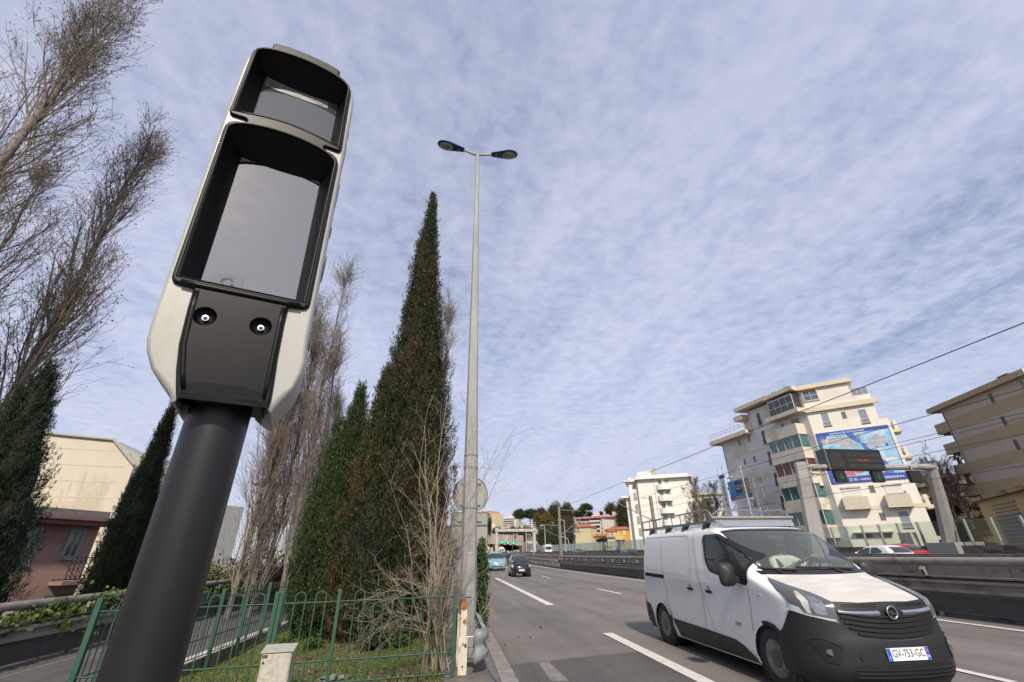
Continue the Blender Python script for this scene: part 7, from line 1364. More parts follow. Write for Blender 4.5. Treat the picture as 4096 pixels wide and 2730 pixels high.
# ================================================================ distance: bridge, houses, trees
def mk(pL, pR, rL, rR, out=(-.1, -1)): a = atr(*pL, rL); b_ = atr(*pR, rR); return Face((a.x, a.y), (b_.x, b_.y), out)
def rect(f, name, mat, parent, tl, br_, d0=0, d1=.15): (s0, z1), (s1, z0) = f.q(tl), f.q(br_); return f.part(name, mat, parent, min(s0, s1), max(s0, s1), z0, z1, d0, d1)
def solid(f, name, mat, parent, a0, a1, z0, z1, dep, d0=0): return f.part(name, mat, parent, a0, a1, z0, z1, -dep, d0)
TILE = M('roof_tiles', (0.36, 0.11, 0.05), .85, var=.25, scale=.8, col2=(.26, .10, .06), c2scale=.3)
def hip(f, a0, a1, z0, zr, dep, parent, ins=.35, ov=.5, mat=None):
    b = MB(); d0, d1 = ov, -dep - ov; m = (d0 + d1) / 2; k = (a1 - a0) * ins; A = [f.at(a0 - ov, z0, d0), f.at(a1 + ov, z0, d0), f.at(a1 + ov, z0, d1), f.at(a0 - ov, z0, d1)]; r1, r2 = f.at(a0 + k, zr, m), f.at(a1 - k, zr, m)
    b.add(A + [r1, r2], [(0, 1, 5, 4), (1, 2, 5), (2, 3, 4, 5), (3, 0, 4), (3, 2, 1, 0)]); return b.build('roof', mat or TILE, parent)
c0 = crop(2100, 1900, 3.922); PKW = M('pink_white', (0.60, 0.54, 0.49), .85, var=.03, scale=.2); PINK = M('render_pink', (0.52, 0.26, 0.22), .85, var=.06, scale=.3); DW = M('far_window', (0.07, 0.08, 0.09), .2, var=.3, scale=.3)
# pink and white block
pk = thing('apartment_block', 'white and pink apartment block with balconies and roof chimneys, above the tiled houses', 'apartment block'); fp_ = mk(c0(800, 700), c0(1410, 665), 285, 275); ZP = fp_.q(c0(1100, 680))[1]; L_ = fp_.L
solid(fp_, 'wall', PKW, pk, 0, L_, 0, ZP, 14); fs_ = mk(c0(1410, 665), c0(1505, 690), 275, 287, (1, -.5)); solid(fs_, 'wall', PKW, pk, 0, fs_.L, 0, ZP, 8, -.02)
prismz('roof_slab', [fp2(fp_, -1.5, 1.2), fp2(fp_, L_ + .3, 1.4), fp2(fs_, fs_.L + 1, 1.2), fp2(fp_, L_, -16), fp2(fp_, -1.5, -14)], ZP, ZP + .9, PINK, pk)
for (x0, x1, y0) in ((1065, 1095, 580), (1325, 1415, 572), (1235, 1262, 615), (1000, 1022, 630), (1120, 1210, 632)):
    s0, z1 = fp_.q(c0(x0, y0)); s1 = fp_.q(c0(x1, y0))[0]; fp_.part('chimney', PKW, pk, s0, s1, ZP + .85, z1, -7, -4)
for i, y in enumerate((708, 762, 832, 900)):
    for (x0, x1) in ((835, 880), (900, 945), (965, 995), (1205, 1232), (1258, 1305), (1330, 1375)):
        s0, z1 = fp_.q(c0(x0, y - 14)); s1, z0 = fp_.q(c0(x1, y + 14)); wq = thing_part('window', pk); fp_.part('pane', DW, wq, s0, s1, z0, z1, 0, .12); fp_.part('surround', PINK, wq, s0 - .4, s0 - .02, z0, z1, 0, .14)
    s0, z1 = fp_.q(c0(1015, y + 12)); s1, z0 = fp_.q(c0(1185, y + 34)); bq = thing_part('balcony', pk); fp_.part('parapet', PKW, bq, s0, s1, z0, z1, .01, 1.6); fp_.part('recess', DW, bq, s0 + .3, s1 - .3, z1 + .05, z1 + 1.4, 0, .1); fp_.part('recess_pink', PINK, bq, s0 - 1.0, s0 - .05, z0, z1 + 1.4, 0, .12)
    s0, z1 = fs_.q(c0(1432, y - 12)); s1, z0 = fs_.q(c0(1480, y + 12)); fs_.part('window', PINK, pk, s0, s1, z0, z1, 0, .15)
# cream house
ch_ = thing('house', 'tall cream house with red hipped roof, left of the yellow one', 'house'); CRM = M('render_cream', (0.58, 0.50, 0.30), .85, var=.04, scale=.3); f1 = mk(c0(780, 825), c0(1025, 825), 235, 232); z1 = f1.q(c0(900, 825))[1]; solid(f1, 'wall', CRM, ch_, 0, f1.L, 0, z1, 9); hip(f1, 0, f1.L, z1, f1.q(c0(865, 765))[1], 9, ch_, .33)
w1 = thing_part('window', ch_); rect(f1, 'pane', DW, w1, c0(826, 845), c0(846, 900)); rect(f1, 'shutter', FRW, w1, c0(812, 845), c0(824, 902)); rect(f1, 'shutter', FRW, w1, c0(848, 845), c0(862, 902)); rect(f1, 'house_lettering', M('letters_ochre', (.35, .28, .16), .8), ch_, c0(832, 934), c0(882, 942), 0, .05)
lh = thing('house', 'low cream house with a long red roof between the cream and the yellow houses', 'house'); f2 = mk(c0(1035, 970), c0(1240, 965), 236, 232); z1 = f2.q(c0(1100, 968))[1]; solid(f2, 'wall', M('render_sand', (0.50, 0.41, 0.27), .85), lh, 0, f2.L, 0, z1, 7); hip(f2, 0, f2.L, z1, f2.q(c0(1100, 925))[1], 7, lh, .12)
for x in (1075, 1120): rect(f2, 'window', DW, lh, c0(x - 6, 982), c0(x + 6, 996))
yh = thing('house', 'bright yellow house with red roof and a white porch', 'house'); YEL = M('render_yellow', (0.60, 0.33, 0.045), .8, var=.04, scale=.3); f3 = mk(c0(1245, 870), c0(1632, 858), 225, 222); z1 = f3.q(c0(1500, 860))[1]; solid(f3, 'wall', YEL, yh, 0, f3.L, 0, z1, 11); hip(f3, 0, f3.L, z1, f3.q(c0(1400, 808))[1], 11, yh, .25)
pr = thing_part('porch', yh); (s0, zz1), (s1, _) = f3.q(c0(1300, 895)), f3.q(c0(1440, 895)); f3.part('porch_wall', CRM, pr, s0, s1, 0, zz1, .01, 2.2); hip(Face(fp2(f3, s0, 2.2), fp2(f3, s1, 2.2), (-.1, -1)), 0, s1 - s0, zz1, f3.q(c0(1370, 862))[1], 2.0, pr, .4, .4)
for (a, b_) in ((1318, 1332), (1368, 1381), (1388, 1401)): (q0, q1), (q2, q3) = f3.q(c0(a, 908)), f3.q(c0(b_, 955)); f3.part('door', DW, pr, q0, q2, q3, q1, 2.2, 2.25)
(q0, q1), (q2, q3) = f3.q(c0(1306, 960)), f3.q(c0(1436, 985)); f3.part('balustrade', M('balustrade_pinkish', (.40, .30, .27), .8), pr, q0, q2, q3, q1, 2.2, 2.9)
rect(f3, 'white_panel', FRW, yh, c0(1535, 868), c0(1580, 945)); rect(f3, 'white_panel', FRW, yh, c0(1445, 870), c0(1472, 950)); rect(f3, 'garage_gable', CRM, yh, c0(1450, 975), c0(1570, 1020), 0, 3)
# far white blocks on the left of the gantry
ta = thing('apartment_block', 'slim cream tower with red roof edge, just right of the road signs', 'apartment block'); f4 = mk(c8(300, 370), c8(485, 365), 330, 326); z1 = f4.q(c8(485, 365))[1]; solid(f4, 'wall', CRM, ta, -6, f4.L, 0, z1, 12); f4.part('roof_edge', PINK, ta, -6.5, f4.L * .6, z1, z1 + 1.8, -11, .5)
for y in range(385, 640, 42):
    for (a, b_) in ((345, 400), (440, 452)): rect(f4, 'window', DW if a < 400 else PANE, ta, c8(a, y), c8(b_, y + 20))
tb = thing('apartment_block', 'wide white terraced apartment building behind the railway gantry', 'apartment block'); f5 = mk(c8(545, 530), c8(1060, 510), 380, 372)
for i, (x0, x1, y0, y1, d) in enumerate(((545, 1120, 560, 900, 0), (575, 1060, 500, 560, -2), (680, 990, 462, 500, -4), (835, 945, 370, 465, -6), (555, 600, 490, 520, -3))):
    (s0, z1), (s1, z0) = f5.q(c8(x0, y0)), f5.q(c8(x1, y1)); f5.part('wall', PKW, tb, s0, s1, z0 - (30 if i == 0 else .3), z1, -12, d)
for y in (515, 575, 640, 700, 770, 830):
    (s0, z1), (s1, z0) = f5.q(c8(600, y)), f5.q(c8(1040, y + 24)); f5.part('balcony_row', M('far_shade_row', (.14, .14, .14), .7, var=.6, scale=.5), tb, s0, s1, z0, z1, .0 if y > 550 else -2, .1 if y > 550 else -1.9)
tc_ = thing('apartment_block', 'small cream building with flat roof left of the terraced one', 'apartment block'); f6 = mk(c8(360, 650), c8(560, 645), 290, 290); z1 = f6.q(c8(450, 720))[1]; solid(f6, 'wall', CRM, tc_, -3, f6.L, 0, z1, 10); (s0, za), (s1, zb) = f6.q(c8(380, 640)), f6.q(c8(545, 720)); f6.part('upper_floor', PKW, tc_, s0, s1, z1 + .01, za, -9, -.5)
# overpass
bg_ = thing('overpass', 'stone and concrete overpass with pale glazed parapet crossing both roads', 'bridge'); f7 = mk(c8(340, 1100), c8(1330, 1180), 232, 226); f7q = lambda x, y: f7.q(c8(x, y)); STN = M('bridge_stone', (0.24, 0.195, 0.15), .9, var=.3, scale=.8); DKC = M('deck_concrete', (0.34, 0.30, 0.25), .85, var=.1, scale=.3)
s0 = f7q(-600, 1100)[0]; s1 = f7q(1300, 1180)[0]; zA = f7q(340, 1095)[1]; zB = f7q(1250, 1165)[1]; n = 12; b = MB()
def dz(t): return zA + .3 + (zB - zA - .2) * max(0, (t - .25) / .75) ** 1.2
pts = [f7.at(s0 + (s1 - s0) * i / n, dz(i / n)) for i in range(n + 1)]; b.add([v for p in pts for v in (p + f7.n * .6, p + f7.n * .6 - Vector((0, 0, 1.3)), p - f7.n * 9 - Vector((0, 0, 1.3)), p - f7.n * 9)], [(4 * i + j, 4 * i + (j + 1) % 4, 4 * i + 4 + (j + 1) % 4, 4 * i + 4 + j) for i in range(n) for j in range(4)] + [(0, 1, 2, 3), (4 * n, 4 * n + 1, 4 * n + 2, 4 * n + 3)]); b.build('deck', DKC, bg_)
for (x0, x1) in ((480, 545), (545, 665), (1200, 1262), (1262, 1330)):
    a0_, a1_ = f7q(x0, 1200)[0], f7q(x1, 1200)[0]; f7.part('pier', STN if x0 in (545, 1262) else M('pier_dark', (.05, .045, .04), .9), bg_, a0_, a1_, -2, zB - .9 if x0 > 1000 else zA - 1.0, -8, .3)
for i in range(34): t = i / 33; p = f7.at(s0 + (s1 - s0) * t, 0); z = dz(t); b = MB(); f7.box(b, s0 + (s1 - s0) * t - .14, s0 + (s1 - s0) * t + .14, z, z + 3.3, .2, .5); b.build('parapet_post', M('parapet_pale', (.50, .46, .40), .7), bg_)
PG2 = M('parapet_pane', (0.27, 0.24, 0.21), .4, var=.5, scale=.35, col2=(.42, .20, .19), c2scale=.5, c2lo=.52, c2hi=.6)
for i in range(33): t0, t1 = i / 33, (i + 1) / 33; f7.part('parapet_pane', PG2, bg_, s0 + (s1 - s0) * t0 + .15, s0 + (s1 - s0) * t1 - .15, dz(t0), dz(t0) + 3.1, .25, .38)
tlg = M('lamp_green', (0.02, 0.35, 0.24), .4, emit=(.03, .8, .5, .8))
for i, (x, y) in enumerate(((755, 1142), (905, 1150), (1060, 1163))):
    s_, z = f7q(x, y); P = f7.at(s_, z, 1.2); t = thing('traffic_light', ('left', 'middle', 'right')[i] + ' of the three green lane lights below the overpass parapet', 'traffic light', P, group='green lane lights on the overpass'); b = MB(); b.lathe([(.82, 0), (.82, .3)], (0, 0, 0), 'y', 20); b.build('housing', VB_, t); b = MB(); b.lathe([(.62, -.05), (.62, -.01)], (0, 0, 0), 'y', 20); b.build('lens', tlg, t)
rh = thing('house', 'small white house with red gable roof right of the overpass', 'house'); f8 = mk(c8(1390, 1080), c8(1540, 1060), 250, 248); z1 = f8.q(c8(1450, 1070))[1]; solid(f8, 'wall', M('house_white', (.55, .56, .58), .8), rh, 0, f8.L + 2, 0, z1, 6); hip(f8, 0, f8.L + 2, z1, f8.q(c8(1500, 1005))[1], 6, rh, .3)
rw = thing('retaining_wall', 'pale concrete retaining wall right of the overpass', 'wall'); f9 = mk(c8(1380, 1170), c8(1680, 1190), 222, 215); f9.part('wall', CONC, rw, 0, f9.L, -1, f9.q(c8(1500, 1180))[1], -1, 0)
# ---- trees beyond the roads
LT = {'pine': leafmat('pine_green', 0, 0, tintcols=[(0, (0.012, 0.028, 0.010)), (.6, (0.035, 0.070, 0.020)), (1, (0.07, 0.12, 0.035))]), 'gold': leafmat('plane_gold', 0, 0, tintcols=[(0, (0.07, 0.05, 0.012)), (.5, (0.14, 0.10, 0.022)), (1, (0.22, 0.16, 0.035))]),
      'brown': leafmat('oak_brown', 0, 0, tintcols=[(0, (0.022, 0.026, 0.010)), (.5, (0.060, 0.052, 0.022)), (1, (0.12, 0.075, 0.03))]), 'olive': leafmat('olive_grey', 0, 0, tintcols=[(0, (0.022, 0.03, 0.014)), (.5, (0.05, 0.062, 0.03)), (1, (0.09, 0.105, 0.05))]), 'dark': CYD}
def tree_at(cr, x0, x1, y0, y1, r, kind, label, seed, n=7000, lump=.26, cat='tree', zg=None, name='broadleaf_tree', core=.7):
    T0 = atr(*cr((x0 + x1) / 2, y0), r); B0 = atr(*cr((x0 + x1) / 2, y1), r); A = atr(*cr(x0, (y0 + y1) / 2), r); C = atr(*cr(x1, (y0 + y1) / 2), r); wd = (C - A).length / 2; h = T0.z - B0.z; zb = B0.z; cx, cy = (A.x + C.x) / 2, (A.y + C.y) / 2
    t = bush(cx, cy, zb, wd, wd * .8, h, label, seed, LT[kind], n, max(.10, wd * .06), name=name, cat=cat, lump=lump, stem=False, full=True, core=core)
    for ch in t.children: ch.name = 'crown'
    b = MB(); b.tube([(0, 0, -zb - 1), (.1, 0, 0), (0, .1, h * .3)], [wd * .09 + .12, wd * .06 + .1, wd * .03 + .05], 7); b.build('trunk', BARK, t, smooth=True); return t
TR = [(cc, 645, 790, 190, 300, 262, 'pine', 'dark round pine at the left end of the tree line'), (cc, 760, 930, 188, 296, 266, 'pine', 'dark green pine second in the tree line'), (cc, 900, 1060, 178, 290, 270, 'brown', 'brownish tree behind the golden one'), (cc, 885, 1010, 235, 440, 246, 'gold', 'golden plane tree, left half of the golden pair'), (cc, 975, 1135, 225, 450, 243, 'gold', 'golden plane tree, right half of the golden pair'),
      (cc, 1070, 1250, 112, 350, 258, 'brown', 'big dark tree left of the tallest railway mast top'), (cc, 1220, 1400, 103, 400, 256, 'brown', 'big dark tree right of the railway mast'), (cc, 930, 1100, 400, 660, 200, 'olive', 'grey-green tree low behind the noise barrier, by the gantry leg'), (cc, 1080, 1270, 385, 650, 205, 'olive', 'grey-green tree behind the railway mast'), (cc, 1240, 1405, 370, 640, 210, 'olive', 'grey-green tree left of the cream house'), (cc, 1160, 1400, 280, 450, 235, 'brown', 'dark tree mass above the grey-green ones'),
      (cc, 1400, 1560, 182, 300, 310, 'dark', 'dark tree behind the pink block, left end'), (c0, 1262, 1440, 455, 660, 300, 'brown', 'dark tree rising behind the pink block chimneys'), (c0, 1425, 1660, 386, 1010, 262, 'brown', 'tall dark tree between the yellow house and the plain white block'), (c0, 1150, 1225, 578, 640, 300, 'brown', 'small round tree behind the pink block roof'), (c0, 1135, 1290, 1005, 1065, 205, 'dark', 'low dark bush in front of the yellow house'), (c0, 960, 1060, 578, 660, 310, 'dark', 'dark tree left of the pink block chimneys'),
      (c8, 340, 440, 500, 960, 190, 'dark', 'dark conifer against the edge of the road sign'), (c8, 480, 720, 740, 980, 235, 'dark', 'dark cedar behind the left leg of the railway gantry'), (c8, 640, 930, 860, 1010, 242, 'brown', 'brown leafless thicket above the overpass'), (c8, 880, 1120, 720, 1010, 250, 'brown', 'brown tree behind the signals of the railway gantry'), (c8, 1050, 1560, 740, 1010, 252, 'olive', 'wide dark tree behind the railway signals'), (c8, 650, 1200, 1180, 1320, 240, 'olive', 'bushes seen through the arch of the overpass'), (c8, 340, 500, 1140, 1260, 240, 'dark', 'dark bushes left of the overpass pier')]
for i, (cr, x0, x1, y0, y1, r, k, lab) in enumerate(TR): tree_at(cr, x0, x1, y0, y1, r, k, lab, 200 + i, 6500 if i not in (13,) else 12000)
P = atr(*c0(955, 500), 310); ft = thing('umbrella_pine', 'lone flat-topped pine standing on the skyline by the hill', 'tree', (P.x, P.y, 0)); b = MB(); b.tube([(0, 0, -1), (.3, 0, P.z * .6), (-.4, 0, P.z)], [.4, .3, .2], 6); b.build('trunk', BARK, ft)
for i, (dx, dz_, rr) in enumerate(((0, .5, 3.2), (-2.4, -1.6, 1.8), (2.0, -.8, 2.0))):
    q = bush(P.x + dx, P.y, P.z + dz_ - .9, rr, rr * .7, 1.8, 'x', 330 + i, LT['pine'], 1500, .3, stem=False, full=True, lump=.3); c = q.children[0]; c.parent = ft; c.location = Vector(q.location) - Vector(ft.location); c.name = 'crown'; bpy.data.objects.remove(q)
# plane tree with last brown leaves in front of the white block
P = atr(*c3(1680, 900), 78); TP = atr(*c3(1740, 345), 78)
for i, (px, H, sd) in enumerate(((1600, TP.z + .6, 51), (1850, TP.z + .2, 52), (1420, TP.z - 2.6, 53))):
    P = atr(*c3(px, 900), 78 + 2 * i); bare_tree(P.x, P.y, -.5, H, ('bare plane tree with brown seed balls left of the banner, middle crown', 'bare plane tree touching the ROBAT banner', 'lower bare plane tree in front of the white block, left end')[i], sd, r0=.2, limbs=46, spread=.42, sub=10, tw=8, h0=.25, name='plane_tree', ang=46, twr=.013, leaves=1.0, up=.10, twigm=M('plane_twig', (0.17, 0.125, 0.085), .9), barkm=M('plane_bark', (0.22, 0.18, 0.14), .9), kink=1.4)
# ---- wooded terraces between the big block and the striped block
hs_ = MB(); P0 = atr(*c2(480, 1500), 95); P1 = atr(*c2(1500, 1400), 95); fh = Face((P0.x, P0.y), (P1.x, P1.y), (-.6, -.8)); LH = fh.L
hs_.grid(lambda u, v: fh.at(-4 + (LH + 10) * u, -1 + 13.8 * v + .5 * math.sin(u * 17) * v - (4.0 * max(0, .35 - u) / .35) * v, -1 - 9 * v), 40, 14); tag(hs_.build('hillside', M('hillside_brown', (0.085, 0.055, 0.035), .95, var=.45, scale=.8, col2=(.05, .05, .022), c2scale=.4), smooth='all'), kind='structure')
for i in range(6):
    z = 1.6 + i * 1.9; b = MB(); d = -1 - 9 * (z + 1) / 13.8 + .25; fh.box(b, 0, LH + 4, z, z + .7, d - .5, d); tag(b.build('terrace_wall', M('terrace_pale', (0.25, 0.23, 0.20), .9, var=.6, scale=1.6, col2=(.10, .06, .04), c2lo=.46, c2hi=.56, c2scale=.9)), ('lowest', 'second', 'third', 'fourth', 'fifth', 'topmost')[i] + ' pale terrace wall on the brown hillside behind the gantry', 'wall', 'terrace walls on the hillside')
THK = leafmat('thicket_brown', 0, 0, tintcols=[(0, (0.03, 0.018, 0.010)), (.5, (0.085, 0.045, 0.024)), (1, (0.15, 0.08, 0.04))])
for i in range(10): a = 1 + (LH) * ((i * .37) % 1.0); z = 2 + (i * 1.31) % 7; q = fh.at(a, z, -1 - 9 * (z + 1) / 13.8 + .8); bush(q.x, q.y, q.z, 1.7, 1.0, 1.5, 'brown thicket on the terraced hillside behind the gantry', 500 + i, THK, 2600, .13, stem=False, name='thicket', cat='bush', lump=.35, group='brown thickets on the hillside', core=.5)
for i, (px, py, H) in enumerate(((640, 880, 9), (830, 860, 9), (720, 900, 7.5), (900, 1010, 7), (600, 900, 7))):
    P = atr(*c2(px, py), 88 - i); bare_tree(P.x, P.y, P.z - H, H, 'leafless brown tree on the terraced hillside behind the gantry', 540 + i, r0=.14, limbs=26, spread=.42, sub=8, tw=6, h0=.2, ang=38, twr=.016, up=.1, name='bare_tree', group='leafless trees on the hillside', twigm=M('hill_twig', (0.13, 0.085, 0.06), .9))
for i, px in enumerate((975, 1010)):
    P = atr(*c2(px, 850 + 20 * i), 90); t = thing('palm_tree', ('left' if i == 0 else 'right') + ' of two small palms on the hilltop beside the striped block', 'tree', (P.x, P.y, P.z - 4), group='palms on the hilltop'); b = MB(); b.tube([(0, 0, -3), (0, 0, 3.6)], .12, 6); b.build('trunk', BARK, t); b = MB()
    for k in range(14): a = k * 2.4; b.add([(0, 0, 3.6), (.7 * math.cos(a) - .12 * math.sin(a), .7 * math.sin(a) + .12 * math.cos(a), 4.0), (1.3 * math.cos(a), 1.3 * math.sin(a), 3.3 + .3 * (k % 3)), (.7 * math.cos(a) + .12 * math.sin(a), .7 * math.sin(a) - .12 * math.cos(a), 3.95)], [(0, 1, 2, 3)])
    b.build('crown', M('palm_frond', (.04, .07, .03), .8), t)
# ================================================================ buildings on the left
c6 = crop(0, 1600, 1.388)
gw = thing('warehouse', 'big blank cream gable wall of a large building behind the dark cypress', 'building'); fg = mk(c6(-60, 600), c6(985, 640), 50, 46, (1, -1)); GQ = lambda x, y: fg.q(c6(x, y)); GMT = M('gable_cream', (0.58, 0.52, 0.41), .88, var=.06, scale=.5, col2=(0.50, 0.43, 0.33), c2lo=.50, c2hi=.58, c2scale=.35, stretch=(1, 1, .45))
b = MB(); b.prism([fg.at(*q) for q in (GQ(-60, 150), GQ(350, 196), GQ(635, 225), GQ(745, 362), (GQ(745, 362)[0], -3), (GQ(-60, 150)[0], -3))], -fg.n * 12); b.build('gable_wall', GMT, gw)
b = MB(); b.tube([fg.at(*GQ(-60, 149), .1), fg.at(*GQ(350, 195), .1), fg.at(*GQ(635, 223), .1), fg.at(*GQ(748, 362), .1)], .12, 6); b.build('gable_coping', M('coping_grey', (.36, .35, .32), .8), gw)
for k in range(4): a, z = GQ(330, 270 + 90 * k); b = MB(); fg.box(b, GQ(60, 300)[0], GQ(720, 400)[0] - .5, z, z + .10, 0, .012); b.build('stain_band', M('gable_line', (.53, .475, .375), .9, var=.1, scale=1), gw)
for k in range(5): a = GQ(430 + (0, 33, 95, 150, 210)[k], 300)[0]; b = MB(); fg.box(b, a, a + .10, 3.2 + .9 * (k % 3), 6.4 + .5 * (k % 3), 0, .010); b.build('stain_line', M('gable_stain', (.52, .42, .32), .9, var=.2, scale=1), gw)
gr_ = thing('building', 'grey pitched roof and pale wall right of the cream gable, behind the camera pole', 'building'); fr_ = mk(c6(640, 400), c6(1100, 420), 58, 50, (1, -1)); RQ = lambda x, y: fr_.q(c6(x, y))
b = MB(); b.prism([fr_.at(*q) for q in (RQ(650, 232), RQ(780, 290), RQ(1090, 395), RQ(1090, 560), RQ(870, 520), RQ(700, 470))], -fr_.n * .4); b.build('roof', M('roof_zinc', (.27, .28, .30), .6, .2, var=.1), gr_); b = MB(); b.prism([fr_.at(*q, -.5) for q in (RQ(700, 470), RQ(870, 525), RQ(1090, 565), (RQ(1090, 560)[0], -3), (RQ(700, 470)[0], -3))], -fr_.n * 5); b.build('wall', M('wall_pale', (.42, .42, .40), .85), gr_); b = MB(); b.tube([fr_.at(*RQ(860, 520), .15), fr_.at(*RQ(1090, 562), .15)], .16, 6); b.build('gutter', BLACKP, gr_)
ph_ = thing('house', 'faded pink house with a wrought iron balcony, left of the dark cypress', 'house'); fk = mk(c6(100, 700), c6(590, 660), 29, 31, (.6, -1)); KQ = lambda x, y: fk.q(c6(x, y)); PKH = M('render_faded_pink', (0.38, 0.245, 0.215), .9, var=.07, scale=.8, col2=(.31, .19, .165), c2scale=.5)
zt = KQ(570, 662)[1]; a1 = KQ(592, 690)[0]; fk.part('wall', PKH, ph_, -9, a1 - .25, -3, zt, -8, 0); fk.part('cornice', M('cornice_pink', (.25, .16, .14), .9), ph_, -9, a1 + .15, zt - .35, zt - .15, -8.3, .45); fk.part('cornice', M('cornice_pink', (.25, .16, .14), .9), ph_, -9, a1 + .30, zt - .148, zt, -8.4, .62); fk.part('parapet', M('parapet_grey', (.20, .19, .18), .9, var=.2), ph_, -9, a1 - .15, zt, zt + .32, -8, .2)
LBF = M('shutter_pale_blue', (.27, .32, .34), .7)
for (x0, x1, y0, y1) in ((400, 478, 708, 880), (150, 222, 705, 920)):
    (s0, z1), (s1, z0) = KQ(x0, y0), KQ(x1 - 12, y0 + 5)[0:1] + (KQ(x0, y1)[1],); s0, s1 = min(s0, s1), max(s0, s1); w_ = window(fk, ph_, s0, s0 + .66, z0, z1, PANE, LBF, .10, 1, 0, 0, deep=.05); fk.part('reveal', M('reveal_pink', (.30, .20, .18), .9), w_, s0 - .12, s0 + .78, z1 + .002, z1 + .14, 0, .08)
bl2 = thing_part('balcony', ph_); (s0, z1), (s1, z0) = KQ(335, 880), KQ(470, 1000); s0 = KQ(318, 930)[0]; fk.part('slab', M('slab_pink', (.26, .17, .15), .9), bl2, s0 - .1, s1 + .1, z0 - .15, z0, 0, .75); b = MB()
for z in (z0 + .05, z1): fk.box(b, s0, s1, z, z + .04, .66, .70); fk.box(b, s0, s0 + .04, z, z + .04, .0, .66); fk.box(b, s1 - .04, s1, z, z + .04, .0, .66)
n = 7
for i in range(n + 1): x = s0 + (s1 - s0) * i / n; fk.box(b, x - .012, x + .012, z0 + .09, z1, .67, .69)
for i in range(n):
    for j in range(3): c = fk.at(s0 + (s1 - s0) * (i + .5) / n, z0 + (z1 - z0) * (j + .5) / 3, .68); r_ = (s1 - s0) / n * .36; b.tube([c + fk.u * r_ * math.cos(t) + Vector((0, 0, r_ * math.sin(t))) for t in [2 * math.pi * k / 10 for k in range(9)]], .013, 4)
b.build('iron_railing', BLACKP, bl2)
(s0, z1), (s1, z0) = KQ(245, 1088), KQ(375, 1125); window(fk, ph_, s0, s1, z0 - .5, z1, GRN, M('shutter_green', (.08, .15, .10), .7), .12, 3, 0)
b = MB(); b.tube([fk.at(*KQ(475, 1000), .1), fk.at(KQ(475, 1000)[0], -2, .1)], .05, 6); b.build('downpipe', M('pipe_pinkish', (.22, .14, .12), .8), ph_)
pb = thing('house', 'pale blue-grey building glimpsed between the bare poplar trunks', 'house'); fpb = mk((1000, 2000), (1180, 2000), 62, 60, (.3, -1)); fpb.part('wall', M('wall_blue_grey', (.42, .46, .50), .85, var=.05, scale=.5), pb, 0, fpb.L, -3, fpb.q((1100, 1935))[1], -8, 0); fpb.part('roof_edge', FRW, pb, -.3, fpb.L + .3, fpb.q((1100, 1935))[1], fpb.q((1100, 1935))[1] + .3, -8, .3)
for k in range(2): a, z = fpb.q((1030 + 80 * k, 2090)); window(fpb, pb, a, a + 1.1, z - .8, z + .8, PANE, FRW, .1, 1)
pc = thing('house', 'cream house with balcony rail glimpsed left of the green cypresses', 'house'); fpc = mk((1230, 2000), (1300, 2000), 66, 66, (.3, -1)); fpc.part('wall', CRM, pc, 0, fpc.L + 3, -3, fpc.q((1250, 1985))[1], -8, 0); fpc.part('roof_edge', FRW, pc, -.3, fpc.L + 3, fpc.q((1250, 1985))[1], fpc.q((1250, 1985))[1] + .25, -8, .4)
a, z = fpc.q((1240, 2030)); window(fpc, pc, a, a + 1, z - 1.4, z, PANE, FRW, .1, 1, rail=.8)
# ================================================================ other vehicles and riders
def car(name, label, loc, rz, W, YF, DF, YR, DR, n, side_win, ws, rw, wh, paint, kids, group=None, nz=26, bump=None, seat=True):
    B = Body(W, YF, DF, YR, DR, n=n); t = thing(name, label, 'car' if name != 'delivery_van' else 'van', loc, rz, group)
    z0, z1 = W[0][0], W[-1][0]; zs = [z0 + (z1 - z0) * (1 - (1 - i / nz) ** 1.35) for i in range(nz + 1)]; ax = kids['axles']; R_ = wh[0]
    hole = lambda c: abs(c.x) > .3 and any(math.hypot(c.y - a, c.z - R_) < R_ * 1.13 for a in ax) and c.z < R_ * 2.2
    B.mesh(zs, 60, 18, 'body', paint, t, holes=(hole,))
    for s in (-1, 1):
        S = lambda y, z, s=s: B.S(y, z, s)
        for q in side_win: patch(S, q, .006, 'side_window', kids['glass'], t, .15)
        for a in ax: wheel(t, s * (W[1][1] - wh[1] / 2 - .01), a, R_, wh[1], s, kids['rim'], hole=0)
        b = MB(); p = B.S(kids['mir'][0], kids['mir'][1], s); b.lathe([(.001, -.06), (.08, -.03), (.09, .03), (.07, .05)], p + Vector((s * .13, 0, 0)), 'y', 12); b.box(p.x - .05, p.x + .05 + s * .06, p.y - .02, p.y + .03, p.z - .05, p.z); b.build('door_mirror', kids.get('mirm', BLACKP), t, smooth=True)
        for a in ax: b = MB(); b.lathe([(R_ * 1.15, s * (W[1][1] - .02)), (R_ * 1.15, s * .4)], (0, a, R_), 'x', 20); b.build('wheel_well', M('well_black', (0.01, 0.01, 0.01), .9), t)
        if kids.get('tail'): patch(B.B, [(s * x, z) for x, z in kids['tail']], .012, 'tail_light', M('tail_red', (.45, .02, .015), .3), t, .1)
        if kids.get('head'): h = patch(B.P, [(s * x, z) for x, z in kids['head']], .012, 'headlight', M('headlamp_pale', (.55, .53, .46), .15, .3, var=.3, scale=20), t, .06)
    if ws: patch(B.P, ws, .008, 'windscreen', kids['glass'], t, .08)
    if rw: patch(B.B, rw, .008, 'rear_window', kids['glass'], t, .1)
    for nm, poly, mat, off in kids.get('front', ()): patch(B.P, poly, off, nm, mat, t, .06)
    return t, B
CG = M('car_glass_dark', (0.030, 0.040, 0.045), .06, var=.3, scale=2, spec=.7); ALLOY = M('alloy', (.45, .45, .45), .35, .7)
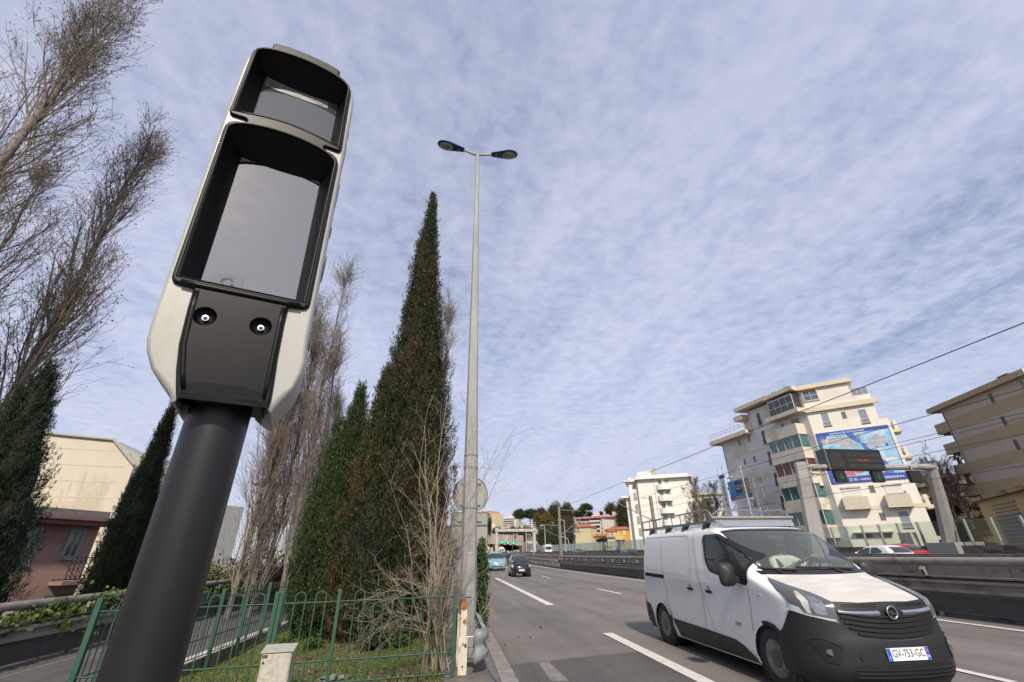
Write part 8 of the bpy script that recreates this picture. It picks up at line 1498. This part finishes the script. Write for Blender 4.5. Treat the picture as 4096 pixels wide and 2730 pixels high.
sm = lambda l: l + [(-x, z) for x, z in reversed(l)]
# black two-seater
BKP = M('paint_black', (0.007, 0.008, 0.012), .22, coat=.6)
sc, SBd = car('small_car', 'small black two-seat city car with round pale headlights, driving in the middle lane', (5.58, 37.25, 0), 0,
    [(.20, .70), (.30, .76), (.6, .775), (.95, .76), (1.15, .72), (1.35, .64), (1.46, .58), (1.52, .45), (1.545, .2)], [(.20, .10), (.3, .0), (.55, .0), (.72, .05), (.86, .20), (.93, .38), (.98, .52), (1.2, .72), (1.4, .95), (1.5, 1.15), (1.545, 1.6)], [(.2, .5), (.6, .55), (.9, .45), (1.0, .32), (1.545, .3)],
    [(.2, 2.6), (.6, 2.69), (1.0, 2.66), (1.3, 2.5), (1.5, 2.3), (1.545, 2.0)], [(.2, .2), (1.545, .3)], 2.4, [[(.78, 1.0), (1.75, 1.02), (1.85, 1.4), (1.15, 1.42), (.9, 1.2)]], sm([(-.74, 1.02), (-.80, 1.2), (-.82, 1.42), (-.4, 1.47)]), None, (.29, .17), BKP,
    dict(axles=(.42, 2.28), glass=CG, rim=ALLOY, mir=(.72, .98), head=[(.60, .86), (.83, .80), (.86, .70), (.62, .64), (.52, .72)], front=(('lower_grille', sm([(-.5, .26), (-.55, .40)]), M('grille_black', (0.010, 0.010, 0.011), 0.6), .014), ('upper_slot', sm([(-.28, .56), (-.30, .62)]), M('grille_black', (0.010, 0.010, 0.011), 0.6), .016))))
plate(sc, SBd.P(0, .47) + Vector((0, -.03, 0)), (1, 0, 0), (0, -1, 0), .52, .12, 'DC-067-XK', False); b = MB(); b.lathe([(.04, -.01), (.04, .01)], SBd.P(0, .70) + Vector((0, -.02, 0)), 'y', 16); b.build('badge', CHR, sc)
patch(SBd.P, [(-.66, 1.05), (-.60, 1.05), (-.61, 1.12), (-.67, 1.12)], .012, 'windscreen_sticker', M('sticker', (0.55, 0.66, 0.60), .5), sc)
for s in (-1, 1): b = MB(); b.lathe([(.035, -.01), (.035, .01)], SBd.P(s * .68, .50) + Vector((0, -.02, 0)), 'y', 12); b.build('fog_lamp', M('headlamp_pale', (.55, .53, .46), .15), sc)
# pale blue leisure van
BLP = M('paint_pale_blue', (0.17, 0.33, 0.42), .28, coat=.5, var=.03)
kg, KB = car('people_carrier', 'light blue boxy people carrier with roof bars, in the left lane behind the black car', (5.05, 51.2, gz(51)), 0,
    [(.20, .80), (.32, .89), (.7, .91), (1.05, .90), (1.3, .85), (1.6, .77), (1.72, .70), (1.79, .55), (1.81, .3)], [(.20, .1), (.32, .0), (.6, .0), (.8, .05), (.95, .22), (1.06, .60), (1.12, .95), (1.4, 1.25), (1.68, 1.6), (1.78, 1.9), (1.81, 2.5)], [(.2, .55), (.7, .6), (1.0, .5), (1.12, .35), (1.81, .35)],
    [(.2, 4.1), (.7, 4.2), (1.7, 4.1), (1.81, 3.9)], [(.2, .2), (1.81, .3)], 2.5, [[(1.2, 1.10), (3.7, 1.14), (3.7, 1.58), (1.95, 1.60), (1.5, 1.35)]], sm([(-.80, 1.15), (-.84, 1.35), (-.85, 1.62), (-.4, 1.68)]), None, (.32, .2), BLP,
    dict(axles=(.85, 3.55), glass=CG, rim=ALLOY, mir=(1.15, 1.14), mirm=BLP, head=[(.62, .98), (.86, .98), (.84, .82), (.62, .70), (.55, .80)], front=(('silver_bumper', sm([(-.62, .36), (-.62, .62), (-.35, .60)]), M('bumper_silver', (.42, .43, .44), .4, .3), .012), ('lower_grille', sm([(-.42, .40), (-.44, .50)]), M('grille_black', (0.010, 0.010, 0.011), 0.6), .018))))
plate(kg, KB.P(0, .57) + Vector((0, -.035, 0)), (1, 0, 0), (0, -1, 0), .52, .11, 'BY-345-KJ', False)
b = MB(); p = KB.P(0, .88) + Vector((0, -.02, 0)); b.prism([p + Vector(v) for v in ((0, 0, .09), (.06, 0, 0), (0, 0, -.09), (-.06, 0, 0))], (0, -.01, 0)); b.build('badge', CHR, kg)
for s in (-1, 1): b = MB(); b.tube([(s * .62, 1.95, 1.80), (s * .62, 2.0, 1.87), (s * .62, 3.9, 1.87), (s * .62, 3.95, 1.78)], .02, 6); b.build('roof_rail', M('rail_silver', (.4, .4, .4), .4, .5), kg)
for y in (2.15, 3.0): b = MB(); b.box(-.62, .62, y, y + .08, 1.87, 1.92); b.build('roof_bar', M('rail_silver', (.4, .4, .4), .4, .5), kg)
# white van behind, white/black nose
WVP = M('paint_white', (.62, .62, .60), .3, coat=.3); van_tab = dict(W=[(.20, .80), (.32, .89), (.7, .93), (1.05, .92), (1.5, .86), (1.85, .78), (1.94, .65), (1.97, .3)], YF=[(.20, .1), (.32, .0), (.7, .0), (.95, .12), (1.1, .5), (1.22, .9), (1.6, 1.35), (1.85, 1.75), (1.94, 2.1), (1.97, 2.7)])
v2, V2 = car('delivery_van', 'small white van with black bumper partly hidden by the lamp pole bush', (4.2, 70.5, gz(70.5)), 0, van_tab['W'], van_tab['YF'], [(.2, .55), (.9, .55), (1.2, .4), (1.97, .35)], [(.2, 4.6), (1.97, 4.5)], [(.2, .2), (1.97, .25)], 2.6, [[(1.2, 1.15), (2.2, 1.2), (2.2, 1.68), (1.6, 1.6)]], sm([(-.82, 1.27), (-.84, 1.5), (-.82, 1.78), (-.4, 1.83)]), None, (.33, .2), WVP,
    dict(axles=(.9, 3.9), glass=CG, rim=ALLOY, mir=(1.25, 1.25), head=[(.6, 1.0), (.86, 1.05), (.86, .88), (.6, .85)], front=(('bumper', sm([(-1.0, .22), (-1.0, .74), (-.4, .70)]), PL, .012), ('grille', sm([(-.45, .76), (-.5, .92)]), BK, .012))))
v3, V3 = car('delivery_van', 'tall white van on the opposite carriageway, beside the right leg of the railway gantry', (25.6, 128, oz(128)), math.pi, [(.3, .9), (.6, 1.0), (1.6, .98), (2.5, .92), (2.65, .8), (2.72, .4)], [(.3, .0), (.9, .05), (1.3, .9), (1.9, 1.5), (2.5, 2.0), (2.72, 2.6)], [(.3, .4), (2.72, .4)], [(.3, 5.6), (2.72, 5.5)], [(.3, .2), (2.72, .2)], 2.6, [[(1.5, 1.5), (2.6, 1.5), (2.6, 2.1), (1.9, 2.1)]], None, [(-.8, 1.5), (.8, 1.5), (.8, 2.2), (-.8, 2.2)], (.36, .2), WVP, dict(axles=(1.0, 4.6), glass=CG, rim=ALLOY, mir=(1.6, 1.6)))
hb = dict(DF=[(.2, .5), (.8, .5), (1.0, .35), (1.5, .35)], n=2.5)
def hatch(label, x, y, z, paint, red=False, L=4.1):
    t, B = car('hatchback', label, (x, y, z), math.pi, [(.20, .78), (.32, .86), (.6, .89), (.92, .87), (1.1, .80), (1.3, .68), (1.40, .58), (1.45, .42), (1.47, .2)], [(.20, .1), (.32, .0), (.6, .0), (.75, .15), (.88, .7), (.96, 1.05), (1.2, 1.45), (1.38, 1.85), (1.45, 2.2), (1.47, 2.6)], hb['DF'], [(.2, L - .1), (.6, L), (.95, L - .02), (1.2, L - .25), (1.4, L - .6), (1.45, L - .9), (1.47, L - 1.3)], [(.2, .25), (.95, .3), (1.47, .4)], 2.5,
        [[(1.5, .98), (2.45, .99), (2.45, 1.32), (2.0, 1.33), (1.7, 1.2)], [(2.52, .99), (3.25, 1.02), (3.35, 1.12), (2.95, 1.32), (2.52, 1.33)]], sm([(-.8, .99), (-.82, 1.15), (-.82, 1.33)]), [(-.62, 1.02), (.62, 1.02), (.50, 1.34), (-.50, 1.34)], (.31, .19), paint,
        dict(axles=(.8, L - .85), glass=CG, rim=ALLOY, mir=(1.6, 1.0), tail=[(.68, .82), (.80, .84), (.76, 1.02), (.66, 1.0)], mirm=paint))
    b = MB(); b.tube([(0, 3.0 - .1, 1.44), (0, 3.2, 1.62)], .006, 4); b.build('aerial', BLACKP, t); return t
hatch('white hatchback on the opposite carriageway, only its roof and windows above the wall', 27.0, 29.3, oz(27) + .02, WVP); hatch('red hatchback beyond the white one, mostly hidden by it', 30.2, 31.2, oz(29) + .10, M('paint_red', (.42, .02, .02), .25, coat=.5), L=4.0)
hatch('dark blue-grey car on the opposite carriageway, at the left edge of the van', 25.6, 68.8, oz(68) + .02, M('paint_slate', (.035, .055, .07), .25, coat=.5), L=4.3)
hatch('tiny dark car far off on the opposite carriageway, behind the railway mast foot', 25.6, 96.5, oz(96) + .1, M('paint_teal', (.05, .10, .13), .3)); hatch('pale car far off on the opposite carriageway, left of the tall white van', 25.6, 150, oz(150) + .2, M('paint_silver', (.4, .42, .46), .3, .3)); hatch('white car far off under the overpass', 25.6, 190, oz(190), WVP)
# riders
def rider(label, lab2, x, y, z, rz, jacket, bikecol, helm, s=1):
    t = thing('motorcycle', lab2, 'motorcycle', (x, y, z), rz)
    for yy in (0, 1.35): b = MB(); b.lathe([(.29, -.05), (.31, 0), (.29, .05)], (0, yy, .31), 'x', 20); b.build('wheel', M('tyre_rubber', (.02, .02, .02), .8), t, smooth=True)
    b = MB(); b.hexa([Vector((-.13, .25, .40)), Vector((.13, .25, .40)), Vector((.15, 1.2, .42)), Vector((-.15, 1.2, .42))], [Vector((-.10, .35, .85)), Vector((.10, .35, .85)), Vector((.13, 1.5, .82)), Vector((-.13, 1.5, .82))]); b.hexa([Vector((-.20, .02, .5)), Vector((.20, .02, .5)), Vector((.16, .35, .5)), Vector((-.16, .35, .5))], [Vector((-.14, .12, 1.08)), Vector((.14, .12, 1.08)), Vector((.12, .36, 1.0)), Vector((-.12, .36, 1.0))]); b.build('fairing', bikecol, t, bevel=.04)
    b = MB(); b.tube([(0, 0, .31), (0, .28, 1.0)], .03, 6); b.tube([(-.34, .38, 1.05), (.34, .38, 1.05)], .018, 6); b.build('fork', BLACKP, t); b = MB(); b.lathe([(.07, -.03), (.06, .0)], (0, .0, .86), 'y', 14); b.build('headlight', M('headlamp_pale', (.55, .53, .46), .15), t)
    p = thing('person', label, 'person', (x, y, z), rz)
    J = [((0, 1.0, .90), (.16, .13)), ((0, .98, 1.15), (.17, .12)), ((0, .92, 1.38), (.19, .12)), ((0, .90, 1.50), .06), ((0, .88, 1.60), .09), ((-.21, .90, 1.38), .06), ((-.33, .70, 1.15), .05), ((-.32, .44, 1.06), .04), ((.21, .90, 1.38), .06), ((.33, .70, 1.15), .05), ((.32, .44, 1.06), .04), ((-.16, .70, .85), .085), ((-.20, .48, .78), .07), ((-.20, .62, .40), .055), ((-.20, .50, .33), .05), ((.16, .70, .85), .085), ((.20, .48, .78), .07), ((.20, .62, .40), .055), ((.20, .50, .33), .05)]
    skin_body('body', J, [(0, 1), (1, 2), (2, 3), (3, 4), (2, 5), (5, 6), (6, 7), (2, 8), (8, 9), (9, 10), (0, 11), (11, 12), (12, 13), (13, 14), (0, 15), (15, 16), (16, 17), (17, 18)], jacket, p, 1)
    ellip('helmet', (0, .87, 1.66), (.135, .16, .15), helm, p, 18); b = MB(); b.grid(lambda u, v: Vector((.138 * math.cos(R(200 + 140 * u)), .87 + .163 * math.sin(R(200 + 140 * u)), 1.63 + .08 * v)), 12, 2); b.build('visor', BK, p)
JB = M('jacket_black', (.02, .02, .022), .7); JBL = M('jacket_blue', (.02, .06, .25), .7); JP = M('jacket_purple', (.16, .06, .18), .7)
_p = onz(2030, 2305, 0)
rider('motorcyclist in black with a white helmet between the blue and black cars', 'dark motorcycle ridden between the lanes behind the black car', 7.05, 56.5, gz(56.5) + .05, 0, JB, BKP, M('helmet_white', (.65, .65, .65), .3))
rider('scooter rider in a blue jacket on the opposite carriageway', 'dark scooter on the opposite carriageway, left of the slate car', 28.6, 79.5, oz(79) + .2, math.pi, JBL, BKP, M('helmet_blue', (.03, .08, .3), .3))
rider('rider in purple far off on the opposite carriageway', 'motorcycle far off beside the tall white van', 24.0, 128, oz(128) + .3, math.pi, JP, BKP, M('helmet_pink', (.4, .3, .35), .3))
P = atr(*cc(490, 695), 150); t = thing('road_sign', 'small white octagonal sign board on the verge under the overpass', 'road sign', (P.x, P.y, 0)); b = MB(); b.lathe([(1.05, 0), (1.05, .06)], (0, 0, P.z), 'y', 8); b.build('board', M('sign_white', (.6, .6, .6), .6), t); b = MB(); b.box(-.06, .06, .06, .16, -1, P.z); b.build('post', GALV, t); b = MB(); b.box(-.65, -.12, -.03, -.005, P.z - .35, P.z + .3); b.build('pictogram', BLACKP, t); b = MB(); b.box(.12, .65, -.03, -.005, P.z - .35, P.z + .3); b.build('pictogram', BLACKP, t)
# litter on the road
for i, (px, py, sz, m_, lab) in enumerate(((2163, 2514, .03, 'pebble_dark', 'larger of the dark specks on the lane'), (2075, 2552, .018, 'pebble_dark', 'left one of two tiny dark specks on the lane'), (2122, 2553, .018, 'pebble_dark', 'right one of two tiny dark specks on the lane'), (2020, 2583, .026, 'litter_red', 'flattened reddish wrapper on the road near the kerb'))):
    P = onz(px, py, 0); b = MB(); b.tube([(-sz, 0, 0), (0, sz * .3, .01), (sz, 0, 0)], [sz * .3, sz * .6, sz * .3], 6); o = b.build('pebble' if i < 3 else 'wrapper', M(m_, (.03, .025, .02) if i < 3 else (.16, .07, .06), .8), loc=(P.x, P.y, sz * .4)); tag(o, lab, 'litter' if i == 3 else 'pebble')
